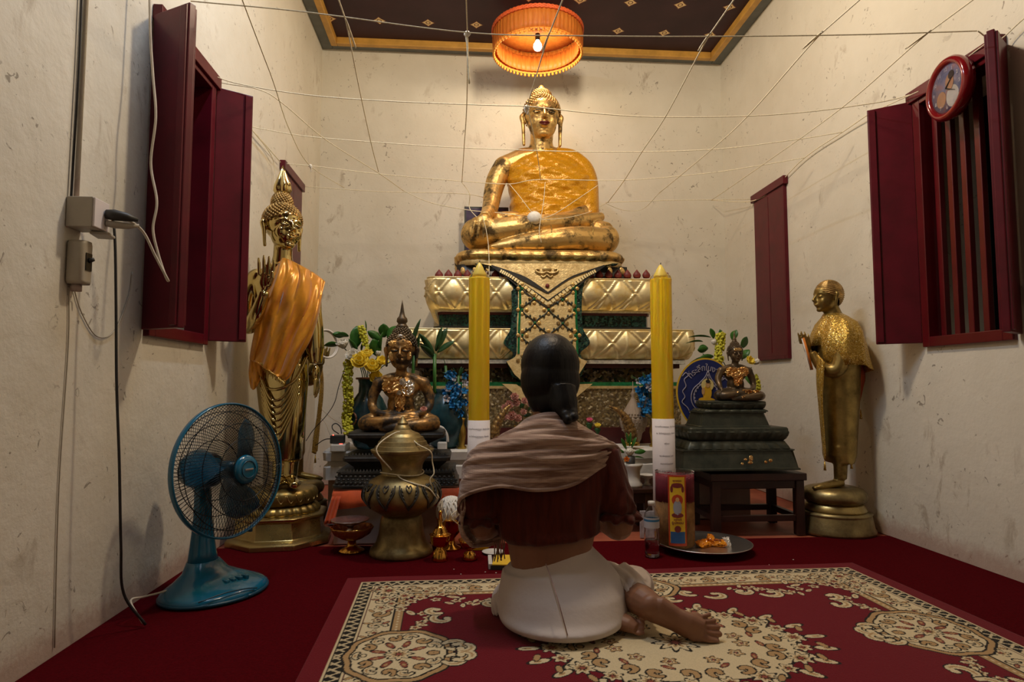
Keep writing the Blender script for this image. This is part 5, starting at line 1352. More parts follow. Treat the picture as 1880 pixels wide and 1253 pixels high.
gr_ = [catmull([q(*p) for p in r_], 8) for r_ in e]; gc = [catmull([a, (a+b_)/2+Vector((0, -.01, 0)), b_], 5) for a, b_ in zip(*gr_)]
cloth_sheet(gc, 'shawl_end', 'shawl_knit', wo, .004)
fg = MB()
for k in range(9):
    x = 908+k*2.0; p = q(x, 990-abs(k-4), .15); fg.tube(catmull([p, p+Vector((.004*math.sin(k), .0, -.03)), p+Vector((.010*math.sin(k*2.1), .0, -.065-.006*(k % 3)))], 4), .0022, 5)
fg.tube([q(904, 990, .15), q(928, 984, .15)], .006, 6)
fg.build('shawl_fringe', 'shawl_knit', wo)
# hair: smooth crown and a plait falling on the right of the neck
hr = MB()
hr.ell(q(1010, 672, .17), (.101, .115, .113), None, 32, 20); hr.ell(q(1010, 698, .15), (.102, .10, .105), None, 28, 16); hr.ell(q(1012, 728, .14), (.083, .078, .080), None, 24, 14)
hr.ell(q(1018, 735, .105), (.066, .05, .065), None, 24, 14)
hr.tube(catmull([q(1030, 715, .085), q(1036, 745, .06), q(1044, 765, .045)], 4), lerpr([.05, .045, .034], 4), 14)
for k in range(9):
    p = q(1033+k*1.9, 735+k*4.4, .062-.006*k); hr.ell(p+Vector((.011*(1 if k % 2 else -1), 0, 0)), (.026-.0012*k, .022, .017), None, 14, 8)
blend(hr.build('hair', 'hair_black', wo), .0045, 2, .5)
MB().tube([q(1050, 764, .02), q(1052, 768, .02)], [.016, .016], 12).build('hair_tie', 'eye_dark', wo)
# ================================================================== RUG (pattern woven as colours of the pile grid)
RW, RD_, ST = 1.03, .72, .0032
nu_, nv_ = int(RW/ST)+1, int(RD_/ST)+1
UU, VV = np.meshgrid(np.linspace(0, RW, nu_), np.linspace(0, RD_, nv_), indexing='ij')
RED, CRM, TAN, BLK, RST, DRD = [np.array(c) for c in ((.155, .0025, .011), (.70, .58, .36), (.46, .29, .13), (.012, .010, .009), (.28, .07, .045), (.085, .003, .008))]
PX = np.zeros((nu_, nv_, 3)); PX[:] = RED
def pdisc(cx, cy, f, c, R):
    i0, i1 = max(0, int((cx-R)/ST)), min(nu_, int((cx+R)/ST)+2); j0, j1 = max(0, int((cy-R)/ST)), min(nv_, int((cy+R)/ST)+2)
    if i0 >= i1 or j0 >= j1: return
    u, v_ = UU[i0:i1, j0:j1]-cx, VV[i0:i1, j0:j1]-cy; PX[i0:i1, j0:j1][f(u, v_)] = c
def pstroke(pts, w, c):
    pts = np.array(pts)
    if not hasattr(w, '__len__'): w = [w]*len(pts)
    for (x, y), ww in zip(pts, w): pdisc(x, y, lambda u, v_: u*u+v_*v_ < ww*ww, c, ww+ST)
def pline(a, b_, n=None):
    n = n or max(2, int(math.hypot(b_[0]-a[0], b_[1]-a[1])/ST)); return [(a[0]+(b_[0]-a[0])*i/n, a[1]+(b_[1]-a[1])*i/n) for i in range(n+1)]
def pcurve(pts, n=24): return [(p.x, p.y) for p in catmull([(a, b_, 0) for a, b_ in pts], n)]
def pflower(cx, cy, R, n=6, rot=0, c=CRM, c2=RST, c3=TAN):
    def shp(k): return lambda u, v_: np.hypot(u, v_) < k*R*(.80+.20*np.cos(n*(np.arctan2(v_, u)+rot)))
    pdisc(cx, cy, shp(1.22), BLK, R*1.3); pdisc(cx, cy, shp(1.0), c, R*1.2); pdisc(cx, cy, shp(.62), c3, R); pdisc(cx, cy, shp(.40), BLK, R); pdisc(cx, cy, shp(.28), c2, R)
def pleaf(cx, cy, L, rot, c=CRM):
    ca, sa = math.cos(rot), math.sin(rot)
    def shp(k): return lambda u, v_: (((u*ca+v_*sa)/(L*k))**2+((-u*sa+v_*ca)/(L*.38*k+.001))**2) < 1
    pdisc(cx, cy, shp(1.3), BLK, L*1.5); pdisc(cx, cy, shp(1.0), c, L*1.3); pdisc(cx+.15*L*ca, cy+.15*L*sa, shp(.4), TAN, L)
def pscroll(cx, cy, R, rot, turn, w=.010, c=CRM, hand=1):
    n = 60; pts = []; ws = []
    for i in range(n):
        t = i/(n-1); r_ = R*(1-t*.82); a = rot+hand*turn*t; pts.append((cx+r_*math.cos(a), cy+r_*math.sin(a))); ws.append(w*(.45+.9*math.sin(math.pi*min(1, t+.12))))
    ws[-1] = w*1.2
    pstroke(pts, [x+.0045 for x in ws], BLK); pstroke(pts, ws, c); pstroke(pts[8:40], [x*.3 for x in ws[8:40]], TAN)
de = np.minimum(RW-UU, RD_-VV); along = np.where(RW-UU < RD_-VV, VV, UU)
PX[de < .245] = RED
PX[(de > .058) & (de < .066)] = CRM
bb = (de >= .066) & (de < .108); PX[bb] = BLK
ph = along/.036; tt = (de-.066)/.042
z1 = np.abs(np.mod(ph+tt*.9, 1)-.5); z2 = np.abs(np.mod(ph-tt*.9+.5, 1)-.5)
PX[bb & ((z1 < .11) | (z2 < .13)) & (tt > .1) & (tt < .9)] = CRM*.9
PX[(de >= .108) & (de < .114)] = CRM; PX[(de >= .114) & (de < .117)] = DRD
PX[(de >= .117) & (de < .205)] = CRM
PX[(de >= .205) & (de < .209)] = BLK; PX[(de >= .209) & (de < .236)] = TAN
dots = (np.abs(de-.2225) < .004) & (np.mod(along, .022) < .011); PX[dots] = CRM
PX[(de >= .236) & (de < .240)] = BLK
rp = random.Random(11)
def bord(side, t, d): return (RW-d, t) if side else (t, RD_-d)
for side, L in ((0, RW), (1, RD_)):
    k = 0; t = .0
    while t < L-.12:
        a, b_ = bord(side, t, .160), bord(side, t+.055, .160)
        c0 = -math.pi/2 if side == 0 else math.pi
        pscroll(a[0], a[1], .030, c0+rp.uniform(-.4, .4), 4.6, .0065, TAN if k % 2 else CRM, 1 if k % 2 else -1)
        if k % 2: pflower(b_[0], b_[1], .022, 5, k, CRM, RST)
        else: pflower(b_[0], b_[1], .018, 6, k, TAN, DRD, CRM)
        for s_ in (-1, 1):
            c = bord(side, t+.026, .160+s_*.028); pleaf(c[0], c[1], .013, rp.uniform(0, 3), RST if rp.random() < .4 else TAN)
        t += .108; k += 1
# corner flowers and garlands of the field
cx, cy = RW-.17, RD_-.17
for (a, b_, r_) in ((0, 0, .045), (-.075, .01, .03), (.01, -.075, .03), (-.135, -.02, .026), (-.02, -.135, .026), (-.06, -.06, .034), (-.115, -.085, .026), (-.085, -.12, .024), (-.19, -.055, .022), (-.055, -.19, .022), (-.17, -.11, .02)):
    pflower(cx+a, cy+b_, r_, 5 if r_ < .03 else 8, a*30)
for (a, b_, r_) in ((-.10, .0, .5), (0, -.10, 1.6), (-.16, -.06, 2.2), (-.06, -.16, 2.8), (-.23, -.09, .4), (-.25, -.05, 1.2), (-.09, -.23, 1.0)): pleaf(cx+a, cy+b_, .024, r_)
for k in range(6):
    t = k/5; x, y = cx-.24-.23*t, RD_-.300-.03*math.sin(t*6); pflower(x, y, .019-.003*t, 5, k); pleaf(x+.025, y-.022, .018, .6+k); pleaf(x-.02, y+.02, .016, 2.4-k*.3)
for k in range(4):
    t = k/3; x, y = RW-.300-.02*math.sin(t*5), cy-.24-.12*t; pflower(x, y, .019, 5, k); pleaf(x-.02, y+.02, .018, .4+k)
for (x, y, R_, ro, tu, hd) in ((RW-.37, .255, .045, 1.2, 4.6, -1), (RW-.34, .335, .035, 4.2, 4.5, 1), (.50, RD_-.33, .045, 3.4, 4.6, 1), (.40, RD_-.305, .035, .2, 4.6, -1), (.29, RD_-.33, .045, 3.6, 4.4, 1), (.20, RD_-.30, .035, 5.2, 4.6, -1)): pscroll(x, y, R_, ro, tu, .010, CRM, hd)
# cartouches on the middle of each side
def cartouche(cx, cy, rx, ry):
    for k, c in ((1.22, BLK), (1.17, TAN), (1.06, BLK), (1.02, CRM)):
        pdisc(cx, cy, lambda u, v_: (np.abs(u/(rx*k))**2.2+np.abs(v_/(ry*k))**2.2) < 1+.05*np.cos(10*np.arctan2(v_, u)), c, max(rx, ry)*1.5)
    for k in range(14):
        a = 2*math.pi*k/14; pscroll(cx+rx*.80*math.cos(a), cy+ry*.80*math.sin(a), .022, a+1, 4.4, .0055, TAN if k % 2 else CRM, 1 if k % 2 else -1)
    for k in range(8):
        a = 2*math.pi*k/8+.3; pleaf(cx+rx*.48*math.cos(a), cy+ry*.48*math.sin(a), .020, a, RST)
    pflower(cx, cy, .036, 8, 0, CRM, RST)
cartouche(RW-.245, 0, .125, .145)
cartouche(0, RD_-.235, .16, .105)
for s_ in (1,):
    for (x, y, ro, hd) in ((RW-.40, .05, .3, 1), (RW-.405, .045, 5.6, -1), (RW-.42, .02, 2.0, 1)): pscroll(x, y, .032, ro, 4.6, .009, CRM, hd)
    for (x, y, ro, hd) in ((.05, RD_-.37, 1.9, 1), (.12, RD_-.36, 5.6, -1)): pscroll(x, y, .032, ro, 4.6, .009, CRM, hd)
# centre medallion
mr = np.hypot(UU/.36, VV/.255); ma = np.arctan2(VV/.255, UU/.36)
edge = 1+.07*np.cos(12*ma)+.03*np.cos(24*ma+.4)
PX[mr < edge*1.03] = BLK; PX[mr < edge] = CRM
for k in range(22):
    a = 2*math.pi*k/22; x, y = .345*math.cos(a), .245*math.sin(a)
    if x < -.06 or y < -.06: continue
    pflower(x*1.04, y*1.04, .027 if k % 2 else .036, 6 if k % 2 else 8, a); pscroll(x*.82, y*.82, .026, a+.8, 4.5, .007, TAN, 1 if k % 2 else -1); pleaf(x*1.23, y*1.23, .030, a, CRM); pleaf(x*1.18+.02, y*1.18-.02, .020, a+1, TAN)
for k in range(12):
    a = 2*math.pi*k/12+.2; x, y = .19*math.cos(a), .13*math.sin(a)
    if x < -.05 or y < -.05: continue
    pflower(x, y, .022, 5, a, TAN, RST, CRM); pleaf(x*1.28, y*1.28, .017, a+1.2, RST)
pflower(0, 0, .06, 10, 0)
# full rug by mirroring
full = np.concatenate([PX[::-1], PX[1:]], axis=0); full = np.concatenate([full[:, ::-1], full[:, 1:]], axis=1)
fu = np.concatenate([-UU[::-1, 0], UU[1:, 0]]); fv = np.concatenate([-VV[0, ::-1], VV[0, 1:]])
nx_, ny_ = len(fu), len(fv)
co_ = np.zeros((nx_, ny_, 3)); co_[:, :, 0] = fu[:, None]; co_[:, :, 1] = fv[None, :]
co_[:, :, 2] = .009+.0012*np.sin(fu[:, None]*9)*np.sin(fv[None, :]*7)
idx = np.arange(nx_*ny_).reshape(nx_, ny_)
qd = np.stack([idx[:-1, :-1], idx[1:, :-1], idx[1:, 1:], idx[:-1, 1:]], -1).reshape(-1, 4)
me = bpy.data.meshes.new('rug'); me.vertices.add(nx_*ny_); me.vertices.foreach_set('co', co_.reshape(-1))
me.loops.add(len(qd)*4); me.polygons.add(len(qd)); me.loops.foreach_set('vertex_index', qd.reshape(-1)); me.polygons.foreach_set('loop_start', np.arange(len(qd))*4); me.update(calc_edges=True)
me.polygons.foreach_set('use_smooth', [True]*len(qd))
at_ = me.color_attributes.new('pattern', 'FLOAT_COLOR', 'POINT'); cc_ = np.ones((nx_*ny_, 4), dtype=np.float32); cc_[:, :3] = full.reshape(-1, 3); at_.data.foreach_set('color', cc_.reshape(-1))
m, nt, b = new_mat('rug_pile'); setp(b, rough=.95, spec=.08, sheen=.12)
vc = nt.nodes.new('ShaderNodeAttribute'); vc.attribute_name = 'pattern'; nn = noise(nt, coords(nt), 260, 3)
nt.links.new(mixc(nt, .35, vc.outputs['Color'], ramp(nt, nn, [(.3, .55), (.7, 1.0)]), 'MULTIPLY'), b.inputs['Base Color']); bump(nt, b, nn, .5, .003)
me.materials.append(M['rug_pile'])
rug = bpy.data.objects.new('rug', me); COL.objects.link(rug)
rug.location = (.612, 2.545-RD_+.018, .0035); rug.rotation_euler = (0, 0, math.radians(1.6)); rug.scale = (1, 1, 1)
tag(rug, 'crimson and cream patterned floral rug with a black zigzag border, under the seated woman', 'rug')
so = rug.modifiers.new('thick', 'SOLIDIFY'); so.thickness = .007; so.offset = -1
# ================================================================== SACRED STRINGS
NET = 2.118
def string(pts, label, r=.0026, name='sacred_string', group='cotton strings stretched across the room', n=8, mat='thread'):
    P_ = catmull(pts, n); c = P_[0]
    root = MB().tube([p-c for p in P_], r, 6).build(name, mat, None, True, c); return tag(root, label, 'string', group)
def net(l, z=NET): return [atz(x, y, z) for x, y in l]
def ext(pts, y=-1.88):
    a, b_ = pts[1], pts[0]; d = (b_-a); t = (y-b_.y)/d.y; e = b_+d*t
    e.x = max(XL+.02, min(XR-.02, e.x)); return [e]+pts
string(net([(350, 2), (560, 22), (860, 60), (1080, 66), (1300, 67), (1560, 64), (1794, 57)]), 'nearest string crossing the room between the two near windows, passing over the ceiling canopy')
string(net([(350, 118), (370, 127), (430, 152), (560, 174), (700, 185), (860, 192), (966, 195)]), 'string from the left near shutters to the knot in front of the large Buddha face')
string(net([(968, 195), (1100, 209), (1220, 215), (1400, 212), (1560, 196), (1686, 168), (1810, 80)]), 'string from the Buddha face knot to the clock window on the right')
string(net([(456, 232), (560, 250), (700, 262), (860, 272), (1100, 279), (1300, 275), (1450, 258), (1546, 243)]), 'string crossing at the neck of the large Buddha')
string(net([(515, 300), (575, 305), (700, 320), (850, 333), (935, 338), (990, 330), (1145, 331), (1300, 318), (1400, 303), (1476, 290)]), 'string crossing at the chest of the large Buddha')
string(net([(552, 342), (700, 352), (850, 356), (905, 368)]), 'farthest string on the left, from the far window corner towards the Buddha arm')
string(net([(1112, 372), (1230, 368), (1387, 366)]), 'farthest string on the right, ending at the far closed window')
string(ext(net([(445, 0), (500, 145), (530, 235), (568, 303), (632, 345)])), 'string running into the room above the golden standing Buddha')
string(ext(net([(622, 0), (635, 38), (657, 150), (681, 262), (695, 316)])), 'string running into the room just left of the canopy, bending at the first crossing')
string(ext(net([(856, 0), (858, 62), (857, 192), (852, 272), (848, 335)])), 'string with a frayed hanging tail running in left of the canopy')
string([atz(858, 62, NET), atz(859, 62, NET)-Vector((.002, 0, .05)), atz(860, 62, NET)-Vector((-.004, 0, .20))], 'loose frayed string tail hanging from the crossing left of the canopy', .0035)
string(ext(net([(1033, 0), (1007, 66), (968, 194)])), 'string running from above the canopy to the knot at the Buddha face')
string([atz(968, 195, NET), at(985, 275, 3.7), at(993, 332, 4.05)], 'string dropping from the face knot to the Buddha chest')
string(ext(net([(1347, 0), (1300, 68), (1222, 214), (1178, 280), (1147, 330), (1116, 372)])), 'string running in right of the canopy down towards the Buddha sleeve')
string(ext(net([(1578, 0), (1504, 65), (1374, 212), (1306, 275), (1210, 355)])), 'string running in across the middle of the right wall')
string(ext(net([(1786, 0), (1702, 62), (1543, 200), (1400, 303), (1306, 368)])), 'string running in along the right wall to the far window corner')
string(net([(367, 126), (400, 150), (474, 164), (519, 190), (600, 258), (695, 318), (740, 350)]), 'diagonal string from the left shutters towards the altar')
string([atz(740, 350, NET), at(790, 372, 4.3), at(860, 386, 4.25), at(925, 392, 4.15), at(990, 402, 4.0)], 'sagging string from the left net to the Buddha lap')
string([atz(848, 335, NET), at(862, 356, 4.25), at(862, 382, 4.3), at(878, 402, 4.1)], 'short string hanging down to the Buddha hand')
string([atz(935, 338, NET), at(955, 362, 4.05), at(975, 388, 4.0), at(992, 402, 3.98)], 'string slanting from the left of the Buddha chest to the lap knot', .002)
string([atz(1098, 340, NET), at(1060, 366, 4.05), at(1020, 392, 4.0), at(994, 402, 3.98)], 'string slanting from the Buddha sleeve to the lap knot', .002)
string([at(1001, 335, 4.02), at(998, 370, 4.0), at(993, 402, 3.98), at(990, 425, 3.92), at(994, 446, 3.92)], 'string hanging down the middle of the Buddha robe', .002)
string([atz(1116, 372, NET), at(1080, 390, 4.2), at(1040, 400, 4.05), at(994, 404, 3.98)], 'string looping from the right net below the sleeve to the lap knot', .002)
string([atz(1210, 355, NET), at(1180, 384, 4.6), at(1145, 386, 4.6), at(1112, 374, 4.5)], 'slack curved string hanging on the back wall side right of the Buddha', .002)
string([at(885, 396, 4.02), at(892, 420, 4.0), at(897, 455, 3.95), at(898, 500, 3.83), at(897, 512, 3.82)], 'string hanging from the Buddha hand down beside the left candle', .002)
string([atx(455, 229, XL+.02), atx(500, 290, XL+.02), atx(504, 345, XL+.02), atx(503, 365, XL+.02)], 'string drooping down the left wall behind the golden standing Buddha', .0025)
string([atx(367, 126, XL+.02), atx(455, 229, XL+.02), atx(515, 298, XL+.02)], 'string along the tops of the left windows')
string([atx(1597, 208, XR-.03), atx(1545, 244, XR-.02), atx(1476, 291, XR-.02), atx(1392, 366, XR-.03), at(1306, 368, 4.9)], 'knotted string along the right wall to the far window top', .0032)
string([atx(1686, 168, XR-.06), atx(1597, 208, XR-.04)], 'short string from the clock window to the next shutter top')
string([at(1795, 57, 2.2), atx(1830, 75, XR-.05), atx(1880, 34, XR-.03), atx(1990, -60, XR-.03)], 'string tied at the top corner of the clock window leaving to the right')
for (p, lb) in ((atz(967, 197, NET), 'white string knot in front of the large Buddha face'), (atx(1832, 78, XR-.06), 'frayed string knot at the top right corner of the clock window'), (atz(570, 305, NET), 'white string knot above the left far window'), (atz(858, 62, NET), 'small string knot on the nearest crossing left of the canopy')):
    kn = MB()
    for k in range(5):
        a = random.uniform(0, 3); d = Vector((math.cos(a)*.012, math.sin(a)*.012, 0)); kn.tube(catmull([-d, Vector((.004, .004, .006*(k-2)*.5)), d, Vector((d.x*.3, d.y, -.012-.006*k))], 4), .003, 6)
    kn.ell((0, 0, 0), (.011, .011, .012), None, 12, 8)
    o = kn.build('string_knot', 'thread_white', None, True, p); tag(o, lb, 'knot')
# ================================================================== LEFT WALL ELECTRICS
simple('box_ivory', (.42, .38, .31), .5, 0, .08, 14); simple('plug_dark', (.03, .03, .028), .5); simple('cord_black', (.02, .02, .022), .5); simple('cord_ivory', (.55, .49, .40), .5)
ob = thing('socket_box', (XL, 1.905, 1.20), 'ivory surface socket box on the left wall with two plugs in it', 'socket')
bevel(MB().box((.037, .0, .045), (.072, .078, .088)).build('box', 'box_ivory', ob, False), .003)
bevel(MB().box((.076, .0, .045), (.006, .074, .084)).build('face_plate', 'paper', ob, False), .002)
bevel(MB().box((.060, .045, -.005), (.05, .07, .008), .2).build('lower_cover', 'box_ivory', ob, False), .002)
pg = thing('power_plug', (XL+.08, 1.925, 1.253), 'dark rubber plug pushed into the wall socket box', 'plug')
MB().tube([(0, 0, 0), (.02, .004, -.001), (.05, .014, -.004), (.075, .03, -.008)], [.014, .017, .013, .006], 14).build('plug_body', 'plug_dark', pg)
pg2 = thing('power_plug', (XL+.08, 1.925, 1.226), 'grey beige plug below the dark one in the wall socket box', 'plug')
MB().tube([(0, 0, 0), (.02, .008, -.002), (.05, .024, -.002), (.075, .038, .004)], [.009, .011, .009, .005], 14).build('plug_body', 'box_ivory', pg2)
bk = thing('circuit_breaker', (XL, 1.90, 1.04), 'ivory circuit breaker with a dark switch below the socket box', 'circuit breaker')
rs = [[Vector((x*.05+.0, .028*math.copysign(abs(math.cos(a))**.5, math.cos(a))*s_, z)) for a, x in [(2*math.pi*j/24, (1+math.copysign(abs(math.sin(2*math.pi*j/24))**.5, math.sin(2*math.pi*j/24)))/2) for j in range(24)]] for z, s_ in ((0, .8), (.01, 1), (.115, 1), (.125, .8))]
MB().rings(rs).build('housing', 'box_ivory', bk); MB().box((.0505, .0, .065), (.004, .028, .05)).build('switch_window', 'eye_dark', bk, False)
MB().tube([(.052, 0, .07), (.064, .004, .074)], [.008, .005], 8).build('switch_lever', 'plug_dark', bk)
MB().tube([(.02, 0, -.02), (.02, 0, 0)], .014, 10).build('cable_gland', 'pink_plaster', bk)
cnd = MB().tube([Vector((0, 0, 0)), Vector((0, 0, ZC-1.29-.03))], .007, 10).build('conduit', 'plaster', None, True, (XL+.011, 1.895, 1.29)); tag(cnd, 'painted vertical cable pipe on the left wall above the socket box', 'pipe')
cnd2 = MB().tube([Vector((0, .0, 0)), Vector((.002, .004, .4)), Vector((0, -.002, .9)), Vector((0, 0, ZC-1.29-.03))], .0032, 8).build('cable', 'cord_black', None, True, (XL+.008, 1.876, 1.29)); tag(cnd2, 'dark cable running up the left wall beside the painted pipe', 'cable')
def cord(pts, r, mat, label, name='cord'):
    P_ = catmull(pts, 8); c = P_[0]; return tag(MB().tube([p-c for p in P_], r, 8).build(name, mat, None, True, c), label, 'cord')
cord([at(194, 392, 1.965), at(205, 398, 1.98), at(211, 440, 1.98), at(213, 560, 1.98), at(214, 700, 1.99), at(219, 850, 2.0), at(222, 1000, 2.02), at(227, 1090, 2.06), Vector((-.975, 2.10, .012))], .0042, 'cord_black', 'black cord hanging from the wall socket to the carpet')
cord([at(200, 398, 1.975), at(230, 402, 2.0), at(262, 425, 2.05), at(285, 470, 2.08), at(308, 514, 2.10), at(303, 505, 2.12), at(290, 465, 2.12), at(281, 420, 2.12), at(288, 370, 2.13), at(277, 300, 2.14), at(286, 215, 2.14), at(281, 140, 2.15), at(276, 60, 2.15), at(274, -60, 2.15)], .0042, 'cord_ivory', 'beige cord looping from the wall socket up along the left shutter')
cord([Vector((XL+.004, 1.893, 1.03)), atx(125, 640, XL+.004), atx(108, 900, XL+.004), atx(100, 1190, XL+.004)], .0018, 'box_ivory', 'thin wire running down the left wall below the breaker', 'wire')
cord([atx(135, 528, XL+.004), atx(150, 575, XL+.004), atx(178, 618, XL+.004), atx(210, 608, XL+.004), atx(236, 545, XL+.004), atx(243, 500, XL+.004)], .0018, 'box_ivory', 'thin wire sagging on the left wall from breaker to shutter', 'wire')
cord([Vector((-.985, 2.105, .014)), at(240, 1105, 2.14), at(262, 1097, 2.20), at(290, 1090, 2.28), at(312, 1083, 2.36)], .0035, 'cord_ivory', 'pale cord running along the carpet edge to the fan')
# ================================================================== CLOCK
ck = atx(1741, 163, XR-.075)
clk = thing('wall_clock', ck, 'round red wall clock with a portrait dial hanging on the right barred window', 'clock')
RC = Matrix.Rotation(math.radians(-6), 3, 'Z') @ Matrix(((0, 0, -1), (-1, 0, 0), (0, 1, 0))).to_3x3()
def cp3(a, r_, d): return RC @ Vector((r_*math.cos(a), r_*math.sin(a), d))
simple('clock_red', (.20, .004, .008), .15, coat=.5)
rs = []
for (r_, d) in ((.125, -.03), (.133, -.01), (.134, .004), (.126, .018), (.115, .022), (.104, .016), (.098, .004), (.098, -.03)): rs.append([cp3(2*math.pi*j/64, r_, d) for j in range(64)])
MB().rings(rs).build('rim', 'clock_red', clk)
m, nt, b = new_mat('clock_dial'); setp(b, rough=.3)
v = coords(nt); nt.links.new(ramp(nt, noise(nt, v, 26, 4), [(.3, (.10, .13, .30)), (.5, (.26, .26, .42)), (.65, (.42, .26, .30)), (.8, (.5, .42, .45))]), b.inputs['Base Color'])
MB().rings([[cp3(2*math.pi*j/64, r_, d) for j in range(64)] for r_, d in ((.1, -.02), (.1, .004), (.001, .0042))], cap=False).build('dial', 'clock_dial', clk)
def flat(cx, cy, rx, ry, d, name, mat, parent, Rm, n=28, sh=None):
    pts = []
    for j in range(n):
        a = 2*math.pi*j/n; k = sh(a) if sh else 1
        pts.append((cx+rx*math.cos(a)*k, cy+ry*math.sin(a)*k))
    mb = MB(); mb.rings([[Rm @ Vector((x, y, d)) for x, y in pts], [Rm @ Vector((x, y, d+.0012)) for x, y in pts]]); return mb.build(name, mat, parent, False)
simple('portrait_skin', (.48, .27, .16), .5); simple('portrait_white', (.70, .70, .72), .5); simple('portrait_hair', (.04, .03, .03), .5); simple('dial_ink', (.75, .75, .82), .5)
flat(.035, -.045, .038, .045, .0045, 'portrait_shoulders', 'portrait_white', clk, RC)
flat(.022, .020, .026, .036, .006, 'portrait_face', 'portrait_skin', clk, RC)
flat(.034, .046, .018, .018, .0065, 'portrait_hair', 'portrait_hair', clk, RC)
flat(-.035, -.035, .030, .035, .0045, 'portrait_background', 'portrait_skin', clk, RC)
Rt = RC.to_euler()
for h_ in range(1, 13):
    a = math.pi/2-h_*math.pi/6; t_ = text_mesh(str(h_), .022, 'dial_ink', 'numeral', clk, RC @ Vector((-.0-.082*math.cos(a)*-1, .082*math.sin(a), .0075)), Rt, .0003, .0004)
for (a, L, w_) in ((math.radians(40), .05, .0035), (math.radians(-28), .065, .0025)):
    MB().tube([RC @ Vector((0, 0, .010)), RC @ Vector((L*math.cos(a), L*math.sin(a), .010))], [w_, w_*.4], 6).build('clock_hand', 'eye_dark', clk)
o = MB().rings([[cp3(2*math.pi*j/48, r_, d) for j in range(48)] for r_, d in ((.1, .012), (.06, .015), (.001, .0165))], cap=False).build('cover_glass', 'clear_film', clk)
# ================================================================== PLANTS, FLOWERS AND VASES
simple('leaf_green', (.03, .13, .015), .4, 0, .25, 20); simple('leaf_dark', (.02, .07, .018), .4, 0, .3, 20)
simple('petal_white', (.80, .76, .66), .5, 0, .06, 20); simple('petal_yellow', (.92, .70, .07), .5, 0, .12, 20); simple('petal_lime', (.60, .58, .04), .6, 0, .25, 60)
simple('petal_blue', (.01, .17, .42), .5, 0, .5, 50); simple('petal_pale', (.45, .42, .45), .5, 0, .3, 40); simple('petal_pink', (.62, .32, .26), .5, 0, .2, 30); simple('pink_bright', (.75, .13, .25), .5)
simple('brass_vase', (.50, .34, .08), .30, .9, .12, 14); simple('teal_glaze', (.012, .05, .065), .22, .1, .8, 9); simple('white_ceramic', (.68, .66, .62), .28, 0, .04, 10)
def leaf(mb, base, d, L, w_, droop=.3, twist=0):
    base, d = Vector(base), Vector(d).normalized(); side = d.cross(Vector((0, 0, 1))); side = side.normalized() if side.length > .05 else Vector((1, 0, 0))
    side = Matrix.Rotation(twist, 3, d) @ side; up = side.cross(d); n = 7; vs = []
    for i in range(n):
        t = i/(n-1); c = base + d*L*t - Vector((0, 0, 1))*droop*L*t*t; ww = w_*math.sin(math.pi*min(1, t*.93+.05))**.8
        vs += [c-side*ww+up*ww*.25, c, c+side*ww+up*ww*.25]
    fs = []
    for i in range(n-1):
        for k in range(2): a = i*3+k; fs.append((a, a+1, a+4, a+3))
    mb.add(vs, fs)
def blossom(mb, c, R, n, layers=2, open_=.9, axis=(0, -.3, 1)):
    c = Vector(c); ax = Vector(axis).normalized(); s1 = ax.orthogonal().normalized(); s2 = ax.cross(s1)
    for l in range(layers):
        op = open_*(1-l*.38)
        for k in range(n):
            a = 2*math.pi*(k+.5*l)/n; o = s1*math.cos(a)+s2*math.sin(a); tn = ax.cross(o); vs = []; m_ = 6
            for i in range(m_):
                t = i/(m_-1); rr_ = R*(math.sin(t*1.5)*op*.95+.05); hh_ = R*1.25*t*(1-.35*op*t); ww = R*.42*math.sin(math.pi*min(1, t*.86+.1))**.8
                p = c+o*rr_+ax*hh_; vs += [p-tn*ww, p+o*R*.08, p+tn*ww]
            fs = []
            for i in range(m_-1):
                for q_ in range(2): b0 = i*3+q_; fs.append((b0, b0+1, b0+4, b0+3))
            mb.add(vs, fs)
def part(mb, name, mat, root, th=.0): 
    o = mb.build(name, mat, root)
    if th: solid(o, th)
    return o
def vase(name, loc, prof, mat, label, cat='vase', mod=None, seg=40):
    root = thing(name, loc, label, cat); MB().lathe(prof, seg, mod=mod).build('vessel', mat, root); return root
def px_prof(cx, Y, rows, zb): return [(hw*Y/1166.3, at(cx, y, Y).z-zb) for y, hw in rows]
LT = LZ+.0005
# large teal vase and its bouquet behind the left seated Buddha
VY = 3.60; vx = at(676, 750, VY).x
pr_v = [(.055, 0), (.075, .02), (.10, .08), (.112, .16), (.105, .22), (.080, .275), (.055, .31), (.052, .36), (.060, .385), (.070, .392)]
simple('vase_lip', (.16, .06, .03), .4)
tv = vase('teal_vase', (vx, VY, LT), pr_v, 'teal_glaze', 'large dark teal glazed vase behind the left seated Buddha, full of white and yellow flowers')
MB().tube([(.066*math.cos(a/24*2*math.pi), .066*math.sin(a/24*2*math.pi), .388) for a in range(25)], .006, 8).build('rim', 'vase_lip', tv)
for k, a in enumerate((-.9, -2.3)):
    MB().tube([(.105*math.cos(a)+.032*math.cos(t)*math.sin(a)*-1, .105*math.sin(a)+.032*math.cos(t)*math.cos(a)-.012, .17+.032*math.sin(t)) for t in [2*math.pi*j/24 for j in range(25)]], .005, 8).build('ring_handle', 'vase_lip', tv)
bq = thing('flower_bouquet', (vx, VY, LT+.30), 'bouquet of white lotus, yellow blooms and green leaves behind the left seated Buddha', 'flowers')
B0 = Vector(bq.location)
stems = MB()
def stem_to(p, mb): mb.tube(catmull([Vector((random.uniform(-.02, .02), random.uniform(-.02, .02), .0)), Vector((p.x*.4, p.y*.4, p.z*.55+.03)), p], 6), .0028, 5)
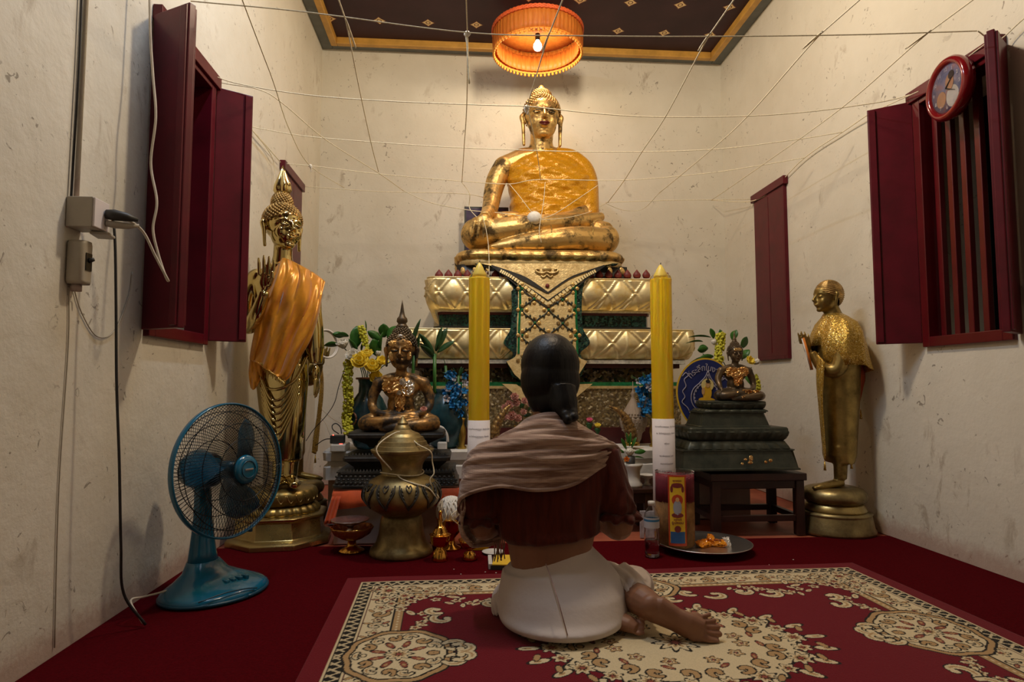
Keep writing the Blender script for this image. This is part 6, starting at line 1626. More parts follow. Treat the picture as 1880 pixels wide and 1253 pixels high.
for (x, y, dY, R_, n, ly, op, mt, nm, axx) in ((632, 640, -.05, .045, 8, 2, .75, 'petal_white', 'lotus_bloom', (-.3, -.4, 1)), (678, 640, -.03, .032, 6, 2, .40, 'petal_white', 'lotus_bud', (0, -.1, 1)), (693, 655, -.04, .030, 6, 2, .4, 'petal_white', 'lotus_bud', (.2, -.2, 1)), (650, 660, -.09, .048, 8, 3, .9, 'petal_white', 'lotus_bloom', (0, -.8, .7)),
        (662, 668, -.12, .050, 8, 3, .95, 'petal_yellow', 'yellow_bloom', (0, -.9, .5)), (684, 680, -.12, .050, 8, 3, .9, 'petal_yellow', 'yellow_bloom', (.1, -.7, .6)), (674, 656, -.10, .038, 7, 3, .9, 'petal_yellow', 'yellow_bloom', (0, -.6, .8)), (700, 668, -.11, .036, 7, 2, .9, 'petal_yellow', 'yellow_bloom', (.3, -.6, .6)), (690, 694, -.12, .038, 7, 2, .9, 'petal_yellow', 'yellow_bloom', (.1, -.9, .2)), (722, 662, -.05, .026, 6, 2, .8, 'petal_lime', 'green_bloom', (.3, -.4, .8))):
    p = at(x, y, VY+dY)-B0; f = MB(); blossom(f, p, R_, n, ly, op, axx); part(f, nm, mt, bq, .0012); stem_to(p, stems)
part(stems, 'stems', 'leaf_dark', bq)
def leaves_at(lst, O, mat, root, stem=True, name='leaf'):
    for (x, y, Y, dx, dz, Lp, wp) in lst:
        s_ = Y/1166.3; mb = MB(); leaf(mb, at(x, y, Y)-O, (dx, random.uniform(-.35, .1), dz), Lp*s_, wp*s_, .15, random.uniform(-.9, .9)+1.0); part(mb, name, mat, root, .0008)
leaves_at([(652, 640, 3.58, .05, 1, 48, 12), (640, 618, 3.58, -1, .2, 25, 8), (622, 634, 3.56, -1, .1, 26, 7), (632, 618, 3.6, -.9, .35, 22, 6), (672, 612, 3.6, -.1, 1, 28, 8), (655, 655, 3.55, -.3, .8, 40, 11), (664, 645, 3.6, .3, .9, 30, 10), (700, 625, 3.6, -.8, .7, 32, 8), (705, 620, 3.6, 0, 1, 30, 10), (712, 622, 3.58, .6, .9, 34, 10), (700, 640, 3.57, .1, .9, 36, 11), (695, 655, 3.56, -.2, .9, 40, 12), (715, 650, 3.58, .2, .8, 30, 11), (722, 636, 3.58, .5, .8, 28, 9), (708, 665, 3.56, .6, .6, 26, 9)], B0, 'leaf_green', bq)
def spray(pts, r, mat, name, root, O, n=90, bl=.010):
    mb = MB(); P_ = [p-O for p in pts]
    for k in range(n):
        t = k/n*(len(P_)-1); i = int(t); p = P_[i].lerp(P_[i+1], t-i); a = random.uniform(0, 6.28); q_ = p+Vector((math.cos(a)*r, math.sin(a)*r*.7, random.uniform(-.006, .006)))
        mb.ell(q_, (bl*random.uniform(.7, 1.2), bl*.8, bl*random.uniform(.6, 1.1)), None, 6, 4)
    mb.tube(P_, r*.6, 6); return part(mb, name, mat, root)
spray(catmull([at(664, 600, 3.56), at(668, 618, 3.55), at(675, 642, 3.54)], 6), .016, 'petal_lime', 'yellow_spike', bq, B0, 80, .008)
gd = thing('flower_garland', at(638, 660, 3.5), 'long hanging lime yellow flower garland left of the teal vase', 'garland')
spray(catmull([at(640, 662, 3.5), at(638, 700, 3.48), at(640, 735, 3.48), at(637, 768, 3.5), at(641, 800, 3.46)], 6), .022, 'petal_lime', 'blossoms', gd, Vector(gd.location), 260, .009)
# second dark vase with bamboo shoots
v2x = at(818, 760, 3.62).x
tv2 = vase('teal_vase', (v2x, 3.62, LT), [(.06, 0), (.085, .02), (.115, .09), (.125, .17), (.11, .24), (.07, .29), (.055, .31), (.062, .33)], 'teal_glaze', 'dark teal shiny vase between the left seated Buddha and the left candle')
bb_ = thing('bamboo_plant', (v2x, 3.62, LT+.30), 'green bamboo shoots with pointed leaves standing right of the left seated Buddha', 'plant')
BB = Vector(bb_.location); st_ = MB()
for (x, y, x1, y1, r_) in ((757, 700, 762, 640, .010), (798, 720, 798, 650, .010), (822, 720, 818, 672, .008), (840, 730, 842, 690, .007)):
    st_.tube([Vector((0, 0, -.02)).lerp(at(x, y, 3.6)-BB, .6)*Vector((1, 1, 1)).x, at(x, y, 3.6)-BB, at(x1, y1, 3.6)-BB], r_, 10)
part(st_, 'stalks', 'leaf_green', bb_)
leaves_at([(757, 690, 3.6, .15, 1, 92, 6), (750, 655, 3.6, .28, 1, 85, 5.5), (770, 645, 3.6, -1, .25, 34, 7), (798, 655, 3.6, -.55, 1, 58, 6), (800, 645, 3.6, .4, 1, 55, 7), (802, 640, 3.6, .2, 1, 48, 6), (797, 660, 3.6, -.65, .8, 40, 8), (803, 648, 3.6, .75, .65, 42, 5.5), (818, 676, 3.6, -.2, 1, 22, 3), (842, 695, 3.6, .2, 1, 26, 2.5), (790, 640, 3.6, -1, .5, 26, 5)], BB, 'leaf_dark', bb_)
# blue bouquets in brass vases
def blue(cx, Y, x0, x1, y0, y1, vcx, label_f, label_v, y_v0=768, y_v1=822):
    vx_ = at(vcx, 800, Y).x; zt = at(vcx, y_v0, Y).z; H = zt-LT
    vs = vase('brass_vase', (vx_, Y, LT), [(.024, 0), (.026, .008), (.016, .02), (.020, H*.35), (.025, H*.5), (.020, H*.68), (.013, H*.8), (.016, H*.92), (.022, H)], 'brass_vase', label_v)
    fb = thing('flower_bouquet', (vx_, Y, LT+H*.9), label_f, 'flowers', 0, 'blue orchid bouquets'); O = Vector(fb.location); r_ = random.Random(int(cx)); st = MB()
    for k in range(46):
        x, y = r_.uniform(x0, x1), y0+(y1-y0)*r_.random(); w_ = 1-.35*abs((y-y0)/(y1-y0)-.45)*2; x = (x0+x1)/2+(x-(x0+x1)/2)*w_
        p = at(x, y, Y+r_.uniform(-.05, .04))-O; f = MB(); mt = 'petal_blue' if k % 6 else 'petal_pale'
        blossom(f, p, .019, 5, 1, 1.1, (r_.uniform(-.6, .6), -1, r_.uniform(-.3, .7))); part(f, 'orchid', mt, fb, .0008)
        if k % 5 == 0: st.tube([Vector((0, 0, 0)), Vector((p.x*.5, p.y*.5, p.z*.6)), p], .002, 5)
    part(st, 'stems', 'leaf_dark', fb)
    leaves_at([((x0+x1)/2, y0+8, Y, -.3, 1, 20, 2.5), ((x0+x1)/2+8, y0+6, Y, .3, 1, 18, 2.5), ((x0+x1)/2-10, y0+12, Y, -.7, .7, 22, 2.2)], O, 'leaf_dark', fb)
blue(838, 3.56, 815, 860, 684, 764, 848, 'blue orchid bouquet in a brass vase left of the left candle', 'small slender brass vase on the ledge left of the left candle')
blue(1182, 3.60, 1166, 1206, 692, 762, 1200, 'blue orchid bouquet left of the right candle', 'small slender brass vase hidden behind the right candle')
# pink rose bouquet behind the woman's shoulder
rx = at(952, 800, 3.66).x
rv = vase('flower_vase', (rx, 3.66, LT), [(.03, 0), (.04, .03), (.035, .07), (.02, .10), (.03, .12)], 'brass_vase', 'small vase of pale pink roses just left of the woman head')
rbq = thing('flower_bouquet', (rx, 3.66, LT+.11), 'pale pink rose bouquet in front of the mosaic, left of the woman head', 'flowers'); O = Vector(rbq.location)
for (x, y, R_) in ((944, 731, .026), (934, 745, .026), (949, 742, .022), (962, 738, .022), (926, 750, .020), (972, 744, .020), (941, 766, .030), (952, 770, .024), (928, 768, .020), (960, 758, .02)):
    f = MB(); blossom(f, at(x, y, 3.62)-O, R_, 7, 3, .9, (random.uniform(-.4, .4), -1, .4)); part(f, 'rose', 'petal_pink', rbq, .001)
leaves_at([(940, 750, 3.64, -.3, .8, 14, 4), (955, 750, 3.64, .5, .8, 14, 4), (962, 765, 3.64, .6, .3, 14, 4), (930, 760, 3.64, -.7, .4, 12, 3), (970, 755, 3.64, .4, .8, 14, 4), (950, 782, 3.64, .1, -.4, 14, 4)], O, 'leaf_dark', rbq)
# horns
two_tone('horn_gilt', (.10, .05, .018), (.42, .26, .09), 60, .42, .55, (.5, .35), (.3, .8), .5, .003)
def horn(pts, Y, rads, label):
    P_ = catmull([at(x, y, Y) for x, y in pts], 8); r_ = lerpr(rads, 8); b0 = P_[0]; root = thing('gilded_horn', (b0.x, b0.y, b0.z), label, 'horn', 0, 'pair of gilded horns')
    r2_ = [x*(1+.10*math.sin(i*2.2)) for i, x in enumerate(r_)]; MB().tube([p-b0 for p in P_], r2_, 16).build('horn', 'horn_gilt', root)
    MB().lathe([(rads[0]*1.2, 0), (rads[0]*1.25, .01), (rads[0]*1.05, .02)], 16).build('collar', 'brass_vase', root)
horn([(903, 818), (908, 790), (918, 768), (929, 752), (937, 744)], 3.55, [.034, .032, .024, .014, .004], 'gilded curved horn between the left candle and the pink roses')
horn([(1160, 818), (1158, 795), (1150, 772), (1137, 756), (1118, 746)], 3.50, [.036, .034, .027, .016, .004], 'gilded curved horn rising beside the woman right shoulder')
# woven stupa shaped vessel
simple('clay_pale', (.34, .26, .19), .7, 0, .12, 20)
sx2, SY2 = at(1163, 800, 3.68).x, 3.68
sv = thing('lidded_jar', (sx2, SY2, LT), 'pale brown pointed lidded jar with knobbly pattern left of the right candle', 'jar')
rows_ = [(834, 12), (828, 11), (822, 14), (812, 16), (806, 20), (795, 24), (786, 25), (782, 24)]
zb_ = at(1163, 834, SY2).z
bp = [(hw*SY2/1166.3, max(0, at(1163, y, SY2).z-zb_)) for y, hw in rows_]; dzz = 0
MB().lathe(bp, 60, mod=lambda a, z: 1+(.03*math.sin(a*16)*(1 if z > .08 else 0))).build('body', 'clay_pale', sv)
lp_ = [(hw*SY2/1166.3, at(1163, y, SY2).z-zb_) for y, hw in ((783, 24.5), (778, 22), (770, 17), (760, 11), (750, 5), (744, 2.5), (740, 4), (736, 3), (732, 1), (716, .4))]
MB().lathe(lp_, 60, mod=lambda a, z: 1+.02*math.sin(a*18)).build('lid', 'clay_pale', sv)
kb = MB()
for r_ in range(7):
    y = 776+r_*5; hw = (23.5 if r_ > 0 else 22)-(1.2*(r_-3) if r_ > 3 else 0)
    for k in range(26):
        a = 2*math.pi*(k+.5*(r_ % 2))/26; kb.ell(Vector((hw*SY2/1166.3*math.cos(a), hw*SY2/1166.3*math.sin(a), at(1163, y, SY2).z-zb_)), .0055, None, 6, 4)
kb.build('knobs', 'clay_pale', sv)
# small pink and yellow things by the woman
for (x, y, mt, lb, nm, ct) in ((1082, 776, 'pink_bright', 'tiny pink lotus candle beside the woman right shoulder', 'lotus_candle', 'candle'), (1097, 786, 'petal_yellow', 'tiny yellow lotus candle beside the woman right shoulder', 'lotus_candle', 'candle')):
    p = at(x, y, 3.56); root = thing(nm, (p.x, p.y, LT), lb, ct); h_ = p.z-LT
    MB().lathe([(.014, 0), (.018, .01), (.008, .02), (.006, h_*.7), (.02, h_-.008), (.016, h_)], 16).build('holder', 'leaf_dark', root); f = MB(); blossom(f, (0, 0, h_), .024, 7, 2, .7, (0, -.4, 1)); part(f, 'petals', mt, root, .001)
# right bouquet behind the small right Buddha
gx, GY = at(1350, 780, 3.62).x, 3.62
gv = vase('teal_vase', (gx, GY, LT), [(.05, 0), (.07, .02), (.095, .08), (.10, .16), (.08, .23), (.055, .27), (.06, .30)], 'teal_glaze', 'dark teal vase hidden behind the small right seated Buddha')
gb = thing('flower_bouquet', (gx, GY, LT+.27), 'bouquet of green leaves, white lotus buds and yellow sprays behind the right seated Buddha', 'flowers'); O = Vector(gb.location)
leaves_at([(1305, 620, 3.6, -1, .15, 44, 7), (1290, 628, 3.6, -1, .05, 34, 8), (1300, 640, 3.6, -1, 0, 24, 8), (1330, 625, 3.6, -.4, 1, 26, 7), (1310, 622, 3.6, -.3, 1, 24, 6), (1345, 625, 3.6, .3, 1, 24, 8), (1360, 640, 3.6, .5, 1, 30, 9), (1362, 660, 3.6, .5, .8, 26, 9), (1310, 655, 3.6, -1, -.1, 40, 7), (1296, 655, 3.6, -1, -.2, 36, 5), (1366, 690, 3.6, .3, -.5, 24, 12), (1290, 664, 3.6, -1, -.4, 24, 4), (1310, 668, 3.6, -.6, -.4, 24, 7)], O, 'leaf_green', gb)
spray(catmull([at(1323, 612, 3.58), at(1322, 635, 3.57), at(1320, 665, 3.56)], 6), .024, 'petal_lime', 'yellow_spray', gb, O, 150, .008)
spray(catmull([at(1382, 690, 3.58), at(1388, 705, 3.57), at(1387, 722, 3.56)], 6), .022, 'petal_lime', 'yellow_spray', gb, O, 100, .008)
for (x, y, R_, axx, op) in ((1312, 634, .028, (-.2, 0, 1), .4), (1358, 648, .028, (.3, 0, 1), .4), (1383, 668, .034, (.9, -.2, .5), .35)):
    f = MB(); blossom(f, at(x, y, 3.57)-O, R_, 6, 2, op, axx); part(f, 'lotus_bud', 'petal_white', gb, .001)
f = MB(); blossom(f, at(1374, 665, 3.56)-O, .03, 7, 2, .9, (.2, -.8, .4)); part(f, 'yellow_bloom', 'petal_yellow', gb, .001)
st = MB()
for p in ((1312, 645), (1345, 640), (1380, 675), (1290, 650), (1322, 665)): stem_to(at(p[0], p[1], 3.6)-O, st)
part(st, 'stems', 'leaf_dark', gb)
# ceremonial round fan with writing
simple('fan_blue', (.012, .022, .13), .55); simple('fan_yellow', (.75, .48, .03), .5); simple('fan_silver', (.38, .36, .46), .5); simple('robe_yellow', (.85, .5, .03), .5); simple('magenta', (.45, .02, .10), .5); simple('halo_cream', (.85, .72, .30), .5); simple('skin_gold', (.70, .42, .18), .5)
fy_ = 3.50; fc = at(1296, 720, fy_); s_ = fy_/1166.3
cf = thing('ceremonial_fan', fc, 'blue oval ceremonial fan with yellow rim and writing, leaning behind the right bronze pedestal', 'fan')
RF_ = Matrix.Rotation(math.pi/2, 3, 'X') @ Matrix.Rotation(math.radians(-4), 3, 'Z')
fsh = lambda a: 1 if math.sin(a) > -.2 else 1+.14*((-math.sin(a)-.2)/.8)**3
def fl2(cx, cy, rx_, ry_, d, nm, mt, sh=None, n=64): return flat(cx*s_, cy*s_, rx_*s_, ry_*s_, d, nm, mt, cf, RF_, n, sh)
fl2(0, 0, 57, 64, -.004, 'yellow_rim', 'fan_yellow', fsh); fl2(0, 0, 54, 61, -.001, 'blue_face', 'fan_blue', fsh)
def line2(pts, w_, mt, nm, d=.003): MB().tube([RF_ @ Vector((x*s_, y*s_, d)) for x, y in pts], w_*s_, 6, flat=.3, up=(0, 1, 0)).build(nm, mt, cf)
tear = [(0, 42), (5, 30), (15, 18), (27, 5), (30, -12), (24, -27), (10, -36), (0, -38)]
for k_, w_ in ((1.0, 1.1), (.84, .7)):
    tp = [(x*k_+2, (y+2)*k_-4) for x, y in tear]; tp2 = tp+[(4-x, y) for x, y in tp[::-1]]
    line2([(p.x, p.y) for p in catmull([(a, b_, 0) for a, b_ in tp2], 5)], w_, 'fan_silver', 'teardrop_line')
for k in range(26):
    a = math.pi*2*k/26; x, y = 2+24.5*math.cos(a)*(1-.35*max(0, math.sin(a))), -6+28*math.sin(a); fl2(x, y, 1.7, 2.6, .002, 'feather_mark', 'fan_silver', None, 10)
fl2(2, 13, 12, 12, .0025, 'halo', 'halo_cream', None, 32); fl2(2, -2, 8.5, 14, .0045, 'figure_robe', 'robe_yellow', None, 24); fl2(2, -15, 16, 5, .005, 'figure_knees', 'robe_yellow', None, 24)
fl2(2, 14, 4.2, 6, .006, 'figure_face', 'skin_gold', None, 20); fl2(2, 20, 4.4, 3, .0075, 'figure_hair', 'portrait_hair', None, 16); fl2(2, 23.5, 1.8, 2, .0078, 'figure_topknot', 'portrait_hair', None, 10); fl2(-6, 1, 3, 7, .006, 'figure_arm', 'skin_gold', None, 16)
fl2(2, -22, 17, 5.5, .0055, 'lotus_seat', 'magenta', None, 24); fl2(2, -28, 14, 3, .0045, 'seat_base', 'green_glass', None, 20)
for s3 in (-1, 1):
    line2([(p.x, p.y) for p in catmull([(s3*47, 26, 0), (s3*41, 33, 0), (s3*36, 28, 0), (s3*43, 20, 0), (s3*39, 8, 0), (s3*45, -2, 0), (s3*40, -12, 0), (s3*45, -22, 0), (s3*34, -32, 0), (s3*28, -42, 0), (s3*20, -46, 0), (s3*14, -40, 0), (s3*20, -36, 0), (s3*25, -42, 0)], 5)], 1.0, 'fan_silver', 'scroll_line')
body = 'ที่ระลึกในงานผู'
tx = text_mesh(body, 15.5*s_, 'fan_silver', 'writing', cf, (0, 0, 0), (0, 0, 0), .0005, .0004)
for v_ in tx.data.vertices:
    a = math.pi/2-(v_.co.x/(45*s_)); r_ = 44*s_+v_.co.y; v_.co = RF_ @ Vector((r_*math.cos(a)*.92, r_*math.sin(a)*1.02, .003+v_.co.z))
MB().tube([RF_ @ Vector((-10*s_, -66*s_, -.004)), RF_ @ Vector((-20*s_, (LT-fc.z)+.004 if False else -88*s_, -.004))], .008, 10).build('handle', 'dark_wood', cf)
# power strip, adapter and cables on the ledge
ap = at(620, 822, 3.44)
ps = thing('power_strip', (at(625, 820, 3.50).x, 3.50, LT), 'white power strip on the left end of the ledge', 'power strip')
bevel(MB().box((0, 0, .02), (.075, .16, .04)).build('case', 'white_ceramic', ps, False), .006)
m, nt, b = new_mat('led_red'); b.inputs['Emission Color'].default_value = (1, .05, .02, 1); b.inputs['Emission Strength'].default_value = 3
MB().box((.012, -.05, .041), (.016, .010, .003)).build('switch_light', 'led_red', ps, False)
ad_ = thing('power_adapter', (at(620, 810, 3.47).x, 3.47, LT+.042), 'black power adapter with a small red light plugged on the white strip', 'adapter')
bevel(MB().box((0, 0, .022), (.072, .05, .043)).build('case', 'plug_dark', ad_, False), .004); MB().ell((-.02, -.02, .045), .004, None, 8, 6).build('light', 'led_red', ad_)
cord([at(622, 797, 3.47), at(612, 790, 3.47), at(610, 782, 3.48), at(617, 778, 3.49), at(625, 785, 3.48), at(627, 797, 3.47)], .003, 'cord_black', 'black cable loop on top of the power adapter', 'cable')
cord([at(608, 806, 3.46), at(595, 808, 3.48), at(580, 818, 3.55)], .0025, 'cord_black', 'short black cable leaving the power adapter to the left', 'cable')
cord([at(634, 674, 3.46), at(622, 710, 3.46), at(614, 740, 3.47), at(598, 765, 3.55), at(575, 790, 3.6), at(562, 810, 3.62)], .002, 'cord_black', 'thin black wire hanging from the bouquet down behind the golden statue', 'cable')
cord([at(590, 752, 4.9), at(612, 770, 4.5), at(634, 782, 4.0), at(650, 792, 3.75)], .003, 'cord_ivory', 'tan cable sagging behind the power adapter', 'cable')
cord([at(588, 766, 4.9), at(598, 778, 4.4), at(604, 793, 3.8), at(610, 806, 3.53)], .003, 'cord_ivory', 'tan cable reaching down to the power strip', 'cable')
# white ceramic candle stand with hooked handle
hk = thing('white_hook_holder', (at(812, 825, 3.50).x, 3.50, LT), 'small white holder with a curled handle right of the left seated Buddha', 'holder')
o_ = Vector(hk.location)
bevel(MB().box((.0, 0, .022), (.052, .03, .044)).build('foot', 'white_ceramic', hk, False), .008)
MB().tube(catmull([at(822, 812, 3.5)-o_, at(820, 798, 3.5)-o_, at(812, 786, 3.5)-o_, at(803, 785, 3.5)-o_, at(800, 793, 3.5)-o_], 6), .008, 10).build('curled_handle', 'white_ceramic', hk)
# ================================================================== LOW TABLE AND WHAT STANDS ON IT
tb_ = thing('low_table', (at(1120, 900, 3.33).x-.02, 3.335, 0), 'low dark wooden table in front of the ledge, left of the right candle', 'table')
TX1 = 1.0-tb_.location.x; TH_ = .222
bevel(MB().box((TX1-.32, 0, TH_-.012), (.62, .21, .024)).build('tabletop', 'dark_wood', tb_, False), .004); bevel(MB().box((TX1-.32, -.085, TH_-.05), (.58, .015, .05)).build('apron', 'dark_wood', tb_, False), .002)
for a in (-.59, -.05):
    for c_ in (-.08, .08): bevel(MB().box((TX1+a, c_, (TH_-.024)/2+.001), (.04, .04, TH_-.026)).build('leg', 'dark_wood', tb_, False), .002)
vy = 3.31; vxx = at(1161, 890, vy).x
wv_ = vase('silver_vase', (vxx, vy, TH_+.0005), px_prof(1161, vy, [(893, 18), (889, 19), (883, 15), (873, 14), (862, 15.5), (855, 18.5), (851, 19.5)], at(1161, 893, vy).z), 'white_ceramic', 'white glossy flared vase with a lotus on the low dark table')
cupz = at(1158, 852, vy).z-.012
lo_ = thing('lotus_posy', (at(1158, 840, vy).x, vy, TH_+.05), 'white lotus bud with small green leaves standing in the white vase', 'flowers'); O = Vector(lo_.location)
MB().tube([Vector((0, 0, 0)), at(1157, 838, vy)-O], [.02, .026], 14).build('black_cup', 'plug_dark', lo_)
f = MB(); blossom(f, at(1156, 838, vy)-O, .036, 8, 3, .6, (0, -.2, 1)); part(f, 'lotus_bloom', 'petal_white', lo_, .001)
leaves_at([(1150, 825, vy, -.4, 1, 26, 4), (1156, 820, vy, .1, 1, 30, 3), (1160, 822, vy, .4, 1, 24, 4), (1165, 832, vy, 1, .3, 22, 5), (1163, 840, vy, 1, .05, 20, 4), (1146, 832, vy, -1, .6, 14, 3), (1153, 815, vy, -.1, 1, 24, 3)], O, 'leaf_green', lo_)
f = MB(); blossom(f, at(1151, 845, vy-.03)-O, .016, 5, 2, .9, (-.3, -.8, .4)); part(f, 'orange_bloom', 'ring_orange', lo_, .001)
sd_ = thing('small_dish', (at(1188, 888, 3.36).x, 3.36, TH_+.0005), 'small white footed dish beside the white vase on the low table', 'dish')
MB().lathe([(.022, 0), (.012, .01), (.012, .03), (.045, .048), (.05, .055), (.044, .052), (.01, .04)], 28).build('bowl', 'white_ceramic', sd_)
cd_ = thing('blue_card', (at(1190, 950, 3.12).x, 3.135, .0005), 'pale blue upright card behind the water bottle', 'card')
bevel(MB().box((0, 0, .065), (.075, .012, .13), .0).build('card', 'petal_pale', cd_, False), .001)
# ================================================================== FLOOR THINGS
FZ = .0035
# bottle
m, nt, b = new_mat('water'); setp(b, rough=.02, trans=1.0, ior=1.33)
bt = thing('water_bottle', (at(1197, 1000, 2.775).x, 2.775, FZ), 'small clear plastic water bottle with a white cap standing on the red carpet', 'bottle')
bprof = [(.028, 0), (.032, .004), (.033, .02), (.031, .035), (.033, .05), (.033, .10), (.031, .115), (.033, .13), (.033, .165), (.030, .185), (.020, .208), (.0135, .218), (.0135, .228)]
o = MB().lathe(bprof, 40, mod=lambda a, z: 1+(.015*math.sin(a*10) if z < .045 else 0)).build('bottle_body', 'clear_plastic', bt); solid(o, .0012, -1)
MB().lathe([(.0155, .222), (.0155, .238), (.013, .240)], 24).build('cap', 'white_ceramic', bt)
MB().lathe([(.0302, .004), (.0312, .02), (.0292, .035), (.0312, .05), (.031, .072)], 32).build('water', 'water', bt)
m, nt, b = new_mat('bottle_label'); setp(b, rough=.4, alpha=.85); sx = nt.nodes.new('ShaderNodeSeparateXYZ'); nt.links.new(coords(nt), sx.inputs[0])
nt.links.new(ramp(nt, mth('DIVIDE', mth('SUBTRACT', sx.outputs[2], .125), .05), [(0, (.62, .62, .66)), (.55, (.55, .60, .66)), (.62, (.02, .20, .42)), (.78, (.02, .20, .42)), (.8, (.6, .63, .66))], 'CONSTANT'), b.inputs['Base Color'])
MB().lathe([(.0336, .128), (.0338, .172)], 40, cap=False).build('label', 'bottle_label', bt)
# tray
TRC = Vector((1.094, 2.872, FZ))
ty = thing('round_tray', TRC, 'round silver metal tray on the carpet holding incense sticks and orange packets', 'tray')
MB().lathe([(.10, 0), (.11, .004), (.15, .018), (.19, .026), (.210, .034), (.213, .038), (.207, .039), (.188, .031), (.15, .024), (.001, .022)], 64).build('tray', 'silver', ty)
# incense pack
IX, IY, IZ = at(1240, 950, 2.86).x, 2.862, FZ+.0235
ip = thing('incense_pack', (IX, IY, IZ), 'clear wrapped bundle of incense sticks with red tops and yellow label, on the tray', 'incense pack')
simple('incense_maroon', (.17, .008, .022), .7, 0, .2, 60); simple('stick_tan', (.42, .22, .075), .7, 0, .3, 40)
IR = .086; Hi = at(1240, 871, IY-IR).z-IZ; Hm = at(1240, 925, IY-IR).z-IZ
tops = MB(); bots = MB(); r_ = random.Random(4)
for k in range(150):
    ring_ = k < 96; a = 2*math.pi*k/96 if ring_ else r_.uniform(0, 6.28); rr_ = .079 if ring_ else .075*math.sqrt(r_.random()); p = Vector((rr_*math.cos(a), rr_*math.sin(a), 0)); hh_ = Hi-.012-r_.uniform(0, .006)
    tops.tube([p+Vector((0, 0, Hm+r_.uniform(-.004, .004))), p+Vector((0, 0, hh_))], .0032, 5)
    tw = .12; p2 = Vector((rr_*math.cos(a+tw), rr_*math.sin(a+tw), 0))*.90; bots.tube([p2+Vector((0, 0, .006)), p+Vector((0, 0, Hm+.004))], .0017, 5)
o = tops.build('incense_tops', 'incense_maroon', ip); o['kind'] = 'stuff'; o = bots.build('stick_ends', 'stick_tan', ip); o['kind'] = 'stuff'
MB().lathe([(.070, .004), (.077, Hm)], 40).build('bundle_core', 'stick_tan', ip); MB().lathe([(.0765, Hm), (.0765, Hi-.016)], 40).build('bundle_core', 'incense_maroon', ip)
MB().lathe([(IR*.985, 0), (IR, .004), (IR, Hi-.004), (IR*1.0, Hi), (IR*1.03, Hi+.002)], 48, cap=False, mod=lambda a, z: 1+.006*math.sin(a*7+z*20)).build('clear_sleeve', 'clear_film', ip)
simple('label_yellow', (.85, .55, .03), .4); simple('label_red', (.55, .06, .015), .4); simple('label_blue', (.03, .12, .32), .4); simple('label_grey', (.40, .42, .48), .4); simple('label_maroon', (.22, .03, .03), .4)
def lab(cx, cy, w_, h_, d, nm, mt, par, shape='box', a_c=-1.78, R0=IR+.003):
    """patch wrapped on the cylinder; cx along the arc in metres, cy height"""
    mb = MB(); n, m_ = 10, 6 if shape == 'box' else 12; rs = []
    for i in range(m_+1):
        v_ = i/m_; ww = w_ if shape == 'box' else w_*math.sqrt(max(0.0001, 1-(2*v_-1)**2))
        rs.append([Vector(((R0+d)*math.cos(a_c+(cx+(j/n-.5)*ww)/R0), (R0+d)*math.sin(a_c+(cx+(j/n-.5)*ww)/R0), cy+(v_-.5)*h_)) for j in range(n+1)])
    mb.rings(rs, cap=False, closed=False); return mb.build(nm, mt, par)
L_ = lab(0, Hi*.52, .080, Hi*.92, 0, 'label', 'label_red', ip); lab(0, Hi*.53, .066, Hi*.86, .0006, 'label_field', 'label_yellow', L_)
lab(0, Hi*.17, .062, Hi*.15, .0012, 'label_band', 'label_blue', L_); lab(0, Hi*.66, .048, .048, .0012, 'label_disc', 'label_red', L_, 'disc'); lab(0, Hi*.56, .036, Hi*.20, .0018, 'label_figure', 'label_grey', L_, 'disc'); lab(0, Hi*.665, .016, .020, .0024, 'label_head', 'skin_gold', L_, 'disc')
lab(0, Hi*.46, .05, .022, .0018, 'label_lotus', 'label_maroon', L_, 'disc'); lab(0, Hi*.28, .028, .030, .0012, 'label_seal', 'label_maroon', L_, 'disc')
for (cx_, w_) in ((-.024, .012), (.024, .012), (0, .05)): lab(cx_, Hi*(.80 if w_ < .02 else .85), w_, .03 if w_ < .02 else .022, .0012, 'label_ribbon', 'label_maroon', L_, 'disc')
for (tx_, cy, sz) in (('ธูปหอม', .37, .017), ('อย่างดี', .41, .012), ('พุทธคุณ', .93, .011)):
    t_ = text_mesh(tx_, sz, 'label_maroon', 'writing', L_, (0, 0, 0), (0, 0, 0), .0002, .0003)
    for v_ in t_.data.vertices: a = -1.78+v_.co.x/IR; rr_ = IR+.0052+v_.co.z; v_.co = Vector((rr_*math.cos(a), rr_*math.sin(a), Hi*cy*.98+v_.co.y))
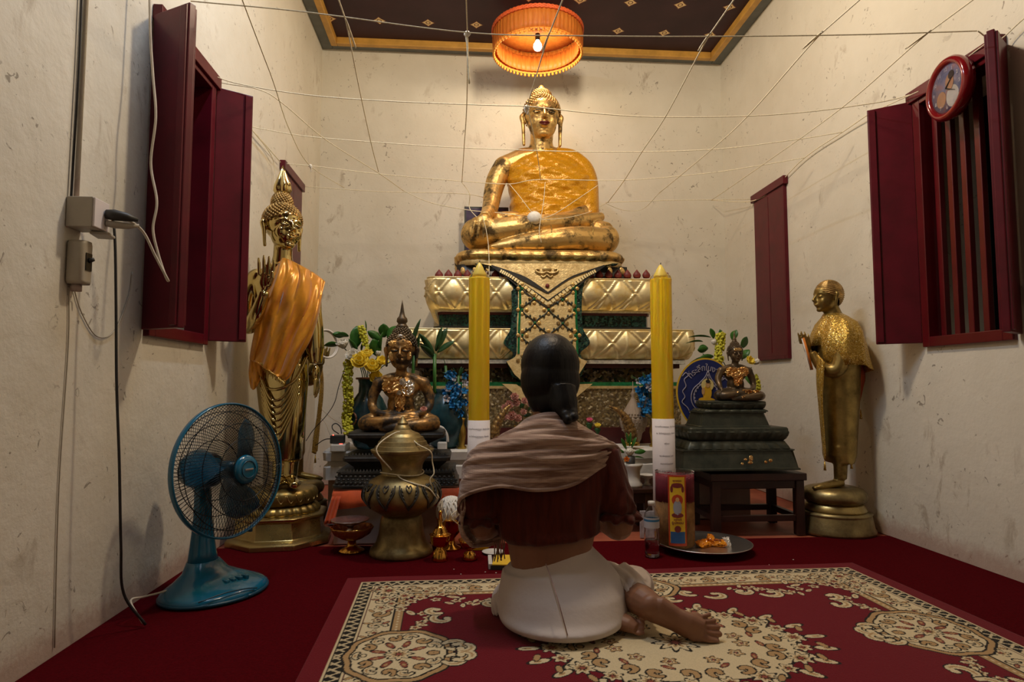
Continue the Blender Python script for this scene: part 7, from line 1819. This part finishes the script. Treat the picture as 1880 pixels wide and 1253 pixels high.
# orange packets
m, nt, b = new_mat('packet_orange'); setp(b, rough=.22); nt.links.new(ramp(nt, noise(nt, coords(nt), 30, 3), [(.3, (.78, .20, .01)), (.7, (.95, .38, .02))]), b.inputs['Base Color'])
simple('packet_clear', (.66, .62, .56), .2)
for k, (x, y, w_, h_, rz, tl_, lb, mt) in enumerate(((1293, 998, .085, .045, .5, .3, 'crumpled orange packet on the tray next to the incense bundle', 'packet_orange'), (1318, 1000, .075, .04, -.4, .2, 'orange packet with dark writing at the middle of the tray', 'packet_orange'), (1305, 990, .07, .035, 1.2, .6, 'orange packet lying on top at the back of the tray', 'packet_orange'), (1334, 997, .035, .05, .2, 1.2, 'small crumpled white wrapper at the right of the tray', 'packet_clear'))):
    p = at(x, y, 2.84 if k != 2 else 2.865); p.z = FZ+.038+(.016 if k == 2 else 0); root = thing('sweet_packet', p, lb, 'packet', 0, 'packets on the silver tray'); r_ = random.Random(k+3); n = 12; sd_g = []
    for sgn in (1, -1):
        g = []
        for i in range(n):
            row = []
            for j in range(n):
                u_, v_ = i/(n-1)-.5, j/(n-1)-.5; e_ = (1-(2*u_)**4)*(1-(2*v_)**4)
                row.append(Matrix.Rotation(rz, 3, 'Z') @ Matrix.Rotation(tl_, 3, 'X') @ Vector((u_*w_+r_.uniform(-.002, .002), v_*h_+r_.uniform(-.002, .002), sgn*(.013*e_+.001)+r_.uniform(-.0025, .0025))))
            g.append(row)
        sd_g.append(g)
    mb = MB(); mb.rings(sd_g[0], cap=False, closed=False); mb.rings([r2_[::-1] for r2_ in sd_g[1]], cap=False, closed=False); o = mb.build('wrapper', mt, root)
    for p_ in o.data.polygons: p_.use_smooth = False
    if k == 1: MB().box(Matrix.Rotation(rz, 3, 'Z') @ Vector((0, -.012, .016)), (.03, .008, .002), rz).build('dark_print', 'label_maroon', root, False)
# compote and silver bowl
m, nt, b = new_mat('amber_glass'); setp(b, rough=.12, trans=.5, ior=1.45); b.inputs['Base Color'].default_value = (.55, .16, .03, 1)
cx_ = at(646, 1000, 2.97).x
co1 = thing('pedestal_bowl', (cx_, 2.97, FZ), 'amber and gold scalloped pedestal bowl left of the urn, with a silver dish on it', 'bowl')
MB().lathe([(.055, 0), (.056, .006), (.030, .020), (.020, .03), (.018, .05)], 48, mod=lambda a, z: 1+.04*math.cos(a*16)*(1 if z < .02 else 0)).build('foot', 'gold_bright', co1)
MB().lathe([(.018, .048), (.045, .058), (.078, .078), (.090, .10), (.094, .108), (.088, .108), (.07, .086), (.02, .066)], 72, mod=lambda a, z: 1+.03*math.cos(a*24)).build('bowl', 'amber_glass', co1)
MB().tube([(.092*(1+.03*math.cos(k*.5))*math.cos(2*math.pi*k/120), .092*(1+.03*math.cos(k*.5))*math.sin(2*math.pi*k/120), .109) for k in range(121)], .0022, 6).build('gilt_rim', 'gold_bright', co1)
co2 = thing('silver_bowl', (cx_-.008, 2.965, FZ+.082), 'silver pedestal dish with wavy rim standing in the amber pedestal bowl', 'bowl')
MB().lathe([(.028, 0), (.026, .006), (.014, .016), (.014, .030), (.050, .044), (.080, .056), (.086, .062), (.080, .062), (.05, .052), (.001, .046)], 72, mod=lambda a, z: 1+(.025*math.cos(a*14) if z > .05 else 0)).build('dish', 'silver', co2)
# white skein in a golden bowl
gx2 = at(828, 970, 2.98).x
gb1 = thing('golden_bowl', (gx2, 2.98, FZ), 'shiny golden pedestal bowl between the urn and the left candle, holding white thread', 'bowl')
MB().lathe([(.045, 0), (.045, .008), (.022, .02), (.018, .05), (.04, .075), (.062, .10), (.066, .135), (.070, .142), (.064, .142), (.055, .11), (.001, .085)], 48, mod=lambda a, z: 1+.02*math.cos(a*12)*(1 if .06 < z < .13 else 0)).build('bowl', 'gold_bright', gb1)
sk1 = thing('thread_skein', (gx2+.0, 2.98, FZ+.105), 'large bundle of white sacred thread piled in the golden bowl', 'thread skein'); r_ = random.Random(9); mb = MB(); mb.ell((0, 0, .062), (.062, .055, .066), None, 24, 14)
mb.build('core', 'thread_white', sk1); mb = MB()
for k in range(26):
    a0 = r_.uniform(0, math.pi); t0 = r_.uniform(-.5, .5); pts = []
    for j in range(33):
        a = 2*math.pi*j/32; v_ = Vector((math.cos(a), math.sin(a)*math.sin(t0), math.sin(a)*math.cos(t0))); v_ = RZ(a0) @ v_; pts.append(Vector((v_.x*.066, v_.y*.059, .062+v_.z*.069)))
    mb.tube(pts, .0042, 6)
mb.build('windings', 'thread_white', sk1)
for k in range(2):
    cl_ = MB().tube(catmull([Vector((-.045+.075*k, -.058, .02)), Vector((-.02+.02*k, -.074, .055)), Vector((-.03+.07*k, -.064, .09))], 6), .0028, 6).build('loose_loop', 'thread', sk1)
# ewer and small compote
ex = at(808, 1010, 2.79).x
ew = thing('water_pouring_set', (ex, 2.79, FZ), 'small golden water pouring vessel with a tall spout in its footed cup', 'vessel')
MB().lathe([(.033, 0), (.034, .004), (.028, .025), (.024, .042), (.014, .052), (.018, .058)], 40, mod=lambda a, z: 1+.05*math.cos(a*10)*(1 if z < .045 else 0)).build('foot', 'gold_bright', ew)
MB().lathe([(.016, .056), (.036, .068), (.042, .09), (.043, .105), (.047, .110), (.041, .110), (.03, .10)], 40).build('cup', 'gold_bright', ew)
MB().lathe([(.038, .108), (.034, .116), (.030, .118), (.032, .124), (.025, .130), (.026, .135), (.018, .142), (.011, .148), (.008, .160), (.007, .20), (.009, .204), (.004, .210)], 32).build('lid_spout', 'gold_bright', ew)
sx3 = at(862, 1015, 2.79).x
sc3 = thing('golden_cup', (sx3, 2.79, FZ), 'small golden footed cup in front of the left candle', 'cup')
MB().lathe([(.029, 0), (.030, .005), (.025, .024), (.024, .03), (.012, .036), (.014, .044), (.030, .052), (.042, .072), (.048, .086), (.044, .086), (.02, .06)], 40).build('cup', 'gold_bright', sc3)
# white saucer and yellow box
sc4 = thing('white_saucer', (at(896, 1009, 2.90).x+.022, 2.885, FZ), 'flat white plastic saucer on the carpet at the foot of the left candle', 'saucer')
MB().lathe([(.03, 0), (.04, .002), (.05, .010), (.046, .010), (.03, .005)], 32).build('saucer', 'white_ceramic', sc4)
yb = thing('yellow_box', (.165, 2.70, FZ), 'small flat yellow box with a dark front lying left of the woman', 'box', -.12)
bevel(MB().box((0, 0, .009), (.085, .15, .018)).build('tray', 'plug_dark', yb, False), .001); bevel(MB().box((.004, 0, .0205), (.080, .15, .005)).build('lid', 'fan_yellow', yb, False), .001); bevel(MB().box((-.050, .0, .012), (.016, .14, .022), .1).build('side_flap', 'white_ceramic', yb, False), .001)
# pink blossom on the statue's knee
for (x, y, R_) in ((778, 752, .018),):
    pbl = thing('pink_blossom', at(x, y+3, 3.06), 'small pink blossom resting on the knee of the left seated Buddha', 'flower'); f = MB(); blossom(f, (0, 0, 0), R_, 8, 2, .9, (0, -.6, .8)); part(f, 'petals', 'petal_pink', pbl, .001)
# crumbs on the carpet
r_ = random.Random(21)
for k in range(9):
    p = (random.uniform(.35, 1.5), random.uniform(2.60, 2.72)) if k > 4 else (r_.uniform(-.1, .3), r_.uniform(2.58, 2.68))
    c_ = MB().ell((0, 0, .0012), (.0035*r_.uniform(.5, 1.1), .003, .0014), None, 6, 4).build('petal_crumb', 'petal_white', None, True, (p[0], p[1], FZ)); tag(c_, 'tiny pale petal crumb fallen on the bare red carpet beyond the rug', 'petal', 'petal crumbs on the carpet')
